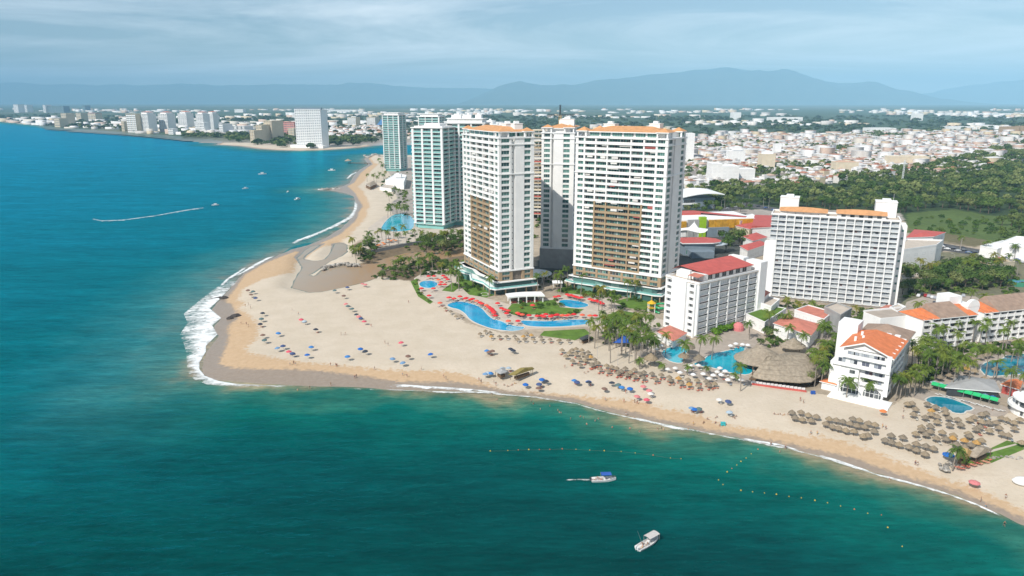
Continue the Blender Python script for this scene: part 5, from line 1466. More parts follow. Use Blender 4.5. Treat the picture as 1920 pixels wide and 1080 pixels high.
def palm_crown(seed, n=18, L=3.7):
    r = random.Random(seed); b = MB()
    for i in range(n):
        az = 2 * math.pi * (i + r.uniform(-.3, .3)) / n
        el = r.choice((1.0, .75, .5, .25, -.05, -.35)) + r.uniform(-.1, .1)
        l = L * r.uniform(.8, 1.12)
        ca, sa = math.cos(az), math.sin(az)
        pts, x, z, a = [], .1, 0, el
        K = 7
        for k in range(K + 1):
            pts.append((x, z))
            x += math.cos(a) * l / K; z += math.sin(a) * l / K; a -= r.uniform(.20, .30)
        def P(k, side, out, dn): 
            x, z = pts[k]
            return (ca * x - sa * side * out, sa * x + ca * side * out, z - dn)
        for k in range(K):
            b.add([P(k, 1, .05, 0), P(k, -1, .05, 0), P(k + 1, -1, .04, 0), P(k + 1, 1, .04, 0)], [(0, 1, 2, 3)])
            w = .85 * math.sin(math.pi * min(1, (k + .8) / (K + .3))) ** .6 * r.uniform(.8, 1.15)
            for s in (1, -1):
                x, z = pts[k]; x2, z2 = pts[k + 1]
                tip = Vector((ca * (x2 * 1.0 + .25) - sa * s * w, sa * (x2 * 1.0 + .25) + ca * s * w, z2 - .30 - r.uniform(0, .25)))
                b.add([P(k, s, .03, 0), P(k + 1, s, .03, 0), tuple(tip)], [(0, 1, 2)])
    # nuts and old skirt
    for i in range(5):
        a = i * 1.3; b.add([(.25 * math.cos(a), .25 * math.sin(a), -.1), (.55 * math.cos(a + .3), .55 * math.sin(a + .3), -.75), (.3 * math.cos(a + .6), .3 * math.sin(a + .6), -.2)], [(0, 1, 2)])
    return b.mesh('crown', [M['palm']])
PALM_C = [palm_crown(s) for s in range(5)]
def palm_trunk(seed, h=10.0):
    r = random.Random(seed); b = MB()
    K = 6; ang = r.uniform(0, 6.28); lean = r.uniform(.2, 1.1)
    prev = Vector((0, 0, -.3)); rp = .24
    for k in range(1, K + 1):
        f = k / K; p = Vector((math.cos(ang) * lean * f * f, math.sin(ang) * lean * f * f, h * f)); rr = .24 - .11 * f
        b.tube(prev, p, rp, rr, 7, cap=False); prev, rp = p, rr
    return b.mesh('trunk', [M['trunk']]), prev
PALM_T = [palm_trunk(s) for s in range(4)]
N_PALM = [0]
def palm(x, y, h, label, group, s=1.0, z=0.0):
    i = N_PALM[0]; N_PALM[0] += 1
    r = random.Random(i * 7 + 1)
    root = empty('palm_tree', (x, y, z), r.uniform(0, 6.28), label, 'palm tree', group)
    tm, tp = PALM_T[i % 4]
    k = h / 10.0
    ob('trunk', tm, root, (0, 0, 0), 0, (1, 1, k))
    ob('crown', PALM_C[i % 5], root, (tp.x, tp.y, tp.z * k - .05), 0, (s, s, s))
    return root
def palms(pts, rect, sc, label, group, h=(8.5, 12), s=(.85, 1.15)):
    for i, (x, y) in enumerate(pts):
        r = random.Random(int(x * 13 + y * 7))
        hh = r.uniform(*h)
        px, py = rect[0] + x / sc, rect[1] + y / sc
        X, Y = gp(px, py, hh)
        palm(X, Y, hh, label, group, r.uniform(*s))

def crown_mesh(seed, n_lobes=9, cards=46, rad=4.6, hh=3.4, size=(.75, 1.25), mat='leaf'):
    """Tree crown of leaf clumps spread over uneven lobes."""
    r = random.Random(seed); b = MB()
    lobes = [(0, 0, hh * .35, rad * .62)]
    for i in range(n_lobes - 1):
        a = r.uniform(0, 6.28); d = rad * r.uniform(.35, .72)
        lobes.append((d * math.cos(a), d * math.sin(a), r.uniform(-.25, .55) * hh, rad * r.uniform(.28, .46)))
    for (cx, cy, cz, lr) in lobes:
        m = int(cards * (lr / (rad * .42)) ** 1.3)
        for k in range(m):
            u = r.uniform(-.45, 1); t_ = r.uniform(0, 6.28); q = math.sqrt(max(0, 1 - u * u))
            nrm = Vector((q * math.cos(t_), q * math.sin(t_), u))
            rr = lr * r.uniform(.82, 1.1)
            c = Vector((cx, cy, cz)) + Vector((nrm.x * rr, nrm.y * rr, nrm.z * rr * .8))
            nn = (nrm + Vector((r.uniform(-.5, .5), r.uniform(-.5, .5), r.uniform(-.2, .6)))).normalized()
            a = nn.orthogonal().normalized(); e = nn.cross(a); s = r.uniform(*size) * .5
            sp = r.uniform(0, 6.28); a2 = a * math.cos(sp) + e * math.sin(sp); e2 = nn.cross(a2)
            b.add([tuple(c + a2 * s), tuple(c + e2 * s * .8), tuple(c - a2 * s - nn * s * .25), tuple(c - e2 * s * .8)], [(0, 1, 2, 3)])
    return b
TREE_C = [crown_mesh(s, mat='leaf').mesh('crown', [M['leaf']]) for s in range(6)]
SHRUB_C = [crown_mesh(40 + s, 6, 26, 1.5, 1.0, (.35, .6)).mesh('foliage', [M['shrub']]) for s in range(4)]
def trunk_mesh(seed):
    r = random.Random(seed); b = MB()
    b.tube((0, 0, -.3), (.1, .1, 3.2), .34, .24, 7, cap=False)
    for k in range(4):
        a = k * 1.6 + r.uniform(-.3, .3)
        b.tube((.1, .1, 3.0), (1.9 * math.cos(a), 1.9 * math.sin(a), 5.6), .2, .08, 5, cap=False)
    return b.mesh('trunk', [M['bark']])
TREE_T = [trunk_mesh(s) for s in range(3)]
N_TREE = [0]
def tree(x, y, k, label, group, sq=1.0, name='broadleaf_tree', z=0.0):
    """Broadleaf tree, about 9 m tall at k = 1."""
    i = N_TREE[0]; N_TREE[0] += 1
    r = random.Random(i * 5 + 3)
    root = empty(name, (x, y, z), r.uniform(0, 6.28), label, 'tree', group)
    ob('trunk', TREE_T[i % 3], root, (0, 0, 0), 0, (k, k, k))
    ob('crown', TREE_C[i % 6], root, (0, 0, 5.6 * k), 0, (k * r.uniform(.9, 1.15), k * r.uniform(.9, 1.15), k * sq))
    return root
def shrub(x, y, k, label, group, z=0.0):
    r = random.Random(int(x * 31 + y * 17))
    o = ob('shrub', SHRUB_C[r.randrange(4)], None, (x, y, z + .7 * k), r.uniform(0, 6.28), (k, k, k * r.uniform(.7, 1.0)))
    return tag(o, label, 'shrub', group)
def scatter(pxs, n, seed, z=0.0, mind=0.0):
    """Random points inside a surveyed outline, evenly spread over the ground."""
    pl = [gp(x, y, z) for x, y in pxs]
    g = np.random.RandomState(seed)
    x0, x1 = min(p[0] for p in pl), max(p[0] for p in pl); y0, y1 = min(p[1] for p in pl), max(p[1] for p in pl)
    X, Y = g.uniform(x0, x1, n * 30), g.uniform(y0, y1, n * 30)
    k = inpoly(X, Y, pl)
    out = []
    for a, b_ in zip(X[k], Y[k]):
        if len(out) >= n: break
        if mind and any((a - c) ** 2 + (b_ - d) ** 2 < mind * mind for c, d in out): continue
        out.append((float(a), float(b_)))
    return out

# ------------------------------------------------------------------ palms
G_ = 'palms of the hotel gardens'
palms([(545, 155), (915, 145), (955, 125), (1060, 145), (1088, 125), (1142, 85), (1240, 140), (1590, 185), (1645, 185), (1400, 245), (1470, 270), (1375, 232), (300, 60), (265, 110), (320, 110)], RA, 4, 'tall palm in the garden below the two big apartment towers', 'palms below the apartment towers', (10, 13))
palms([(840, 480), (980, 440), (1100, 420), (1180, 380), (1250, 450), (1150, 520), (1300, 420), (1350, 350), (1280, 520), (1330, 560), (1400, 480), (1480, 440), (1560, 400), (1620, 440), (1700, 390), (1780, 440), (1600, 620), (1170, 690), (1540, 760), (1450, 700), (1620, 760), (1840, 760), (1780, 700), (1400, 600), (1250, 600), (1080, 560), (1500, 540), (930, 560), (1040, 360), (1210, 130), (1690, 620), (1480, 640), (1340, 660), (1660, 540), (1100, 470), (1220, 520), (1380, 410), (1560, 690), (1720, 720)], (1000, 540), 8, 'palm in the dense grove beside the sand court', 'palm grove by the small hotel', (8.5, 13), (.72, 1.0))
palms([(930, 290), (1030, 290), (820, 340), (1250, 505), (600, 300), (680, 262), (1310, 180), (1460, 108), (1520, 122), (1600, 110), (1590, 212), (1690, 262), (1860, 190)], RB, 4, 'single palm round the turquoise pool and the coral-roofed restaurant', 'palms by the turquoise pool', (7.5, 10.5))
palms([(480, 462), (660, 490), (840, 500), (1005, 515), (1195, 565)], RB, 4, 'low yellowish palm on the parasol terrace by the turquoise pool', 'young palms on the parasol terrace', (3, 4), (.6, .75))
palms([(920, 380), (990, 400), (1060, 570), (900, 640), (950, 680), (940, 760), (920, 600), (1100, 520), (1010, 560), (880, 720), (850, 660), (1130, 470), (1060, 470), (960, 540)], (1370, 540), 5.4, 'palm between the thatched restaurant and the orange-roofed hotel', 'palms behind the thatched restaurant', (9, 12))
palms([(120, 710), (230, 775), (430, 785), (560, 745)], (1540, 540), 4.5, 'slim palm on the sand in front of the orange-roofed hotel', 'palms before the orange-roofed hotel', (6.5, 8))
palms([(610, 735), (650, 760), (690, 740), (730, 745), (770, 715), (810, 715), (850, 680), (880, 660)], (1540, 540), 4.5, 'sunlit palm in the row by the shaded hotel flank', 'palm row beside the orange-roofed hotel', (8, 9.5))
palms([(240, 560), (330, 520), (420, 480), (360, 600), (450, 640), (520, 350), (630, 360), (810, 290), (1010, 280), (1180, 270), (1390, 390), (1450, 300), (1510, 520), (880, 580), (690, 620), (620, 700), (760, 800), (960, 800), (1270, 780), (1060, 610), (1200, 620), (810, 430), (1500, 900), (820, 720), (560, 560), (1090, 330), (470, 560), (550, 640), (1330, 640), (1580, 620), (1610, 940), (400, 700), (300, 640), (700, 700)], (1680, 560), 6.75, 'tall palm in front of the low hotel wings', 'palms before the low hotel wings', (9.5, 13))
palms([(270, 540), (420, 520), (540, 510), (640, 500), (720, 500), (480, 470), (840, 450), (990, 420), (1010, 490), (1130, 290), (1250, 470), (1290, 440), (1200, 410), (1440, 320), (1470, 480), (880, 240), (430, 900), (980, 780), (1100, 830), (1250, 850), (1350, 790), (1060, 430), (1380, 420), (940, 480), (580, 540), (330, 560)], (1640, 400), 5.4, 'palm along the covered walkway and car park', 'palms by the car park', (8, 11))
palms([(145, 310), (350, 240), (390, 300), (450, 230), (510, 200), (660, 180), (790, 160), (240, 390), (300, 350), (130, 420), (230, 430), (600, 240), (720, 260), (820, 240), (930, 210), (1000, 220), (1110, 250), (1180, 260), (1270, 240), (1330, 230), (1400, 200), (1490, 220), (850, 560), (960, 520), (1150, 520), (1350, 500), (760, 560), (700, 600), (1270, 640), (1400, 620), (1000, 600), (330, 300), (180, 450), (560, 220)], (640, 400), 6.75, 'palm on the river bank below the aqua tower', 'palms on the river bank', (7, 10.5))
palms([(570, 180), (620, 180), (660, 170), (690, 180), (760, 280), (800, 290), (850, 300), (730, 320), (740, 410), (790, 410), (840, 400), (860, 420), (640, 195), (700, 160), (655, 70), (670, 90), (680, 110), (850, 330), (780, 400), (810, 425), (720, 425)], (540, 280), 3.858, 'palm on the beach beside the aqua towers', 'palms on the upper beach', (8, 11), (1.0, 1.3))
palms([(715, 770)], (1660, 700), 5.4, 'lone palm beside the thatched beach bar', None, (6, 6.5))
palms([(165, 60), (170, 150), (190, 100), (160, 210)], (1000, 200), 3.18, 'palm in the gap behind the shaded tower', 'palms behind the towers', (8, 10))

# ------------------------------------------------------------------ garden shrubs and broadleaf trees
for i, (x, y) in enumerate(scatter([(850, 505), (880, 512), (928, 548), (900, 556), (862, 545), (838, 530)], 26, 3, mind=2.0)):
    shrub(x, y, rnd.uniform(.9, 1.6), 'leafy shrub in the planting bed under the beach tower', 'shrubs below the beach tower')
for i, (x, y) in enumerate(scatter([(955, 572), (1050, 560), (1060, 575), (1100, 590), (1020, 596), (965, 596)], 18, 4, mind=2.5)):
    shrub(x, y, rnd.uniform(.8, 1.5), 'leafy shrub between the pools and the white pavilion', 'shrubs between the pools')
for i, (x, y) in enumerate(scatter([(1040, 548), (1100, 540), (1230, 560), (1240, 610), (1120, 610), (1170, 575)], 34, 5, mind=2.5)):
    shrub(x, y, rnd.uniform(.9, 1.7), 'leafy shrub on the lawns before the broad apartment tower', 'shrubs before the broad tower')
for i, (x, y) in enumerate(scatter([(1700, 690), (1740, 660), (1920, 650), (1920, 664), (1830, 670), (1760, 700), (1720, 716)], 46, 6, mind=2.2)):
    shrub(x, y, rnd.uniform(.9, 1.8), 'leafy shrub under the palms of the low hotel wings', 'shrubs before the low hotel wings')
for i, (x, y) in enumerate(scatter([(770, 530), (782, 520), (790, 548), (812, 568), (790, 560)], 10, 8, mind=1.6)):
    shrub(x, y, rnd.uniform(.5, .9), 'dry shrub on the dune edge by the round pool', 'dune shrubs')
for i, (x, y) in enumerate(scatter([(712, 340), (765, 300), (765, 420), (730, 405)], 16, 9, mind=4)):
    shrub(x, y, rnd.uniform(1.2, 2.0), 'shrub on the upper beach beside the aqua towers', 'upper beach shrubs')
for i, (x, y) in enumerate(scatter([(1540, 690), (1560, 640), (1610, 610), (1660, 620), (1600, 660), (1572, 730)], 16, 21, mind=4)):
    tree(x, y, rnd.uniform(.5, .8), 'dense tree behind the thatched restaurant', 'trees behind the thatched restaurant')
for i, (x, y) in enumerate(scatter([(1425, 650), (1440, 620), (1500, 632), (1520, 650), (1470, 655)], 7, 22, mind=4)):
    tree(x, y, rnd.uniform(.4, .6), 'small tree by the coral-roofed restaurant', 'trees by the coral-roofed restaurant')
tree(*gp(1517, 722, 0), .62, 'round green tree at the seaward corner of the thatched restaurant', None)
for i, (x, y) in enumerate(scatter([(1100, 625), (1130, 600), (1225, 615), (1235, 660), (1150, 650)], 4, 23, mind=4)):
    tree(x, y, rnd.uniform(.35, .6), 'small shade tree among the palms of the grove', 'shade trees in the palm grove')
for i, (x, y) in enumerate(scatter([(1345, 470), (1360, 450), (1400, 448), (1402, 472), (1370, 482)], 8, 24, mind=5)):
    tree(x, y, rnd.uniform(.9, 1.2), 'tall tree in the court of the shopping centre', 'trees at the shopping centre')
for i, (x, y) in enumerate(scatter([(1690, 560), (1692, 520), (1830, 505), (1890, 520), (1880, 548), (1760, 548)], 52, 25, mind=5)):
    tree(x, y, rnd.uniform(.7, 1.15), 'spreading tree beside the car park beyond the broad hotel', 'trees by the car park')
for i, (x, y) in enumerate(scatter([(770, 478), (780, 455), (870, 448), (872, 470), (820, 478)], 15, 26, mind=5)):
    tree(x, y, rnd.uniform(.7, 1.1), 'dark tree on the river bank by the aqua tower', 'trees on the river bank')
for i, (x, y) in enumerate(scatter([(700, 530), (720, 505), (790, 490), (870, 492), (872, 512), (790, 515)], 14, 27, mind=5)):
    tree(x, y, rnd.uniform(.45, .75), 'low tree between the river and the round pool', 'trees by the river mouth')
for i, (x, y) in enumerate(scatter([(672, 485), (664, 470), (700, 455), (712, 470), (690, 495)], 8, 28, mind=4)):
    tree(x, y, rnd.uniform(.5, .8), 'bushy tree at the end of the retaining wall', 'trees at the wall end')
for i, (x, y) in enumerate(scatter([(1003, 480), (1003, 410), (1085, 400), (1085, 440), (1020, 450)], 9, 29, mind=6)):
    tree(x, y, rnd.uniform(.9, 1.3), 'tree seen in the gap behind the shaded tower', 'trees behind the towers')
for i, (x, y) in enumerate(scatter([(1285, 400), (1290, 385), (1400, 385), (1415, 398), (1350, 402)], 22, 30, mind=5)):
    tree(x, y, rnd.uniform(.7, 1.0), 'tree in the belt behind the shopping centre', 'trees behind the shopping centre')
for i, q in enumerate([(1340, 627), (1352, 622), (1366, 620), (1378, 616)]):
    x, y = gp(*q, 0)
    o = ob('clipped_bush', cached('clip', lambda: crown_mesh(77, 5, 120, 2.6, 1.6, (.4, .7)).mesh('foliage', [M['ficus']])), None, (x, y, 1.4), i * 1.1, (1.25, 1.25, 1.0))
    tag(o, 'bright green clipped bush by the small hotel facade', 'bush', 'clipped bushes by the small hotel')

# ------------------------------------------------------------------ woodland behind the hotels
WOOD = [(1285, 372), (1330, 352), (1440, 352), (1560, 338), (1700, 322), (1800, 300), (1920, 268), (2010, 262), (2010, 402), (1860, 404), (1790, 392), (1700, 398), (1690, 405), (1600, 396), (1470, 390), (1400, 382), (1330, 396)]
wp = scatter(WOOD, 2600, 31, mind=0)
wa = np.array(wp); wn_ = vnoise(wa[:, 0], wa[:, 1], 38, 12)
wp = [p for p, q in zip(wp, wn_) if q < .84]
wp.sort(key=lambda p: p[1])
near_wood, far_wood = wp[:120], wp[120:]
for i, (x, y) in enumerate(near_wood):
    k = rnd.uniform(.8, 1.5)
    sz = 'small' if k < 1.0 else ('large' if k > 1.28 else 'middling')
    tree(x, y, k, '%s broadleaf tree in the woodland behind the broad hotel' % sz, '%s woodland trees behind the hotels' % sz, rnd.uniform(.8, 1.2))
fld = scatter([(1705, 436), (1790, 440), (1900, 440), (1960, 420), (1860, 405), (1720, 410)], 46, 33, mind=4)
for (x, y) in fld:
    shrub(x, y, rnd.uniform(.9, 2.8), 'shrub standing in the open green field', 'shrubs in the field')

def merged(name, base_v, base_f, items, mat, cols, jitter=None):
    """Many small copies of one shape joined into a single mesh with a colour each; items: (x, y, z, sx, sy, sz, rz)."""
    bv = np.array(base_v, dtype=np.float32); bf = np.array(base_f, dtype=np.int32)
    n, m = len(items), len(bv)
    it = np.array(items, dtype=np.float32)
    c, s = np.cos(it[:, 6])[:, None], np.sin(it[:, 6])[:, None]
    X = bv[None, :, 0] * it[:, 3:4]; Y = bv[None, :, 1] * it[:, 4:5]; Z = bv[None, :, 2] * it[:, 5:6]
    V = np.stack([X * c - Y * s + it[:, 0:1], X * s + Y * c + it[:, 1:2], Z + it[:, 2:3]], -1).reshape(-1, 3)
    F = (bf[None] + (np.arange(n) * m)[:, None, None]).reshape(-1, bf.shape[1])
    C = np.repeat(np.asarray(cols, dtype=np.float32), m, axis=0)
    return ob(name, np_mesh(name, V, F, [M[mat]], C))
M['wood_tint'] = tinted('far_foliage', .9, .4, .3, .1)
lo = crown_mesh(90, 6, 20, 4.6, 3.4, (1.2, 2.0))
def greens(n, seed, a=(0.050, 0.098, 0.022), b_=(0.21, 0.245, 0.085)):
    r = np.random.RandomState(seed); t_ = (r.rand(n) ** 1.5)[:, None]
    return np.array(a) * (1 - t_) + np.array(b_) * t_
it = [(x, y, 5.2 * k, k * rnd.uniform(.9, 1.2), k * rnd.uniform(.9, 1.2), k * rnd.uniform(.8, 1.2), rnd.uniform(0, 6.28)) for x, y in far_wood for k in [rnd.choice((.55, .75, .9, 1.1, 1.35, 1.6))]]
o = merged('woodland', lo.v, lo.f, it, 'wood_tint', greens(len(it), 5))
tag(o, 'dense green woodland between the hotels and the town', None, None, 'stuff')

palms([(40, 60), (150, 110), (330, 150), (480, 180), (610, 190), (760, 200), (880, 230), (250, 100), (700, 160)], (1470, 545), 5.0, 'palm in the yard before the broad hotel', 'palms before the broad hotel', (6, 8.5), (.8, 1.0))
for i, (x, y) in enumerate(scatter([(1600, 610), (1605, 588), (1665, 596), (1668, 612)], 7, 66, mind=4)):
    tree(x, y, rnd.uniform(.4, .65), 'small tree in the yard before the broad hotel', 'trees before the broad hotel')
# low planting under the palms, too dense to tell apart
und = []
for pxs, n, sd, kk in (([(1700, 700), (1740, 655), (1960, 640), (1960, 662), (1840, 668), (1770, 706), (1722, 722)], 170, 51, 1.0), ([(1100, 640), (1105, 618), (1150, 595), (1238, 605), (1236, 655), (1180, 652)], 70, 52, .8), ([(700, 525), (712, 500), (800, 484), (872, 488), (872, 515), (790, 518), (740, 528)], 150, 53, 1.2), ([(655, 478), (670, 458), (710, 440), (712, 470), (690, 494)], 60, 54, 1.2), ([(760, 470), (770, 440), (872, 436), (872, 468), (820, 474)], 110, 55, 1.4),
                       ([(1540, 690), (1555, 645), (1610, 605), (1664, 618), (1600, 655), (1566, 730)], 110, 56, 1.0), ([(1690, 560), (1690, 500), (1840, 498), (1940, 520), (1900, 552), (1760, 550)], 230, 57, 1.4), ([(1005, 540), (1010, 515), (1080, 505), (1090, 540)], 50, 58, 1.2), ([(1040, 548), (1090, 538), (1235, 562), (1236, 572), (1130, 556)], 60, 59, .9), ([(1000, 470), (1000, 400), (1090, 390), (1090, 460)], 70, 60, 2.4), ([(1430, 652), (1445, 622), (1500, 630), (1520, 650)], 40, 61, .9), ([(1440, 572), (1450, 562), (1660, 592), (1665, 606), (1600, 604)], 90, 67, .9), ([(1596, 625), (1600, 600), (1668, 604), (1650, 625)], 50, 68, 1.0), ([(712, 345), (735, 320), (765, 300), (765, 425), (735, 405)], 60, 62, 1.6), ([(1860, 462), (1870, 430), (1960, 410), (1990, 450), (1930, 470)], 60, 63, 2.2)):
    for x, y in scatter(pxs, n, sd):
        k = kk * rnd.uniform(.5, 1.15); und.append((x, y, .5 * k, k, k, k * rnd.uniform(.6, 1.0), rnd.uniform(0, 6.28)))
us = crown_mesh(92, 5, 16, 1.5, 1.0, (.5, .9))
o = merged('undergrowth', us.v, us.f, und, 'wood_tint', greens(len(und), 15, (0.045, 0.09, 0.018), (0.15, 0.21, 0.045)))
tag(o, 'low green planting under the palms of the resorts', None, None, 'stuff')
for i, (x, y) in enumerate(scatter([(1870, 446), (1880, 405), (1960, 402), (1980, 440)], 14, 64, mind=7)):
    tree(x, y, rnd.uniform(.9, 1.3), 'broad tree at the far right edge of the open field', 'trees at the field edge')

# ------------------------------------------------------------------ mid-rise blocks in the town
def rect_from_px(xl, xr, yb, depth):
    a, c = Vector(gp(xl, yb, 0)), Vector(gp(xr, yb, 0))
    d = (c - a).normalized(); n = Vector((-d.y, d.x))
    return [tuple(a), tuple(c), tuple(c + n * depth), tuple(a + n * depth)]
def town_block(name, label, cat, xl, xr, yb, yt, depth, floors, wall='white', roof='white2', group=None, gap=3.4, ww=2.2, glass='glassS', turn=0.0, style='flat', rise=3):
    pl = rect_from_px(xl, xr, yb, depth)
    if turn:
        a = Vector(pl[0]); rot = Matrix.Rotation(turn, 2)
        pl = [tuple(a + rot @ (Vector(p) - a)) for p in pl]
    h = top_at((xl + xr) / 2, yt, *[(pl[0][0] + pl[1][0]) / 2, (pl[0][1] + pl[1][1]) / 2])
    return outline_building(name, label, cat, pl, max(5, h), floors=floors, wall=wall, roof=roof, group=group, gap=gap, ww=ww, glass=glass, parapet=1.0, style=style, rise=rise)
town_block('apartment_block', 'slim white tower block with dark flank just behind the broad apartment tower', 'apartment block', 1287, 1300, 303, 251, 22, 14, gap=5, ww=2.4)
t_ = town_block('apartment_block', 'white gridded mid-rise with dark bays among the town roofs', 'apartment block', 1366, 1396, 309, 284, 20, 7, wall='white', roof='white2', gap=4.6, ww=3.4)
machine_room(t_, -6, -5, 24, 14, 10, 6)
t_ = town_block('apartment_block', 'cream and white town block with a stepped white crown', 'apartment block', 1427, 1452, 320, 290, 20, 8, wall='cream', roof='white2', gap=6, ww=2.4)
machine_room(t_, -7, -6, 25, 15, 12, 4)
town_block('apartment_block', 'plain white slab standing in the middle of the town', 'apartment block', 1452, 1464, 290, 271, 14, 6, wall='white', gap=8)
t_ = town_block('apartment_block', 'stepped white balconied block at the edge of the woodland', 'apartment block', 1333, 1352, 349, 308, 26, 7, wall='white', gap=5, ww=3, glass='glassH')
t_ = town_block('apartment_block', 'white terraced block with blue-shaded balconies at the woodland edge', 'apartment block', 1352, 1384, 349, 313, 22, 6, wall='white', gap=5.5, ww=4.4, glass='glassH')
town_block('apartment_block', 'white low wing beside the terraced block at the woodland edge', 'apartment block', 1384, 1414, 345, 318, 18, 5, wall='white', gap=5, ww=3.6, glass='glassH')
town_block('apartment_block', 'long tan apartment block with dark stair slots near the radio mast', 'apartment block', 1666, 1737, 312, 294, 16, 5, wall='cream', gap=7, ww=2.6)
town_block('apartment_block', 'ochre apartment cluster above the woodland', 'apartment block', 1566, 1608, 325, 305, 18, 4, wall='cream', roof='mauve', gap=5)
town_block('apartment_block', 'terracotta coloured blocks at the right edge of the town', 'apartment block', 1882, 1910, 251, 238, 30, 5, wall='brown', roof='mauve', gap=9)
town_block('apartment_block', 'second terracotta block at the very edge of the picture', 'apartment block', 1912, 1940, 251, 237, 30, 5, wall='brown', roof='mauve', gap=9)
town_block('tower_block', 'lone white leaning-sided tower far out on the plain', 'tower', 1714, 1730, 226, 213, 40, 6, wall='white', gap=20)
town_block('warehouse', 'long white warehouse roof beyond the town', 'warehouse', 1632, 1680, 246, 240, 60, 1, wall='white', win=False) if False else None
for (xl, xr, yb, yt, lab) in ((1632, 1680, 246.5, 240.5, 'long white warehouse beyond the right of the town'), (1706, 1735, 250, 244, 'white warehouse next to the long one beyond the town'), (1444, 1505, 226, 220, 'long white hangar with a spike far out on the plain'), (1374, 1389, 224, 211, 'white mid-rise far out beyond the green plain'), (1780, 1832, 243, 238, 'wide pale sheds on the far plain'), (1838, 1870, 240, 235, 'pale sheds near the far right hills'), (1760, 1905, 216, 212.5, 'long terraced white buildings under the far right hills')):
    pl = rect_from_px(xl, xr, yb, 60)
    outline_building('warehouse', lab, 'warehouse', pl, max(6, top_at(0, yt, *pl[0])), floors=1, wall='white', roof='white2', win=False, parapet=.5)

# ------------------------------------------------------------------ houses of the town
TOWN = [(1287, 362), (1287, 262), (1400, 250), (1560, 256), (1640, 246), (1760, 246), (1920, 250), (1960, 262), (1960, 290), (1860, 318), (1760, 332), (1700, 326), (1640, 334), (1560, 345), (1500, 348), (1440, 350), (1330, 356)]
tw = world(TOWN, 0)
WALLS = [(0.74, 0.73, 0.70), (0.78, 0.77, 0.75), (0.66, 0.61, 0.53), (0.70, 0.67, 0.62), (0.60, 0.46, 0.37), (0.76, 0.75, 0.73), (0.58, 0.55, 0.51), (0.64, 0.54, 0.38), (0.78, 0.77, 0.76)]
ROOFS = [(0.42, 0.19, 0.12), (0.70, 0.69, 0.66), (0.48, 0.30, 0.22), (0.60, 0.58, 0.55), (0.74, 0.73, 0.71), (0.66, 0.64, 0.61), (0.52, 0.38, 0.30)]
r = random.Random(5)
houses = []
ang = R(24); ca, sa = math.cos(ang), math.sin(ang)
for i in range(-22, 170):
    for j in range(-66, 190):
        u, v = i * 14.2 + (i // 5) * 6, j * 12.6 + (j // 2) * 6.5
        X, Y = 250 + u * ca - v * sa, 800 + u * sa + v * ca
        if Y < 830 or Y > 2500 or abs(X) > Y * .9: continue
        houses.append((X + r.uniform(-2, 2), Y + r.uniform(-2, 2)))
ha = np.array(houses)
k_ = inpoly(ha[:, 0], ha[:, 1], tw)
park = vnoise(ha[:, 0], ha[:, 1], 130, 21)
k_ &= ~((park > .73) & (ha[:, 1] > 950)) & (np.array([r.random() for _ in houses]) < .93)
ha = ha[k_]
ha = ha[np.argsort(np.hypot(ha[:, 0], ha[:, 1]))]
vis = [(x, y) for x, y in ha if (960 + FOC * x / (y * CT)) < 1935]
M['hwall'] = objcol('house_wall', [(i / 9, c) for i, c in enumerate(WALLS)], .8, .1, scale=.5)
M['hroof'] = objcol('house_roof', [(i / 7, c) for i, c in enumerate(ROOFS)], .8, .2, scale=.5)
hm_wall = [MB().box(-w / 2, -d / 2, -.3, w / 2, d / 2, h).mesh('wall', [M['hwall']]) for w, d, h in ((11, 9, 6.2), (9, 8, 3.4), (13, 10, 6.6), (10, 10, 9.2))]
def roof_m(w, d, h, kind):
    b = MB()
    if kind: b.box(-w / 2 - .5, -d / 2 - .5, h, w / 2 + .5, d / 2 + .5, h + .25); b.add([(-w / 2 - .5, -d / 2 - .5, h + .254), (w / 2 + .5, -d / 2 - .5, h + .254), (w / 2 + .5, d / 2 + .5, h + .254), (-w / 2 - .5, d / 2 + .5, h + .254), (-w / 4, 0, h + 2.1), (w / 4, 0, h + 2.1)], [(0, 1, 5, 4), (1, 2, 5), (2, 3, 4, 5), (3, 0, 4)])
    else: b.box(-w / 2 - .15, -d / 2 - .15, h, w / 2 + .15, d / 2 + .15, h + .6); b.box(-w / 4, -d / 6, h + .6, w / 6, d / 3, h + 2.6)
    return b.mesh('roof', [M['hroof']])
hm_roof = [[roof_m(w, d, h, kd) for kd in (0, 1)] for w, d, h in ((11, 9, 6.2), (9, 8, 3.4), (13, 10, 6.6), (10, 10, 9.2))]
dims = ((11, 9, 6.2), (9, 8, 3.4), (13, 10, 6.6), (10, 10, 9.2))
for n_, (x, y) in enumerate(vis[:280]):
    q = r.choice((0, 0, 1, 1, 2, 3)); kd = r.random() < .5
    root = empty('town_house', (x, y, 0), ang + r.choice((0, math.pi / 2)), '%s %s-roofed house in the near streets of the town' % (('two-storey', 'low single-storey', 'wide two-storey', 'tall three-storey')[q], ('flat', 'hip')[kd]), 'house', '%s %s-roofed houses of the town' % (('two-storey', 'single-storey', 'wide two-storey', 'three-storey')[q], ('flat', 'hip')[kd]))
    ob('wall', hm_wall[q], root); ob('roof', hm_roof[q][kd], root)
    w, d, h = dims[q]
    for s in (-1, 1):
        ob('window', window_mesh(1.6, 1.4, 'glassS'), root, (s * w * .25 - .8, -d / 2 - .06, h - 2.2)); 
    ob('door', cached('hdoor', lambda: MB().box(0, -.05, 0, 1.1, .05, 2.2).mesh('door', [M['wood']])), root, (-.55, -d / 2 - .05, 0))
rest = vis[280:]
M['town_tint'] = tinted('far_houses', .8, .12, .4)
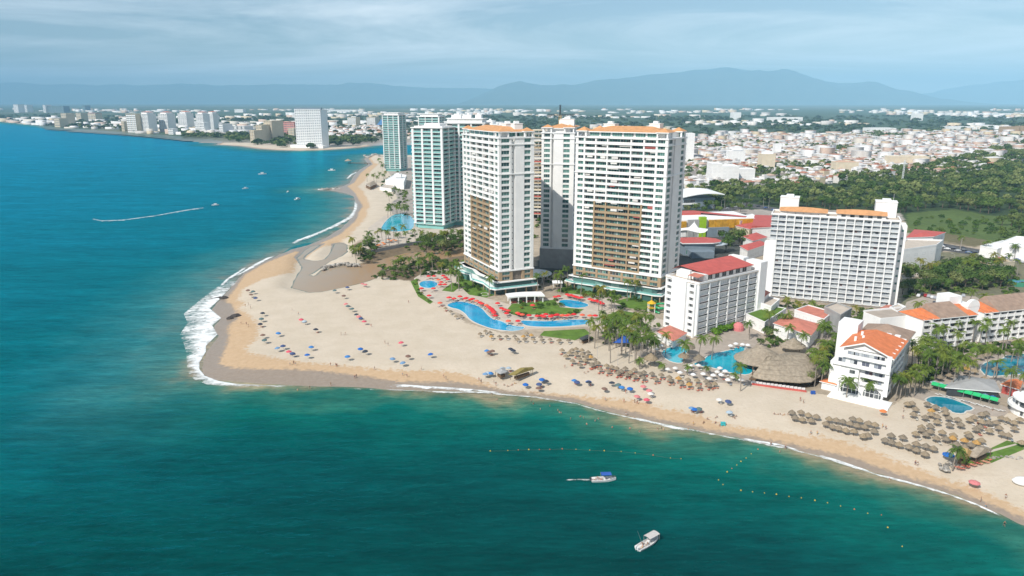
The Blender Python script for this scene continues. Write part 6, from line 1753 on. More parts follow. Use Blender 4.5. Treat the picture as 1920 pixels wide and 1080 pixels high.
# one joined mass for the streets farther back
bv = [(-.5, -.5, 0), (.5, -.5, 0), (.5, .5, 0), (-.5, .5, 0), (-.5, -.5, 1), (.5, -.5, 1), (.5, .5, 1), (-.5, .5, 1)]
bf = [(0, 1, 5, 4), (1, 2, 6, 5), (2, 3, 7, 6), (3, 0, 4, 7)]
it, cw, rf, cr = [], [], [], []
for x, y in rest:
    w, d, h = r.uniform(9, 16), r.uniform(9, 13), r.choice((3.3, 3.3, 6.2, 6.2, 6.4, 9))
    if r.random() < .05: w, d, h = r.uniform(18, 34), r.uniform(12, 18), r.choice((6, 10, 13, 17))
    it.append((x, y, -.3, w, d, h, ang + (r.random() < .5) * math.pi / 2)); cw.append(r.choice(WALLS))
    rf.append((x, y, h - .25, w + .4, d + .4, r.choice((.5, .5, 1.5)), it[-1][6])); cr.append(r.choice(ROOFS))
o = merged('town', bv, bf, it, 'town_tint', cw); tag(o, 'crowded pale houses of the town farther back', None, None, 'stuff')
pv = [(-.5, -.5, 0), (.5, -.5, 0), (.5, .5, 0), (-.5, .5, 0), (-.25, -.05, 1), (.25, -.05, 1), (.25, .05, 1), (-.25, .05, 1)]
o2 = merged('town_roofs', pv, bf + [(4, 5, 6, 7)], rf, 'town_tint', cr); tag(o2, 'terracotta and pale roofs of the town farther back', None, None, 'stuff')
# town trees and the far plain
tr = []
for x, y in scatter(TOWN, 1000, 41): tr.append((x, y, 4.5, *(3 * [r.uniform(.6, 1.1)]), r.uniform(0, 6.28)))
pk = [(X, Y) for X, Y in scatter(TOWN, 2600, 42) if vnoise(np.array([X]), np.array([Y]), 130, 21)[0] > .66]
for x, y in pk: tr.append((x, y, 5, *(3 * [r.uniform(.9, 1.5)]), r.uniform(0, 6.28)))
lo2 = crown_mesh(91, 5, 10, 4.6, 3.4, (2.0, 3.2))
o = merged('town_trees', lo2.v, lo2.f, tr, 'wood_tint', greens(len(tr), 9)); tag(o, 'trees in the streets and parks of the town', None, None, 'stuff')

rr = np.random.RandomState(3)
def far_scatter(n, ymin, ymax, seed, fn):
    g = np.random.RandomState(seed)
    Y = ymin * (ymax / ymin) ** g.rand(n * 25); X = (g.rand(n * 25) * 2 - 1) * Y * .95
    k = fn(X, Y)
    return [(float(a), float(b_)) for a, b_ in zip(X[k], Y[k])][:n]
ft = far_scatter(1900, 1500, 5200, 4, lambda X, Y: ~inpoly(X, Y, tw) & (sdf(X, Y, P_shore) > 30))
it = [(x, y, 4, q * 1.6, q * 1.4, q, rr.rand() * 6.28) for x, y in ft for q in [rr.uniform(1.0, 1.9) * (1 + y / 4500)]]
o = merged('plain_trees', lo2.v, lo2.f, it, 'wood_tint', greens(len(it), 12, (0.035, 0.07, 0.025), (0.09, 0.13, 0.05))); tag(o, 'dark tree belts of the coastal plain', None, None, 'stuff')
def cluster(X, Y):
    return (vnoise(X, Y, 700, 31) > .58) & inpoly(X, Y, P_shore) & ((X > 50) | (Y > 2300)) & ~inpoly(X, Y, tw)
fb = far_scatter(1500, 2000, 9500, 6, cluster)
it, cw = [], []
for x, y in fb:
    k = 1 + y / 5000
    it.append((x, y, 0, rr.uniform(10, 34) * k, rr.uniform(8, 16) * k, rr.choice([4, 6, 7, 12]) * (1 + y / 9000), rr.rand() * .6)); cw.append(WALLS[rr.randint(len(WALLS))])
o = merged('plain_buildings', bv, bf + [(4, 5, 6, 7)], it, 'town_tint', cw); tag(o, 'scattered pale buildings of the far coastal plain', None, None, 'stuff')
# town beyond the channel
it, cw = [], []
for x, y in scatter([(618, 262), (622, 238), (720, 236), (760, 245), (780, 262), (700, 258)], 260, 8):
    it.append((x, y, 0, r.uniform(10, 18), r.uniform(9, 14), r.choice((4, 7, 7, 10)), r.uniform(0, 1.5))); cw.append(r.choice(WALLS))
o = merged('channel_town', bv, bf + [(4, 5, 6, 7)], it, 'town_tint', cw); tag(o, 'clustered pale houses beyond the sea channel', None, None, 'stuff')
rf = [(a[0], a[1], a[5] + .05, a[3] + .5, a[4] + .5, 1.6, a[6]) for a in it]
o = merged('channel_roofs', pv, bf + [(4, 5, 6, 7)], rf, 'town_tint', [r.choice(ROOFS) for _ in rf]); tag(o, 'terracotta roofs of the houses beyond the channel', None, None, 'stuff')
it = [(x, y, 6, k * 1.2, k * 1.2, k, r.uniform(0, 6)) for x, y in scatter([(612, 272), (618, 260), (690, 258), (700, 266), (660, 273)], 120, 14) + scatter([(420, 266), (425, 250), (470, 256), (476, 268)], 60, 15) + scatter([(515, 274), (518, 255), (556, 258), (558, 276)], 55, 16) + scatter([(130, 238), (145, 228), (235, 234), (240, 245)], 80, 17) + scatter([(340, 258), (345, 246), (412, 256), (405, 262)], 45, 18) + scatter([(20, 228), (-60, 218), (120, 214), (120, 232)], 90, 19) for k in [r.uniform(1.2, 2.0)]]
o = merged('shore_trees', lo2.v, lo2.f, it, 'wood_tint', greens(len(it), 13)); tag(o, 'dark green trees round the far shore hotels', None, None, 'stuff')

# ------------------------------------------------------------------ far hotels along the bay
M['glassF'] = window_glass('far_glazing', [(0, (0.16, 0.19, 0.21)), (.3, (0.34, 0.37, 0.38)), (.6, (0.24, 0.27, 0.29)), (.8, (0.45, 0.46, 0.46))], 2.5)
def far_hotel(label, xl, xr, yb, yt, depth, floors, wall, roof=None, bays=6, turn=0.0, top=None, red=False, group='hotels across the bay', cat='hotel', shell='white2', glass='glassF'):
    pl = rect_from_px(xl, xr, yb, depth)
    a, c = Vector(pl[0]), Vector(pl[1])
    L = (c - a).length; h = top_at((xl + xr) / 2, yt, (a.x + c.x) / 2, (a.y + c.y) / 2)
    root = empty('far_hotel', (a.x, a.y, 0), math.atan2(c.y - a.y, c.x - a.x) - R(26) + turn, label, cat, group)
    L /= .92
    block(root, 'wall', 0, 1.5, 0, L, depth, h, wall)
    fh = h / floors
    b = MB()
    for k in range(floors): b.box(0, 0, k * fh, L, 1.5, k * fh + fh * .5)
    b.build('balcony_rows', [M[shell if wall != 'pink' else 'pink']], root)['kind'] = 'stuff'
    b = MB()
    for k in range(floors): b.box(.3, 1.38, k * fh + fh * .5, L - .3, 1.5, (k + 1) * fh)
    b.build('glazing_rows', [M[glass]], root)['kind'] = 'stuff'
    for i in range(bays + 1):
        x = (L - .8) * i / bays
        block(root, 'pier', x, -.2, 0, x + .8, 1.5, h, wall)
    block(root, 'roof', -.6, -.4, h, L + .6, depth + .4, h + 1.2, roof or wall)
    if top:
        block(root, 'crown', L * .2, 3, h + 1.2, L * .8, depth - 3, h + 1.2 + top, 'white2')
        hip_roof(root, L * .15, 2, L * .85, depth - 2, h + 1.6 + top, top * .6, 'mauve' if red else 'white2', .6)
    return root
far_hotel('big white slab hotel across the bay with a dark glass flank', 557, 610, 276, 206, 26, 23, 'white', bays=12, turn=R(4), shell='white2')
fh_ = bpy.data.objects['far_hotel']
block(fh_, 'roof_screen', -.5, .5, 87, 75, 5, 90.5, 'slate')
block(fh_, 'podium', -8, -14, 0, 84, 2, 6, 'white2')
far_hotel('cream block with a stepped top beside the first red-topped tower across the bay', 240, 264, 248, 214, 30, 9, 'cream', bays=5)
far_hotel('white tower with red crown, first in the row across the bay', 265, 286, 248, 214, 34, 14, 'white', bays=4, top=5, red=True)
far_hotel('white tower with red crown, second in the row across the bay', 300, 322, 247, 214, 34, 13, 'white', bays=4, top=5, red=True)
far_hotel('white tower with red crown, third in the row across the bay', 336, 357, 242, 213, 34, 13, 'white', bays=4, top=5, red=True)
far_hotel('white tower with red crown, fourth in the row across the bay', 370, 387, 246, 214, 30, 13, 'white', bays=4, top=5, red=True)
far_hotel('slim white tower with red crown, last in the row across the bay', 390, 405, 242, 213, 28, 13, 'white', bays=3, top=5, red=True)
far_hotel('low white striped block in front of the fourth crowned tower', 367, 389, 249, 230, 24, 6, 'white', bays=6)
far_hotel('white low cube on the far shore below the second crowned tower', 316, 328, 252, 242, 20, 3, 'white', bays=3)
far_hotel('white finned hotel wing on the far shore left of the cream slabs', 412, 421, 253, 233, 40, 6, 'white', bays=2)
for i, x in enumerate((424, 432, 440, 448, 455)):
    far_hotel('white fin-shaped hotel bay on the far shore, %s from the sea end' % ('first', 'second', 'third', 'fourth', 'fifth')[i], x, x + 5, 250, 237, 40, 5, 'white', bays=1, group='finned hotel bays across the bay')
far_hotel('cream slab on the far shore, lowest and nearest the sand', 470, 480, 267, 245, 40, 8, 'cream', bays=2, shell='cream')
far_hotel('cream slab on the far shore, middle one of three', 482, 495, 265, 235, 40, 11, 'cream', bays=2, shell='cream')
far_hotel('cream slab on the far shore, tallest of three with a blue flank', 497, 515, 264, 227, 44, 14, 'cream', bays=3, shell='cream')
far_hotel('long pink hotel between the cream slabs and the big slab hotel', 515, 560, 250, 229, 30, 6, 'pink', roof='mauve', bays=11, shell='white2')
far_hotel('small cream block tucked against the big slab hotel', 541, 554, 259, 241, 30, 6, 'cream', bays=2, shell='cream')
far_hotel('ochre terraced hotel farthest along the sandy shore', 117, 131, 236, 213, 40, 8, 'cream', bays=4, shell='cream')
far_hotel('ochre hotel wing above the far sandy shore', 144, 157, 228, 212, 40, 6, 'cream', bays=4, shell='cream')
far_hotel('long ochre hotel wing with arched front on the far shore', 157, 190, 226, 212, 40, 5, 'cream', roof='mauve', bays=8, shell='cream')
far_hotel('low ochre hotel at the waterline of the far shore', 103, 118, 238, 222, 40, 5, 'cream', bays=4, shell='cream')
far_hotel('tiny cream tower between trees on the far shore', 229, 236, 246, 228, 30, 6, 'cream', bays=2, shell='cream')
far_hotel('white twin block beyond the trees at the picture edge', 27, 40, 211, 196, 60, 8, 'white', bays=4)
far_hotel('white block beside the twin block at the picture edge', 45, 55, 210, 197, 60, 7, 'white', bays=3)
far_hotel('white end tower of the teal glass complex', 82, 89, 211, 197, 60, 8, 'white', bays=2)
far_hotel('long teal glass complex behind the ochre hotels', 90, 134, 211, 199, 60, 6, 'slate', bays=8, shell='slate', glass='glassT')
far_hotel('dark blue glass block behind the ochre hotels', 155, 163, 209, 198, 60, 7, 'slate', bays=2, shell='slate', glass='glassT')
far_hotel('cream tower block beyond the channel with a recessed middle', 652, 670, 238, 220, 30, 8, 'cream', bays=4)
far_hotel('cream twin block beyond the channel beside a blue-roofed hall', 688, 706, 238, 220, 30, 8, 'cream', bays=4)
M['bluehall'] = surf('blue_roof', (0.05, 0.17, 0.36), .5, .1, .3)
pl = rect_from_px(707, 722, 239, 60)
outline_building('blue_hall', 'hall with steep blue roof beyond the channel', 'hall', pl, 10, floors=1, wall='white', roof='bluehall', style='hip', rise=24, win=False)
pl = rect_from_px(440, 456, 211, 80)
outline_building('hilltop_villas', 'stepped white villas on a far rise', 'villa', pl, 30, floors=4, wall='white', roof='white2', win=False)
pl = rect_from_px(616, 680, 208.5, 100)
outline_building('terminal_building', 'long white terminal roof far beyond the channel', 'terminal', pl, 14, floors=1, wall='white', roof='white2', win=False)

# white beach club under the far aqua tower, pier and groyne
t_ = px_building('beach_club', 'stepped white beach club below the far aqua tower', 'building', [(722, 338), (742, 326), (762, 329), (757, 343)], 8, floors=2, wall='white', roof='white2')
machine_room(t_, -4, -4, 9, 9, 8, 4)
px_building('beach_club', 'low white terrace roof in front of the beach club', 'building', [(712, 352), (722, 346), (740, 348), (734, 355)], 3, floors=1, wall='white', roof='paving', win=False)
px_building('beach_hut', 'dark-roofed beach hut under palms on the upper beach', 'hut', [(686, 346), (700, 340), (706, 344), (694, 350)], 4, floors=1, wall='wood', roof='thatch', style='hip', rise=2, win=False)
PR = empty('pier', (*gp(694, 306, 0), -.5), 0, 'small pier with a thatched shelter at its end off the upper beach', 'pier')
px0, px1 = gp(694, 307, 0), gp(652, 306, 0)
dx, dy = px1[0] - px0[0], px1[1] - px0[1]
b = MB(); b.add([(0, 0, 0), (dx, dy, 0), (dx, dy + 4, 0), (0, 4, 0), (0, 0, .6), (dx, dy, .6), (dx, dy + 4, .6), (0, 4, .6)], [(4, 5, 6, 7), (0, 1, 5, 4), (1, 2, 6, 5), (2, 3, 7, 6), (3, 0, 4, 7)])
b.build('deck', [M['wood']], PR)
for i in range(9): MB().tube((dx * i / 8, dy * i / 8 + 2, -4), (dx * i / 8, dy * i / 8 + 2, 0), .4, n=6).build('pile', [M['wood']], PR)
for s in (-1, 1): MB().tube((dx + 4 * s, dy + 2, .6), (dx + 4 * s, dy + 2, 4), .3, n=6).build('post', [M['wood']], PR)
MB().lathe([(6.5, 3.6), (6.3, 3.8), (0, 7.2)], 12, (dx, dy + 2)).build('shelter_roof', [M['thatch']], PR)

# ------------------------------------------------------------------ parasols, thatched shades and loungers
M['red'] = objcol('red_canvas', [(0, (0.62, 0.025, 0.03)), (.6, (0.66, 0.05, 0.045)), (.85, (0.70, 0.12, 0.06))], .8, .1, scale=2)
M['blue'] = objcol('blue_canvas', [(0, (0.02, 0.13, 0.44)), (.3, (0.05, 0.20, 0.48)), (.55, (0.16, 0.28, 0.44)), (.8, (0.36, 0.44, 0.50))], .8, .1, scale=2)
M['dusk'] = objcol('dark_canvas', [(0, (0.04, 0.05, 0.07)), (.35, (0.10, 0.16, 0.16)), (.6, (0.06, 0.09, 0.20)), (.8, (0.20, 0.12, 0.09))], .8, .1, scale=2)
M['pinkc'] = objcol('pink_canvas', [(0, (0.62, 0.10, 0.14)), (.5, (0.60, 0.20, 0.20))], .8, .1, scale=2)
M['whitec'] = objcol('white_canvas', [(0, (0.74, 0.73, 0.71)), (.7, (0.66, 0.64, 0.60))], .8, .1, scale=2)
M['orangec'] = objcol('orange_canvas', [(0, (0.66, 0.20, 0.06)), (.5, (0.62, 0.27, 0.13))], .8, .1, scale=2)
M['pole'] = surf('pole', (0.45, 0.43, 0.40), .6, .1, 2)
M['mattress'] = objcol('lounger_cloth', [(0, (0.68, 0.66, 0.62)), (.45, (0.30, 0.34, 0.38)), (.65, (0.55, 0.20, 0.14)), (.8, (0.60, 0.58, 0.52))], .85, .1, scale=2)
def canopy_mesh(mat, r_=1.55, n=8):
    b = MB()
    ring = [(r_ * math.cos(2 * math.pi * i / n), r_ * math.sin(2 * math.pi * i / n), 2.0) for i in range(n)]
    mid = [(r_ * .55 * math.cos(2 * math.pi * i / n), r_ * .55 * math.sin(2 * math.pi * i / n), 2.36) for i in range(n)]
    low = [(x * 1.0, y * 1.0, z - .18) for x, y, z in ring]
    b.add(ring + mid + [(0, 0, 2.62)], [(i, (i + 1) % n, n + (i + 1) % n, n + i) for i in range(n)] + [(n + i, n + (i + 1) % n, 2 * n) for i in range(n)])
    b.add(low + ring, [(i, (i + 1) % n, n + (i + 1) % n, n + i) for i in range(n)])
    return b.mesh('canopy', [M[mat]])
pole_me = MB().tube((0, 0, -.2), (0, 0, 2.7), .035, n=5).mesh('pole', [M['pole']])
def thatch_cap(seed):
    r = random.Random(seed); n = 14; b = MB()
    rings = []
    for rr, z in ((1.95, 1.95), (1.85, 2.12), (1.0, 2.75), (.12, 3.35)):
        rings.append([((rr + r.uniform(-.12, .12) * (rr > .5)) * math.cos(2 * math.pi * i / n), (rr + r.uniform(-.12, .12) * (rr > .5)) * math.sin(2 * math.pi * i / n), z + r.uniform(-.06, .06)) for i in range(n)])
    for k in range(3):
        b.add(rings[k] + rings[k + 1], [(i, (i + 1) % n, n + (i + 1) % n, n + i) for i in range(n)])
    b.add([(0, 0, 2.1)] + rings[0], [(0, 1 + (i + 1) % n, 1 + i) for i in range(n)])
    return b.mesh('thatch', [M['thatchP']])
THATCH = [thatch_cap(s) for s in range(4)]
post_me = MB().tube((0, 0, -.2), (0, 0, 2.6), .07, n=6).mesh('post', [M['wood']])
def lounger_mesh():
    b = MB()
    for x, y in ((-.25, -.8), (.25, -.8), (-.25, .6), (.25, .6)): b.box(x - .03, y - .03, 0, x + .03, y + .03, .3, 1)
    b.box(-.32, -.95, .28, .32, .45, .38, 0)
    b.add([(-.32, .45, .28), (.32, .45, .28), (.32, 1.0, .72), (-.32, 1.0, .72), (-.32, .42, .38), (.32, .42, .38), (.32, .95, .80), (-.32, .95, .80)], [(4, 5, 6, 7), (3, 2, 1, 0), (0, 1, 5, 4), (1, 2, 6, 5), (2, 3, 7, 6), (3, 0, 4, 7)], 0)
    return b.mesh('sun_lounger', [M['mattress'], M['pole']])
LOUNGE = lounger_mesh()
M['coralm'] = objcol('coral_lounger_cloth', [(0, (0.62, 0.20, 0.13)), (.5, (0.60, 0.30, 0.20)), (.8, (0.58, 0.14, 0.10))], .85, .1, scale=2)
LOUNGE_C = LOUNGE.copy(); LOUNGE_C.materials[0] = M['coralm']
_can = {}
LM = {}      # group -> (landmark phrase, landmark point, members)
ORD = 'first second third fourth fifth sixth seventh eighth ninth tenth eleventh twelfth thirteenth fourteenth fifteenth sixteenth seventeenth eighteenth nineteenth'.split()
TENS = {20: 'twenty', 30: 'thirty', 40: 'forty', 50: 'fifty', 60: 'sixty'}
TENTH = {20: 'twentieth', 30: 'thirtieth', 40: 'fortieth', 50: 'fiftieth', 60: 'sixtieth'}
def ordinal(n):
    if n <= 19: return ORD[n - 1]
    t_, u = n // 10 * 10, n % 10
    return TENTH[t_] if u == 0 else TENS[t_] + '-' + ORD[u - 1]
def ground_z(x, y):
    s = sdf(np.array([x]), np.array([y]), P_shore)[0]
    f = min(1, max(0, s / 26)); f = f * f * (3 - 2 * f)
    return SEA + 2 * f ** .8 if s < 26 else 0.0
def parasol(x, y, color, label, group, k=1.0, tilt=0.0):
    root = empty('beach_parasol', (x, y, ground_z(x, y)), rnd.uniform(0, 6), label, 'parasol', group)
    if color not in _can: _can[color] = canopy_mesh(color)
    c = ob('canopy', _can[color], root, (0, 0, 0), 0, (k * .66, k * .66, .95))
    ob('pole', pole_me, root)
    if tilt: root.rotation_euler = (rnd.uniform(-tilt, tilt), rnd.uniform(-tilt, tilt), root.rotation_euler[2])
    return root
def shade(x, y, label, group, k=1.0):
    root = empty('thatched_parasol', (x, y, ground_z(x, y)), rnd.uniform(0, 6), label, 'thatched parasol', group)
    ob('thatch', THATCH[rnd.randrange(4)], root, (0, 0, 0), 0, (k * .68, k * .68, k * .8))
    ob('post', post_me, root, (0, 0, 0), 0, (1, 1, .8 * k))
    return root
def lounger(x, y, label, group, rz=None):
    o = ob('sun_lounger', LOUNGE_C if ('coral' in label or 'sand court' in label) else LOUNGE, None, (x, y, ground_z(x, y) + .02), R(150) + rnd.uniform(-.5, .5) if rz is None else rz, None)
    return tag(o, label, 'sun lounger', group)
def conv(pts, rect, sc, z): return [gp(rect[0] + p[0] / sc, rect[1] + p[1] / sc, z) for p in pts]

# red parasols round the blue pools
g = 'red parasols along the free-form pool'
for x, y in conv([(40, 210), (180, 130), (250, 145), (340, 115), (420, 145), (500, 160), (530, 150), (590, 180), (640, 205), (670, 220), (735, 245), (770, 270), (800, 290), (830, 325), (850, 360), (870, 400), (820, 305), (845, 340), (1065, 480), (1210, 480)], (820, 540), 8, 2.3):
    parasol(x, y, 'red', 'red parasol on the deck of the free-form pool', g, 1.4)
    lounger(x + 1.2, y - 1.0, 'sun lounger under the red parasols of the free-form pool', 'loungers by the free-form pool'); lounger(x - .6, y - 1.6, 'sun lounger under the red parasols of the free-form pool', 'loungers by the free-form pool')
g = 'red parasols along the straight pool'
for x, y in conv([(905, 215), (965, 290), (1010, 310), (1065, 325), (1040, 365), (1205, 360), (1275, 385), (1375, 395), (1500, 405), (1570, 400), (1630, 380), (1600, 415), (1720, 400), (1800, 385), (1880, 395), (1940, 400), (1430, 245), (1700, 415), (1230, 375)], (820, 540), 8, 2.3) + conv([(260, 405), (345, 390), (430, 400), (530, 390), (610, 380), (735, 390), (850, 400), (930, 400), (1050, 435)], (1000, 540), 8, 2.3):
    parasol(x, y, 'red', 'red parasol on the terrace above the straight pool', g, 1.4)
    lounger(x + .8, y - 1.5, 'sun lounger on the terrace above the straight pool', 'loungers by the straight pool')
g = 'red parasols in two rows behind the small pool'
for x, y in conv([(510, 85), (540, 100), (570, 95), (610, 110), (640, 120), (660, 125), (690, 135), (720, 130), (850, 155), (880, 165), (900, 175), (930, 180), (950, 175), (985, 195), (1010, 200), (1035, 220), (330, 120), (380, 110)], (1000, 540), 8, 2.3):
    parasol(x, y, 'red', 'red parasol in the rows behind the small lawn pool', g, 1.4)
    lounger(x + .6, y - 1.6, 'sun lounger before the red rows behind the small lawn pool', 'loungers by the small lawn pool')
g = 'red parasols round the round pool'
for x, y in conv([(1105, 785), (1175, 785), (1320, 800), (1345, 825), (1230, 830), (1265, 860), (1310, 890), (1250, 890), (1015, 940), (1165, 940), (1110, 1030), (1360, 1055), (1500, 1040), (1580, 1060), (1290, 780)], (640, 400), 6.75, 2.3):
    parasol(x, y, 'red', 'red parasol beside the round pool', g, 1.4)
    lounger(x - .8, y - 1.4, 'sun lounger beside the round pool', 'loungers by the round pool')
g = 'orange parasols on the river terrace'
for x, y in conv([(480, 392), (525, 365), (545, 380), (600, 325), (660, 325), (690, 335), (455, 400), (630, 340)], (640, 400), 6.75, 2.3):
    parasol(x, y, 'orangec', 'orange parasol on the terrace above the river wall', g, 1.3)
# thatched parasols
g = 'thatched parasols below the straight pool'
for x, y in conv([(120, 280), (200, 330), (280, 400), (350, 390), (640, 660), (790, 640), (810, 700), (930, 700), (1040, 700), (1160, 700), (1290, 700), (1410, 680), (1550, 710), (1200, 740), (1310, 740), (1440, 745), (1570, 750), (1690, 745), (1820, 760), (1340, 655), (720, 620)], (820, 540), 8, 2.3) + conv([(1350, 115), (1490, 118)], (880, 620), 8, 2.3):
    shade(x, y, 'thatched parasol on the sand below the long pools', g, .85)
    lounger(x + .5, y - 1.2, 'sun lounger under the thatch below the long pools', 'loungers below the long pools')
g = 'grey thatched parasols by the sand court'
for x, y in conv([(1390, 270), (1540, 270), (1690, 270), (1450, 360), (1600, 320), (1550, 430), (1740, 420), (1840, 490), (1660, 490), (1820, 370), (1900, 460), (1700, 330), (1780, 300), (1500, 310), (1650, 400), (1760, 370), (1880, 410), (1600, 250)], (880, 620), 8, 2.3):
    shade(x, y, 'greyish thatched parasol beside the sand court', g, .95)
    if rnd.random() < .7: lounger(x - .4, y - 1.5, 'lounger among the thatch beside the sand court', 'loungers by the sand court')
g = 'thatched parasols before the turquoise pool'
for x, y in conv([(165, 470), (230, 490), (305, 510), (370, 510), (440, 520), (510, 540), (570, 550), (180, 515), (240, 530), (315, 545), (380, 555), (440, 570), (505, 580), (700, 575), (770, 585), (840, 595), (910, 600), (980, 610), (1040, 625), (710, 600), (790, 620), (850, 630), (920, 640), (640, 560), (600, 590), (270, 500), (340, 530), (410, 540), (480, 550), (1000, 635), (120, 480)], RB, 4, 2.3):
    shade(x, y, 'thatched parasol on the sand before the turquoise pool', g, .95)
    lounger(x - .5, y - 1.4, 'coral lounger under the thatch before the turquoise pool', 'loungers before the turquoise pool')
    if rnd.random() < .95: lounger(x + 1.0, y - 1.0, 'coral lounger under the thatch before the turquoise pool', 'loungers before the turquoise pool')
x, y = gp(1080 + 560 / 4, 560 + 470 / 4, 2.3)
shade(x, y, 'large thatched shelter at the edge of the turquoise pool terrace', None, 2.2)
for q, lab in (((1292, 652), 'thatched swim-up bar roof standing in the turquoise pool'), ((1311, 672), 'lower thatched roof beside the swim-up bar'), ((1282, 668), 'small round thatched roof by the swim-up bar')):
    x, y = gp(*q, 3); shade(x, y, lab, None, 2.0 if 'bar roof standing' in lab else 1.8)
g = 'thatched parasols in rows near the water'
for x, y in conv([(20, 250), (80, 250), (130, 268), (185, 278), (40, 280), (90, 292), (150, 300), (270, 295), (320, 303), (362, 312), (430, 295), (475, 305), (250, 322), (295, 340), (335, 350), (385, 365), (440, 372), (410, 325), (460, 340), (510, 348), (535, 325), (580, 335), (500, 402), (530, 398), (575, 375), (690, 405), (770, 418), (650, 432), (695, 445), (745, 460), (810, 475), (860, 460), (862, 495), (925, 475), (975, 490), (920, 520)], RC, 3.6, 2.3):
    shade(x, y, 'thatched parasol in the rows near the water', g, 1.0)
g = 'thatched parasols clustered round the right-hand pool'
for x, y in conv([(830, 190), (800, 195), (855, 230), (935, 195), (990, 215), (1050, 230), (840, 265), (920, 285), (960, 240), (1000, 280), (1000, 315), (960, 265), (1060, 255), (1080, 290), (1085, 335), (1140, 300), (1160, 335), (1220, 300), (1300, 265), (1330, 258), (1300, 315), (1350, 320), (1265, 365), (1290, 350), (1355, 375), (1420, 355), (1440, 395), (1480, 405), (1520, 320), (1525, 360), (1560, 300), (895, 350), (955, 345), (895, 368), (855, 395), (925, 400), (955, 380), (1035, 385), (995, 425), (1060, 430), (1110, 405), (1220, 410), (1105, 425), (1185, 440), (1130, 465), (1185, 485), (1230, 470), (1265, 455), (1300, 440), (1210, 395), (1435, 290), (1570, 455), (1250, 285), (1470, 300), (1400, 320)], RC, 3.6, 2.3):
    shade(x, y, 'thatched parasol in the crowd by the right-hand pool', g, .98)
    if rnd.random() < .6: lounger(x + .6, y - 1.4, 'lounger among the thatched parasols by the small right-hand pool', 'loungers by the right-hand pool')
g = 'thatched parasols among the palms of the low wings'
for x, y in conv([(840, 840), (900, 870), (720, 870), (640, 900), (980, 740), (1080, 720), (1140, 700), (1200, 690), (940, 700), (760, 900), (900, 930), (1000, 900), (1260, 880), (560, 980), (680, 960), (1120, 1000), (1420, 690), (1520, 700)], (1680, 560), 6.75, 2.3):
    shade(x, y, 'thatched parasol under the palms before the low hotel wings', g, 1.1)
# white terrace parasols by the turquoise pool
g = 'white parasols on the turquoise pool terrace'
for x, y in conv([(860, 490), (920, 492), (1080, 512), (1120, 535), (745, 512), (830, 525), (955, 555), (1240, 600), (1180, 580), (1090, 562), (1030, 565), (690, 520), (1200, 330), (1250, 335), (1160, 345), (640, 345), (700, 330), (1290, 340), (780, 545), (880, 560), (1140, 600), (1000, 590), (600, 370), (1060, 540)], RB, 4, 2.3):
    parasol(x, y, 'whitec', 'white parasol on the terrace round the turquoise pool', g, 1.1)
    if rnd.random() < .8: lounger(x + .8, y - 1.2, 'lounger on the terrace round the turquoise pool', 'loungers by the turquoise pool')
# beach parasols on the open sand
BEACH = [('blue', (330, 480), 3.692, [(705, 635), (705, 532), (892, 450), (935, 628), (908, 683), (1188, 693), (1573, 732), (1497, 708), (1765, 678), (1275, 640)]),
         ('dusk', (330, 480), 3.692, [(497, 226), (530, 238), (517, 262), (552, 288), (597, 392), (590, 430), (580, 465), (600, 545), (612, 578), (740, 620), (805, 672), (1160, 273), (1280, 430), (1605, 690), (1310, 656), (1190, 345), (1220, 362), (965, 506), (1250, 403), (1185, 215), (1100, 236)]),
         ('pinkc', (330, 480), 3.692, [(1178, 330), (1290, 192), (1312, 196), (1265, 416), (866, 437), (1560, 597), (780, 660), (1300, 452)]),
         ('blue', (880, 620), 8, [(240, 610), (275, 595), (310, 600), (500, 545), (585, 545), (1085, 685), (840, 742), (1572, 715), (265, 298)]),
         ('dusk', (880, 620), 8, [(345, 300), (300, 315), (615, 270), (655, 292), (1050, 740), (1790, 740), (1040, 790), (1150, 710)]),
         ('blue', RB, 4, [(342, 652), (405, 662), (95, 608), (868, 798), (890, 805), (1155, 832)]),
         ('dusk', RB, 4, [(270, 622), (320, 635), (210, 655), (925, 803), (1140, 762), (5, 605)]),
         ('pinkc', RB, 4, [(505, 652), (550, 680), (455, 712), (532, 735)]),
         ('whitec', RB, 4, [(1075, 752), (560, 700)]), ]
nm = {'blue': 'blue', 'dusk': 'dark', 'pinkc': 'red', 'whitec': 'white'}
for col, rect, sc, pts in BEACH:
    area = {330: 'on the sand of the cape', 880: 'on the middle of the beach', 1080: 'on the sand below the turquoise pool'}[rect[0]]
    for x, y in conv(pts, rect, sc, 2.0):
        parasol(x, y, col, '%s beach parasol %s' % (nm[col], area), '%s parasols %s' % (nm[col], area), 1.2, .12)
        if rnd.random() < .6: lounger(x + .8, y + .4, 'beach lounger ' + area, 'beach loungers ' + area)
x, y = gp(1829, 895, 2); parasol(x, y, 'pinkc', 'single crimson parasol on the bare sand near the rubble', None, 1.5)
x, y = gp(1779, 850, 2); parasol(x, y, 'blue', 'pale blue parasol beside the lone palm and beach bar', None, 1.7)
x, y = gp(1656, 770, 2); parasol(x, y, 'orangec', 'yellow-orange parasol at the terrace of the orange-roofed hotel', None, 1.2)

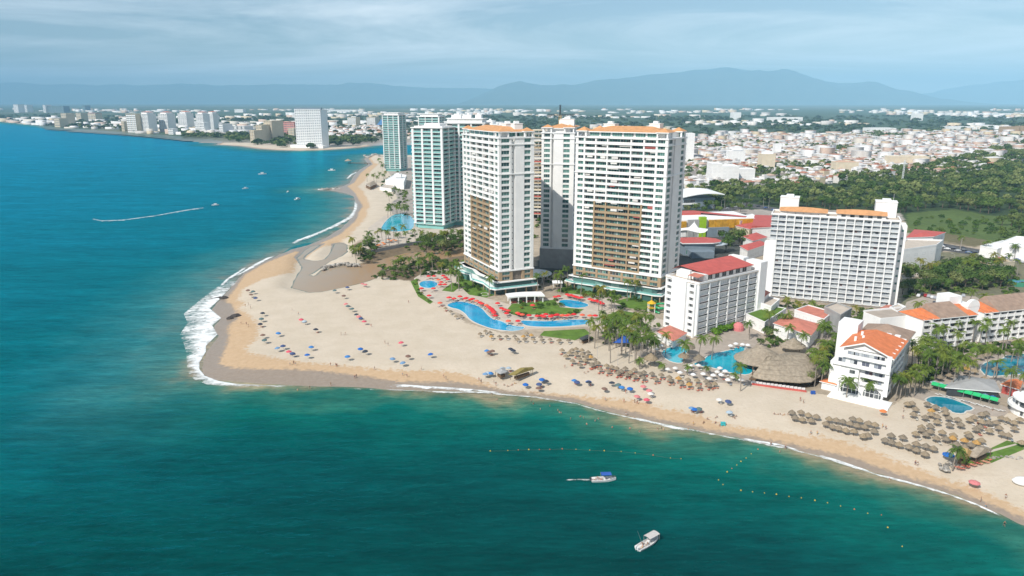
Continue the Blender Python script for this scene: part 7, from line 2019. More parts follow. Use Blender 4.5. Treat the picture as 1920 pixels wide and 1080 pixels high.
# ------------------------------------------------------------------ people
M['skin'] = objcol('skin', [(0, (0.42, 0.25, 0.17)), (.4, (0.30, 0.17, 0.11)), (.7, (0.50, 0.32, 0.23))], .6, .05)
M['swim'] = objcol('swimwear', [(0, (0.04, 0.05, 0.12)), (.25, (0.5, 0.06, 0.06)), (.45, (0.6, 0.58, 0.55)), (.65, (0.03, 0.03, 0.03)), (.8, (0.1, 0.3, 0.4)), (.92, (0.6, 0.4, 0.08))], .8, .05)
M['hair'] = objcol('hair', [(0, (0.02, 0.015, 0.01)), (.6, (0.06, 0.035, 0.02)), (.9, (0.25, 0.17, 0.08))], .7, .05)
def person_mesh(pose):
    """Continuous figure grown from a joint skeleton; swimwear and hair by height."""
    if pose == 'stand': J = dict(pel=(0, 0, .95), ch=(0, 0, 1.32), nk=(0, 0, 1.48), hd=(0, -.01, 1.66), sl=(-.19, 0, 1.4), el=(-.27, .02, 1.12), wl=(-.26, -.06, .86), hl=(-.25, -.09, .76), sr=(.19, 0, 1.4), er=(.27, .02, 1.12), wr=(.26, -.06, .86), hr=(.25, -.09, .76), l1=(-.1, 0, .88), k1=(-.11, -.02, .48), a1=(-.11, .02, .08), t1=(-.12, -.14, .04), l2=(.1, 0, .88), k2=(.11, -.02, .48), a2=(.11, .02, .08), t2=(.12, -.14, .04))
    elif pose == 'walk': J = dict(pel=(0, 0, .93), ch=(0, -.04, 1.3), nk=(0, -.05, 1.46), hd=(0, -.08, 1.64), sl=(-.19, -.03, 1.38), el=(-.25, .14, 1.14), wl=(-.24, .16, .9), hl=(-.24, .14, .8), sr=(.19, -.03, 1.38), er=(.25, -.18, 1.14), wr=(.23, -.32, .96), hr=(.22, -.38, .9), l1=(-.1, 0, .87), k1=(-.11, -.24, .52), a1=(-.11, -.28, .1), t1=(-.12, -.43, .07), l2=(.1, 0, .87), k2=(.11, .06, .48), a2=(.11, .36, .16), t2=(.12, .28, .04))
    else: J = dict(pel=(0, 0, .14), ch=(0, .1, .5), nk=(0, .1, .67), hd=(0, .06, .85), sl=(-.19, .1, .6), el=(-.26, .28, .38), wl=(-.26, .38, .16), hl=(-.26, .42, .06), sr=(.19, .1, .6), er=(.26, .28, .38), wr=(.26, .38, .16), hr=(.26, .42, .06), l1=(-.1, -.05, .13), k1=(-.13, -.42, .36), a1=(-.13, -.68, .08), t1=(-.13, -.8, .1), l2=(.1, -.05, .13), k2=(.12, -.45, .16), a2=(.12, -.85, .1), t2=(.12, -.92, .18))
    rad = dict(pel=.15, ch=.155, nk=.06, hd=.105, sl=.075, el=.048, wl=.035, hl=.045, sr=.075, er=.048, wr=.035, hr=.045, l1=.1, k1=.068, a1=.046, t1=.035, l2=.1, k2=.068, a2=.046, t2=.035)
    E_ = [('pel', 'ch'), ('ch', 'nk'), ('nk', 'hd'), ('ch', 'sl'), ('sl', 'el'), ('el', 'wl'), ('wl', 'hl'), ('ch', 'sr'), ('sr', 'er'), ('er', 'wr'), ('wr', 'hr'), ('pel', 'l1'), ('l1', 'k1'), ('k1', 'a1'), ('a1', 't1'), ('pel', 'l2'), ('l2', 'k2'), ('k2', 'a2'), ('a2', 't2')]
    ks = list(J); ix = {k: i for i, k in enumerate(ks)}
    me = bpy.data.meshes.new('skeleton'); me.from_pydata([J[k] for k in ks], [(ix[a], ix[c]) for a, c in E_], []); me.update()
    o = bpy.data.objects.new('skeleton', me); COL.objects.link(o)
    md = o.modifiers.new('skin', 'SKIN')
    for i, k in enumerate(ks):
        v = me.skin_vertices[0].data[i]; v.radius = (rad[k], rad[k] * (.72 if k in ('pel', 'ch') else 1)); v.use_root = (k == 'pel')
    sb = o.modifiers.new('smooth', 'SUBSURF'); sb.levels = 1; sb.render_levels = 1
    dg = bpy.context.evaluated_depsgraph_get()
    m2 = bpy.data.meshes.new_from_object(o.evaluated_get(dg))
    m2.name = 'person'
    for m in ('skin', 'swim', 'hair'): m2.materials.append(M[m])
    hz0 = J['hd'][2]; pz = J['pel'][2]
    for p in m2.polygons:
        c = p.center
        near_p = abs(c.x) < .22 and (Vector(c) - Vector(J['pel'])).length < .26
        p.material_index = 2 if (c.z > hz0 + .02 or (c.z > hz0 - .06 and c.y > J['hd'][1] + .03)) else (1 if near_p and c.z < pz + .14 else 0)
        p.use_smooth = True
    bpy.data.objects.remove(o); bpy.data.meshes.remove(me)
    return m2
PERSON = {k: person_mesh(k) for k in ('stand', 'walk', 'sit')}
def person(x, y, pose, label, group, rz=None, z=None):
    o = ob('person', PERSON[pose], None, (x, y, ground_z(x, y) if z is None else z), rnd.uniform(0, 6.28) if rz is None else rz)
    return tag(o, label, 'person', group)
WALKERS = [(755, 700), (763, 702), (790, 692), (702, 691), (620, 684), (630, 685), (632, 686), (544, 683), (551, 681), (554, 683), (832, 703), (836, 707), (665, 703), (668, 702), (620, 714), (580, 720), (460, 572), (466, 570), (470, 576), (462, 606), (466, 610), (452, 604), (548, 582), (560, 590), (766, 567), (696, 612), (640, 628), (648, 628), (722, 644), (728, 648), (1059, 690), (1170, 749), (1135, 745), (1195, 752), (1190, 750), (1173, 735), (1174, 770), (1300, 788), (1473, 832), (1446, 826), (1520, 810), (1532, 811), (1654, 802), (1660, 806), (1716, 866), (1720, 868), (1840, 930), (1849, 942), (1886, 928), (1884, 975), (1693, 772), (1692, 786), (1860, 770), (1500, 752), (1506, 756), (898, 708), (902, 712), (930, 716), (926, 712)]
for i, (px_, py_) in enumerate(WALKERS):
    x, y = gp(px_, py_ + 3, -.6)
    person(x, y, 'walk' if i % 2 else 'stand', 'person in swimwear up on the sand', 'people on the sand')
SWIM = [(922, 740), (932, 750), (996, 752), (1013, 768), (1031, 762), (1046, 770), (1049, 774), (1052, 775), (1070, 786), (1088, 782), (1094, 784), (1116, 790), (1100, 796), (1148, 802), (1181, 804), (1199, 810), (1233, 805), (1240, 803), (1244, 806), (1290, 806), (558, 732), (1462, 848), (1668, 900), (372, 655), (1000, 758), (1122, 786)]
for i, (px_, py_) in enumerate(SWIM):
    x, y = gp(px_, py_, SEA)
    person(x, y, 'stand', 'bather standing waist deep in the shallow sea', 'bathers in the sea', z=SEA - .95)
for i, (px_, py_) in enumerate([(1190, 775), (1320, 785), (1327, 780), (1342, 786), (1344, 778), (1350, 790), (1376, 780), (1380, 778), (1452, 776), (1462, 777), (1470, 778), (1478, 778), (1612, 802), (945, 716), (952, 718), (960, 716), (965, 714), (1096, 700), (1102, 698)]):
    x, y = gp(px_, py_, 0)
    person(x, y, 'sit', 'person sitting on the dry sand near the parasols', 'people sitting on the sand')

# ------------------------------------------------------------------ boats and buoys
M['hull'] = surf('boat_hull', (0.78, 0.78, 0.76), .3, .04, 1, spec=.5); M['hullb'] = surf('boat_stripe', (0.05, 0.15, 0.45), .3, .05, 1, spec=.5)
M['deckm'] = surf('boat_deck', (0.62, 0.61, 0.58), .6, .08, 2)
M['bimini'] = surf('blue_bimini', (0.03, 0.10, 0.38), .8, .08, 2); M['bimg'] = surf('grey_bimini', (0.52, 0.49, 0.46), .8, .08, 2)
M['tealc'] = surf('turquoise_paint', (0.05, 0.42, 0.45), .5, .05, 2)
def hull_mesh(L, B, D):
    """Open launch hull, bow to +x: topsides, bottom, gunwale and inner floor."""
    b = MB(); K = 10; secs = []
    for k in range(K + 1):
        f = k / K; x = -L / 2 + L * f
        w = B / 2 * (1 - max(0, (f - .45) / .55) ** 2.2) * (.9 + .1 * min(1, f * 4)); w = max(w, .02)
        sh = D * (.85 + .35 * f ** 2.2)
        secs.append([(x, 0, -.25 + .25 * f ** 4), (x, w * .75, -.05 + .2 * f ** 4), (x, w, sh), (x, w * .9, sh + .02), (x, w * .82, .18), (x, 0, .18)])
    n = len(secs[0])
    for s in (1, -1):
        vs = [(p[0], p[1] * s, p[2]) for sec in secs for p in sec]
        fs = [(k * n + j, (k + 1) * n + j, (k + 1) * n + j + 1, k * n + j + 1) for k in range(K) for j in range(n - 1)]
        base = len(b.f); b.add(vs, fs, 0)
        for k in range(K):
            for j in range(n - 1):
                b.m[base + k * (n - 1) + j] = 1 if j == 0 else (2 if j == 4 else 0)
        st = [(p[0], p[1] * s, p[2]) for p in secs[0]]
        b.add(st, [tuple(range(n))], 0)
    return b.mesh('hull', [M['hull'], M['hullb'], M['deckm']])
def boat(label, px_, py_, rz, canopy, L=7.4, B=2.4, crew=4, cab=False):
    x, y = gp(px_, py_, SEA)
    root = empty('motor_boat', (x, y, SEA), rz, label, 'boat')
    ob('hull', hull_mesh(L, B, .75), root)
    b = MB(); n = 6
    x0, x1, w, z = (-.9, 2.1, 1.0, 2.15) if not cab else (-.6, 3.1, 1.05, 2.2)
    for i in range(n):
        ya, yb = -w + 2 * w * i / n, -w + 2 * w * (i + 1) / n
        za, zb = z + .22 * math.cos(ya / w * 1.4), z + .22 * math.cos(yb / w * 1.4)
        b.add([(x0, ya, za), (x1, ya, za), (x1, yb, zb), (x0, yb, zb), (x0, ya, za + .05), (x1, ya, za + .05), (x1, yb, zb + .05), (x0, yb, zb + .05)], [(4, 5, 6, 7), (3, 2, 1, 0), (0, 1, 5, 4), (2, 3, 7, 6)])
    b.build('canopy', [M[canopy]], root)
    for sx in (x0 + .1, x1 - .1):
        for sy in (-w + .05, w - .05): MB().tube((sx, sy, .7), (sx, sy, z + .1), .03, n=5).build('canopy_pole', [M['pole']], root)
    for xx in (-2.2, -1.0, .3, 1.5): block(root, 'bench', xx, -.8, .18, xx + .4, .8, .55, 'deckm')
    b = MB(); b.box(-.2, -.4, .18, .35, .4, 1.15, 0); b.box(.3, -.38, 1.15, .36, .38, 1.5, 1); b.build('console', [M['hull'], M['glassS']], root)
    for s in ((0,) if not cab else (-.35, .35)):
        b = MB(); b.box(-L / 2 - .5, s - .18, .55, -L / 2 - .02, s + .18, 1.15, 0); b.box(-L / 2 - .3, s - .08, -.5, -L / 2 - .1, s + .08, .56, 0); b.build('outboard_motor', [M['dark'] if canopy == 'bimini' else M['hull']], root)
    b = MB(); b.tube((L / 2 - 1.6, -.75, .85), (L / 2 - 1.6, -.75, 1.2), .02, n=4).tube((L / 2 - 1.6, .75, .85), (L / 2 - 1.6, .75, 1.2), .02, n=4).tube((L / 2 - 1.6, -.75, 1.2), (L / 2 - .2, 0, 1.3), .02, n=4).tube((L / 2 - 1.6, .75, 1.2), (L / 2 - .2, 0, 1.3), .02, n=4); b.build('bow_rail', [M['pole']], root)
    if cab:
        b = MB(); b.tube((-1.4, -.9, .8), (-2.6, -1.6, 4.6), .03, .01, 4).tube((-1.4, .9, .8), (-2.8, 1.2, 4.4), .03, .01, 4); b.build('rod', [M['pole']], root)
    c, s = math.cos(rz), math.sin(rz)
    for i in range(crew):
        lx, ly = -2.6 + i * .9, (-.45, .4)[i % 2]
        person(x + c * lx - s * ly, y + s * lx + c * ly, 'sit', 'passenger sitting aboard the ' + ('blue-canopied boat' if canopy == 'bimini' else 'grey-canopied boat'), 'passengers aboard the boats', rz + math.pi / 2 * (1 if i % 2 else -1), SEA + .5)
    return root
boat('white launch with blue canopy and outboard under way near the swimming area', 1132, 901, R(4), 'bimini', L=7.2)
boat('white fishing launch with grey canopy and rods drifting in the foreground', 1215, 1021, R(38), 'bimg', L=7.6, crew=4, cab=True)
def skiff(label, px_, py_, rz, k=1.0):
    x, y = gp(px_, py_, SEA)
    root = empty('small_boat', (x, y, SEA), rz, label, 'boat')
    ob('hull', cached('skiff', lambda: hull_mesh(7.5, 2.4, .9)), root, (0, 0, 0), 0, (k, k, k))
    ob('cabin', cached('skiffc', lambda: MB().box(-1.2, -.8, .3, 1.2, .8, 1.9).box(-1.6, -.95, 1.9, 1.5, .95, 2.02).mesh('cabin', [M['hull']])), root, (0, 0, 0), 0, (k, k, k))
    return root
skiff('small dark speedboat at the head of the long curved wake', 404, 385, R(20), 1.0)
skiff('little white boat moored off the middle of the bay', 558, 374, R(60), 1.1)
skiff('little white boat off the bay near the speedboat', 460, 354, R(30), 1.0)
skiff('white sail-shaped boat far out in the bay', 492, 327, R(20), 1.6)
skiff('white launch near the small pier', 622, 320, R(5), 1.5)
skiff('speck of a boat between the moored boats', 540, 360, R(80), .7)
M['buoyY'] = objcol('buoy_paint', [(0, (0.66, 0.42, 0.03)), (.8, (0.62, 0.16, 0.05))], .5, .1)
buoy_me = MB().lathe([(0, -.18), (.16, -.15), (.24, 0), (.25, .08), (.28, .10), (.28, .16), (.25, .18), (.2, .32), (.07, .40), (.06, .55), (0, .56)], 10).mesh('buoy', [M['buoyY']], smooth=True)
rb = (880, 720); sb_ = 2.2857
lines = [[(90, 288), (165, 286), (210, 283), (255, 282), (300, 282), (345, 281), (398, 279), (457, 281), (516, 284), (578, 287), (651, 290), (711, 296), (788, 306), (862, 318), (907, 321)], [(1237, 281), (1208, 300), (1186, 318), (1164, 333), (1146, 348), (1125, 363), (1105, 378), (1068, 412), (1087, 432)], [(1164, 457), (1214, 463), (1265, 468), (1316, 474), (1370, 483), (1423, 489), (1481, 500), (1535, 510), (1591, 524), (1650, 538), (1707, 555), (1766, 562), (1793, 616), (1855, 697)]]
names = ('offshore float line', 'inshore float line', 'long outer float line')
for li, ln in enumerate(lines):
    pts = conv(ln, rb, sb_, SEA)
    for i, (x, y) in enumerate(pts):
        k = .5 if i % 3 else .7
        o = ob('buoy', buoy_me, None, (x, y, SEA), i, (k, k, k)); tag(o, 'swim buoy on the %s' % names[li], 'buoy', 'buoys of the ' + names[li])
    if li: continue
    b = MB()
    for a, c in zip(pts[:-1], pts[1:]): b.tube((*a, SEA + .01), (*c, SEA + .01), .015, n=4)
    tag(b.build('float_rope', [M['wood']]), 'thin dark rope joining the buoys of the %s' % names[li], 'rope')

# ------------------------------------------------------------------ rocks, logs and rubble
def rock_mesh(seed):
    r = random.Random(seed); bm = bmesh.new(); bmesh.ops.create_icosphere(bm, subdivisions=2, radius=1.0)
    for v in bm.verts:
        v.co *= 1 + r.uniform(-.28, .22); v.co.z *= .7
    me = bpy.data.meshes.new('boulder'); bm.to_mesh(me); bm.free(); me.materials.append(M['rock']); return me
ROCKS = [rock_mesh(s) for s in range(5)]
def rock(x, y, z, k, label, group, dark=False):
    o = ob('boulder', ROCKS[rnd.randrange(5)], None, (x, y, z), rnd.uniform(0, 6), (k * rnd.uniform(.8, 1.3), k, k)); return tag(o, label, 'boulder', group)
for i in range(46):
    f = i / 45; px_, py_ = 603 + 70 * f, 503 - 7 * math.sin(f * 2.4) - 1 * f
    x, y = gp(px_ + rnd.uniform(-2, 2), py_ + rnd.uniform(-2.5, 2.5), -1)
    rock(x, y, -1.0, rnd.uniform(.7, 1.5), 'pale boulder in the rock bank along the sand spit', 'boulders of the rock bank')
for i in range(26):
    f = i / 25; x, y = gp(602 + 36 * f + rnd.uniform(-1, 1), 355 - 1 * f + rnd.uniform(-1.2, 1.2), SEA)
    rock(x, y, SEA + .3, rnd.uniform(1.2, 2.4), 'dark boulder of the rock groyne', 'boulders of the groyne')
for i in range(30):
    f = i / 29; x, y = gp(684 + 36 * f, 293 + 3 * math.sin(f * 9), SEA)
    rock(x, y, SEA + .8, rnd.uniform(2, 3.6), 'boulder of the breakwater by the channel', 'boulders of the breakwater')
for i in range(40):
    x, y = gp(1760 + 26 * rnd.random(), 868 + 16 * rnd.random(), 0) if i < 22 else gp(1855 + 65 * rnd.random(), 862 - 6 * rnd.random(), 0)
    rock(x, y, .05, rnd.uniform(.25, .6), 'pale stone in the rubble beside the beach bar', 'rubble stones')
for q, k, lab in (((419, 557), 2.2, 'dark drift stump at the surf edge of the cape'), ((443, 592), 2.4, 'dark rock outcrop above the wet sand of the cape'), ((432, 596), 1.6, 'smaller dark rock beside the outcrop on the cape')):
    x, y = gp(*q, -1.2)
    b = MB(); b.lathe([(0, -.5), (k, -.3), (k * .8, .5), (k * .35, 1.1), (0, 1.2)], 9, sx=1.4); me = b.mesh('dark_rock', [M['rockD']])
    for v in me.vertices: v.co += Vector((rnd.uniform(-.25, .25), rnd.uniform(-.25, .25), rnd.uniform(-.15, .2)))
    tag(ob('dark_rock', me, None, (x, y, ground_z(x, y))), lab, 'rock')
b = MB(); p0, p1 = gp(392, 562, SEA), gp(414, 558, SEA)
b.tube((0, 0, .2), (p1[0] - p0[0], p1[1] - p0[1], .5), .22, .35, 6); tag(b.build('drift_log', [M['rockD']], None, (*p0, SEA)), 'dark drift log lying in the surf', 'log')

# ------------------------------------------------------------------ huts and shelters on the beach
def thatched_hut(name, label, pxs, eave, rise, ridge=(.3, .7), mat='thatch'):
    pl = [gp(x, y, eave) for x, y in pxs]
    cx, cy = sum(p[0] for p in pl) / 4, sum(p[1] for p in pl) / 4
    root = empty(name, (cx, cy, 0), 0, label, 'hut')
    p = [Vector((x - cx, y - cy)) for x, y in pl]
    m0, m1 = (p[0] + p[3]) / 2, (p[1] + p[2]) / 2
    ra, rb_ = m0.lerp(m1, ridge[0]), m0.lerp(m1, ridge[1])
    b = MB(); b.add([(*q, eave) for q in p] + [(*ra, eave + rise), (*rb_, eave + rise)], [(0, 1, 5, 4), (1, 2, 5), (2, 3, 4, 5), (3, 0, 4)])
    b.add([(*q, eave - .25) for q in p] + [(*q, eave) for q in p], [(i, (i + 1) % 4, 4 + (i + 1) % 4, 4 + i) for i in range(4)])
    b.build('thatch_roof', [M[mat]], root)
    for q in p: MB().tube((*(q * .86), 0), (*(q * .86), eave + .1), .1, n=6).build('post', [M['wood']], root)
    w = [tuple(q * .6) for q in p]
    MB().prism(w, 0, 1.1).build('counter', [M['wood']], root)
    return root
M['thatchG'] = surf('golden_thatch', (0.42, 0.28, 0.12), .95, .2, 1.2, bump=.6, bscale=4, spec=.05)
M['thatchO'] = surf('olive_thatch', (0.26, 0.21, 0.075), .95, .25, 1.0, bump=.6, bscale=4, spec=.05)
thatched_hut('beach_bar', 'golden thatched beach bar beside the lawn at the right', [(1790, 856), (1812, 860), (1826, 848), (1806, 842)], 2.6, 2.0, mat='thatchG')
thatched_hut('beach_bar', 'long grey thatched roof behind the golden beach bar', [(1812, 852), (1830, 858), (1862, 842), (1845, 836)], 2.6, 1.5, (.1, .9))
thatched_hut('thatched_shelter', 'long tapering olive thatched shelter lying across the middle of the beach', [(953, 702), (966, 703), (1002, 691), (998, 688)], 2.4, 1.3, (.08, .92), mat='thatchO')
thatched_hut('canvas_shelter', 'grey canvas shelter beside the tapering thatched shelter', [(927, 695), (938, 701), (952, 697), (944, 689)], 2.3, .8, (.3, .7), mat='grey')
thatched_hut('snack_kiosk', 'dark hedge-like kiosk at the corner of the lower lawn', [(1086, 634), (1092, 638), (1108, 632), (1102, 627)], 2.2, .5, (.2, .8), mat='dark')
WP = empty('white_pavilion', (*gp(954, 570, 0), 0), R(12), 'white curved pool pavilion with red seating between the towers', 'pavilion')
b = MB(); n = 8
arc = [(-.5 + 20 * i / n, 1.5 * math.sin(math.pi * i / n)) for i in range(n + 1)]
b.prism([(x, y - 1.5) for x, y in arc] + [(x, y + 6.5) for x, y in arc[::-1]], 3.4, 4.1); b.build('roof', [M['white2']], WP)
for i in range(5):
    for yy in (-.4, 5.6): block(WP, 'column', .5 + i * 4.5, yy, 0, 1.0 + i * 4.5, yy + .5, 3.4, 'white2')
block(WP, 'bar_wall', 2, 4, 0, 17, 6, 3.4, 'stone')
for i in range(4): block(WP, 'sofa', 2 + i * 4, 1.0, .05, 4.4 + i * 4, 2.2, .8, 'roofR')
G2_ = empty('garden_gazebo', (*gp(1045, 538, 0), 0), 0, 'small white square gazebo on the lawn between the towers', 'gazebo')
block(G2_, 'roof', -3, -3, 2.8, 3, 3, 3.1, 'white2'); hip_roof(G2_, -2.6, -2.6, 2.6, 2.6, 3.2, .9, 'white2', .2)
for sx in (-2.5, 2.3):
    for sy in (-2.5, 2.3): block(G2_, 'post', sx, sy, 0, sx + .2, sy + .2, 2.8, 'white2')
# water play area
PL = empty('water_play', (*gp(1222, 586, 0), 0), 0, 'yellow and green water slide playground by the small hotel', 'playground')
M['green'] = surf('slide_green', (0.02, 0.32, 0.12), .35, .05, 1, spec=.5); M['ylw'] = surf('slide_yellow', (0.70, 0.42, 0.02), .4, .05, 1)
for i in range(4): block(PL, 'post', -2 + (i % 2) * 3, -1.5 + (i // 2) * 3, 0, -1.7 + (i % 2) * 3, -1.2 + (i // 2) * 3, 5, 'white2')
MB().lathe([(2.4, 5.0), (2.2, 5.2), (0, 6.6)], 8, (-.3, .2)).build('tower_roof', [M['ylw']], PL)
b = MB(); pr = None
for i in range(25):
    a = i * .45; p = Vector((4 + 2.4 * math.cos(a), 2.4 * math.sin(a), 4.6 - i * .17))
    if pr is not None: b.tube(pr, p, .55, n=8, cap=False)
    pr = p
b.build('slide_tube', [M['green']], PL)
block(PL, 'platform', -2.2, -1.7, 2.6, 1.6, 2.1, 2.8, 'ylw')
BT = empty('shade_sail', (*gp(1165, 652, 0), 0), 0, 'blue triangular shade sail at the corner of the sand court', 'shade sail')
b = MB(); b.add([(-4, -1, 2.6), (3.5, -1.2, 2.6), (1.5, 2.5, 5.6), (-4, -1, 2.66), (3.5, -1.2, 2.66), (1.5, 2.5, 5.66)], [(0, 1, 2), (5, 4, 3)]); b.build('sail', [M['bimini']], BT)
for x, y, z in ((-4, -1, 2.7), (3.5, -1.2, 2.7), (1.5, 2.5, 5.7)): MB().tube((x, y, 0), (x, y, z), .08, n=6).build('mast', [M['pole']], BT)
for i, q in enumerate([(1120, 672), (1158, 684)]):
    x, y = gp(*q, 0); o = MB().tube((0, 0, 0), (0, 0, 7.5), .09, .06, 6).box(-.12, -.12, 0, .12, .12, .3).build('net_post', [M['pole']], None, (x, y, 0)); tag(o, 'tall thin net post of the sand court, %s' % ('nearer the shelter roofs' if i == 0 else 'nearer the palms'), 'post')
# green awnings and grey canopy by the right-hand pool
GA = empty('green_awning', (*gp(1746, 726, 0), 0), 0, 'long bright green awning behind the white loungers of the right-hand pool', 'awning')
p0 = Vector(gp(1746, 719, 2.6)); p1 = Vector(gp(1872, 751, 2.6))
M['awn'] = surf('green_awning_cloth', (0.03, 0.46, 0.16), .8, .08, 1)
for i in range(8):
    a, c = p0.lerp(p1, i / 8), p0.lerp(p1, (i + .94) / 8)
    o_ = Vector(GA.location[:2]); a, c = a - o_, c - o_; d = (c - a).normalized(); nn = Vector((-d.y, d.x)) * 3.0
    b = MB(); b.add([(*a, 2.4), (*c, 2.4), (*(c + nn * .5), 3.0), (*(a + nn * .5), 3.0), (*(c + nn), 2.5), (*(a + nn), 2.5)], [(0, 1, 2, 3), (3, 2, 4, 5)])
    b.add([(*a, 2.1), (*c, 2.1), (*c, 2.4), (*a, 2.4)], [(0, 1, 2, 3)]); b.build('awning_panel', [M['awn']], GA)
    MB().tube((*a, 0), (*a, 2.4), .06, n=5).build('post', [M['pole']], GA)
for i in range(9):
    a = p0.lerp(p1, (i + .4) / 9)
    parasol(a.x + 2.2, a.y + 3.6, 'blue', 'pale blue parasol in the row behind the green awning', 'blue parasols behind the green awning', 1.3)
    lounger(a.x - .8, a.y - 4.2, 'white lounger between the green awning and pool', 'white loungers by the green awning', R(200)); lounger(a.x + .4, a.y - 4.6, 'white lounger between the green awning and pool', 'white loungers by the green awning', R(200))
px_building('grey_canopy', 'grey-green tented roof behind the green awning', 'canopy', [(1776, 727), (1800, 706), (1862, 714), (1872, 735)], 3.2, floors=1, wall='dark', roof='grey', style='tent', rise=1.6, win=False)
px_building('orange_kiosk', 'red kiosk with bright orange roof near the picture edge', 'kiosk', [(1880, 722), (1895, 714), (1918, 718), (1908, 730)], 3.2, floors=1, wall='roofR', roof='roofOr', style='hip', rise=1.4, ww=1.4, gap=3)
px_building('tiled_porch', 'orange tiled porch left of the orange-roofed hotel', 'porch', [(1541, 716), (1552, 712), (1574, 716), (1566, 722)], 2.8, floors=1, wall='white', roof='roofOr', style='hip', rise=.8, win=False)
CV = empty('curved_villa', (*gp(1936, 776, 0), 0), 0, 'white curved two-storey building at the picture edge', 'building')
b = MB(); b.lathe([(0, 0), (6.6, 0), (6.6, 2.6), (0, 2.6)], 24); b.build('wall', [M['white']], CV)
MB().lathe([(7.7, 2.6), (7.7, 3.5), (7.4, 3.5), (7.4, 2.9), (0, 2.9)], 24).build('terrace', [M['white2']], CV)
MB().lathe([(0, 2.9), (5.2, 2.9), (5.2, 5.3), (0, 5.6)], 24).build('wall', [M['glassS']], CV)
MB().lathe([(6.6, 5.3), (6.6, 5.9), (0, 6.1)], 24).build('roof', [M['white2']], CV)
for i in range(12):
    a = 2 * math.pi * i / 12; block(CV, 'column', 5.4 * math.cos(a) - .2, 5.4 * math.sin(a) - .2, 2.9, 5.4 * math.cos(a) + .2, 5.4 * math.sin(a) + .2, 5.3, 'white2')
    if i % 2: ob('window', window_mesh(2.2, 1.6, 'glassS'), CV, (6.65 * math.cos(a) + 1.1 * math.sin(a), 6.65 * math.sin(a) - 1.1 * math.cos(a), .5), a + math.pi / 2)
# small things on the sand
for i, (q, c, lab) in enumerate((((1356, 790), 'tealc', 'small turquoise ice cart near the waterline'), ((1524, 739), 'bimini', 'small blue bin on the sand below the thatched restaurant'))):
    x, y = gp(*q, 0); o = MB().box(-.7, -.4, .3, .7, .4, 1.1).box(-.8, -.5, 1.1, .8, .5, 1.2).tube((-.5, -.5, .3), (-.5, .5, .3), .3, n=8).tube((.5, -.5, .3), (.5, .5, .3), .3, n=8).build('vendor_cart', [M[c]], None, (x, y, ground_z(x, y))); tag(o, lab, 'cart')
tag(MB().lathe([(0, 0), (1.9, 0), (2.1, .5), (1.6, 1.1), (.6, 1.5), (0, 1.6)], 16, sx=1.4).build('covered_boat', [M['white2']], None, (*gp(1918, 905, 0), 0)), 'white covered dinghy on the sand at the picture edge', 'boat')
for i, (x, y) in enumerate([gp(1795 + 60 * f, 878 - 14 * f + (i % 3) * 2, 0) for i, f in enumerate([k / 15 for k in range(16)])]):
    o = ob('sun_lounger', LOUNGE_C, None, (x, y, .02), R(110) + rnd.uniform(-.3, .3)); tag(o, 'coral lounger in the row beside the rubble and lawn', 'sun lounger', 'loungers beside the rubble')
x, y = gp(1226, 610, 2)
tag(ob('pink_dome', MB().lathe([(2.6, 0), (2.6, 1.6), (2.2, 2.8), (1.2, 3.7), (0, 4.0)], 14).mesh('pink_dome', [M['pinkc']]), None, (*gp(1384, 619, 0), 0)), 'pink domed tent at the corner of the small hotel', 'tent')

# ------------------------------------------------------------------ cars, lamps and mast
M['carp'] = objcol('car_paint', [(0, (0.62, 0.62, 0.62)), (.3, (0.03, 0.035, 0.05)), (.5, (0.30, 0.02, 0.02)), (.62, (0.35, 0.36, 0.38)), (.82, (0.05, 0.10, 0.25))], .3, .03, spec=.6)
M['tyre'] = surf('tyre', (0.02, 0.02, 0.02), .9, .1, 2)
def car_body():
    b = MB()
    prof = [(-2.15, .35), (-2.2, .75), (-1.9, .95), (-1.2, 1.0), (-.7, 1.42), (.75, 1.45), (1.25, 1.0), (2.0, .9), (2.2, .7), (2.15, .35)]
    n = len(prof)
    vs = [(x, -.85 if z < 1.1 else -.68, z) for x, z in prof] + [(x, .85 if z < 1.1 else .68, z) for x, z in prof]
    b.add(vs, [(i, i + 1, n + i + 1, n + i) for i in range(n - 1)] + [tuple(range(n))[::-1], tuple(range(n, 2 * n)), (n - 1, 0, n, 2 * n - 1)])
    return b.mesh('body', [M['carp']])
CARB = car_body()
CARG = MB().add([(-1.1, -.78, 1.03), (1.15, -.78, 1.03), (.7, -.70, 1.40), (-.65, -.70, 1.40), (-1.1, .78, 1.03), (1.15, .78, 1.03), (.7, .70, 1.40), (-.65, .70, 1.40)], [(0, 1, 2, 3), (7, 6, 5, 4), (1, 5, 6, 2), (4, 0, 3, 7)]).mesh('glazing', [M['glassS']])
WHE = MB().tube((0, -.11, 0), (0, .11, 0), .32, n=12).mesh('wheel', [M['tyre']])
def car(x, y, rz, label, group):
    root = empty('parked_car', (x, y, .06), rz, label, 'car', group)
    ob('body', CARB, root); ob('glazing', CARG, root, (0, 0, 0), 0, (1.02, 1.02, 1.0))
    for sx in (-1.35, 1.35):
        for sy in (-.8, .8): ob('wheel', WHE, root, (sx, sy, .32))
    return root
for i, q in enumerate([(1735, 556), (1741, 557), (1747, 559), (1753, 560), (1759, 562), (1765, 564), (1770, 566), (1776, 568), (1752, 570), (1757, 573), (1806, 556), (1744, 578), (1722, 556), (1728, 553)]):
    x, y = gp(*q, 0); car(x, y, R(60) + rnd.uniform(-.1, .1), 'parked car in the car park behind the low hotel wing', 'cars in the car park')
for i in range(16):
    f = i / 15; x, y = gp(1766 + 150 * f, 463 + 27 * f + (i % 2) * 3, 0); car(x, y, R(-38) + rnd.uniform(-.1, .1), 'car on the palm-lined avenue beyond the white office block', 'cars on the avenue')
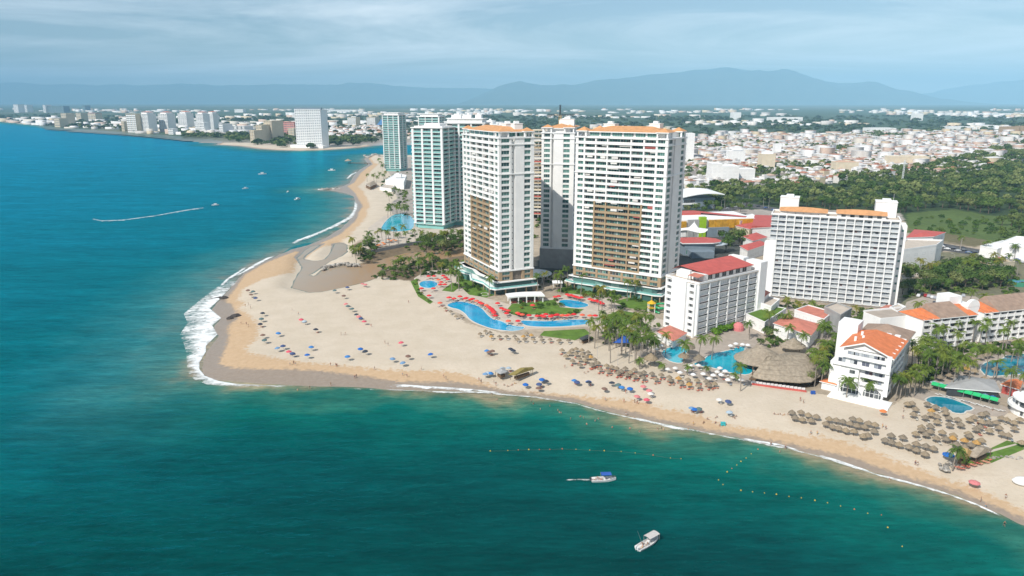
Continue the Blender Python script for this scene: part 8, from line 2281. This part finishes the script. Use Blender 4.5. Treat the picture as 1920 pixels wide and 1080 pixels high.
for i in range(8):
    f = i / 7; x, y = gp(1350 + 100 * f, 398 - 10 * math.sin(f * 3) - 2, 0); car(x, y, R(20), 'car on the road behind the shopping centre', 'cars behind the shopping centre')
lamp_p = MB().tube((0, 0, 0), (0, 0, 10), .14, .08, 7).tube((0, 0, 9.9), (1.6, 0, 10.3), .06, n=5).mesh('pole', [M['pole']])
lamp_h = MB().box(1.2, -.16, 10.2, 2.1, .16, 10.4).mesh('lamp_head', [M['grey']])
for i, q in enumerate([(1352, 394), (1358, 392), (1392, 384), (1431, 388), (1441, 390), (1404, 384), (1372, 388), (1765, 470), (1800, 472), (1850, 480), (1786, 505), (1846, 522), (1709, 545)]):
    x, y = gp(*q, 0); root = empty('street_lamp', (x, y, 0), rnd.uniform(0, 6), 'tall pale street lamp ' + ('by the road behind the shopping centre' if i < 7 else 'by the avenue and car park'), 'street lamp', 'lamps behind the shopping centre' if i < 7 else 'lamps by the avenue')
    ob('pole', lamp_p, root); ob('lamp_head', lamp_h, root)
X, Y = gp(1690, 352, 0)
RM = empty('radio_mast', (X, Y, 0), 0, 'tall white radio mast standing in the woodland above the broad hotel', 'mast')
b = MB(); lattice(b, (0, 0, 0), (0, 0, 34), .7, 14); b.build('lattice', [M['white2']], RM)
for k in range(3):
    a = k * 2.1; block(RM, 'antenna', math.cos(a) * 1.2 - .2, math.sin(a) * 1.2 - .2, 29, math.cos(a) * 1.2 + .2, math.sin(a) * 1.2 + .2, 32, 'white2')
MB().tube((0, 0, 34), (0, 0, 38), .08, .03, 5).build('spike', [M['white2']], RM)

# ------------------------------------------------------------------ labels that count from a landmark, for groups one could count
LAND = {'red parasols along the free-form pool': 'the white pavilion', 'red parasols round the round pool': 'the river mouth'}
marks = [('the small hotel', (83, 309)), ('the thatched restaurant', (ox, oy)), ('the beach tower', (-7, 386)), ('the broad hotel', (196, 355)), ('the orange-roofed hotel', (133, 236)), ('the aqua tower', (-70, 600)), ('the cape tip', gp(400, 680)), ('the gold mall', gp(1330, 440)), ('the radio mast', gp(1690, 352)), ('the far aqua tower', (-199, 1118))]
groups = {}
for o in list(COL.objects):
    if o.parent is None and 'group' in o and 'label' in o and 'category' in o: groups.setdefault((o['group'], o['label']), []).append(o)
for (g, lab), ms in groups.items():
    if len(ms) < 2 or len(ms) > 64 or len(lab.split()) > 11: continue
    cx, cy = sum(m.location.x for m in ms) / len(ms), sum(m.location.y for m in ms) / len(ms)
    name, p = min(marks, key=lambda q: (q[1][0] - cx) ** 2 + (q[1][1] - cy) ** 2)
    if name.split('the ')[1] in lab:
        name, p = sorted(marks, key=lambda q: (q[1][0] - cx) ** 2 + (q[1][1] - cy) ** 2)[1]
    ms.sort(key=lambda m: (m.location.x - p[0]) ** 2 + (m.location.y - p[1]) ** 2)
    for i, m in enumerate(ms):
        l2 = '%s, %s from %s' % (lab, ordinal(i + 1), name)
        if len(l2.split()) <= 16: m['label'] = l2
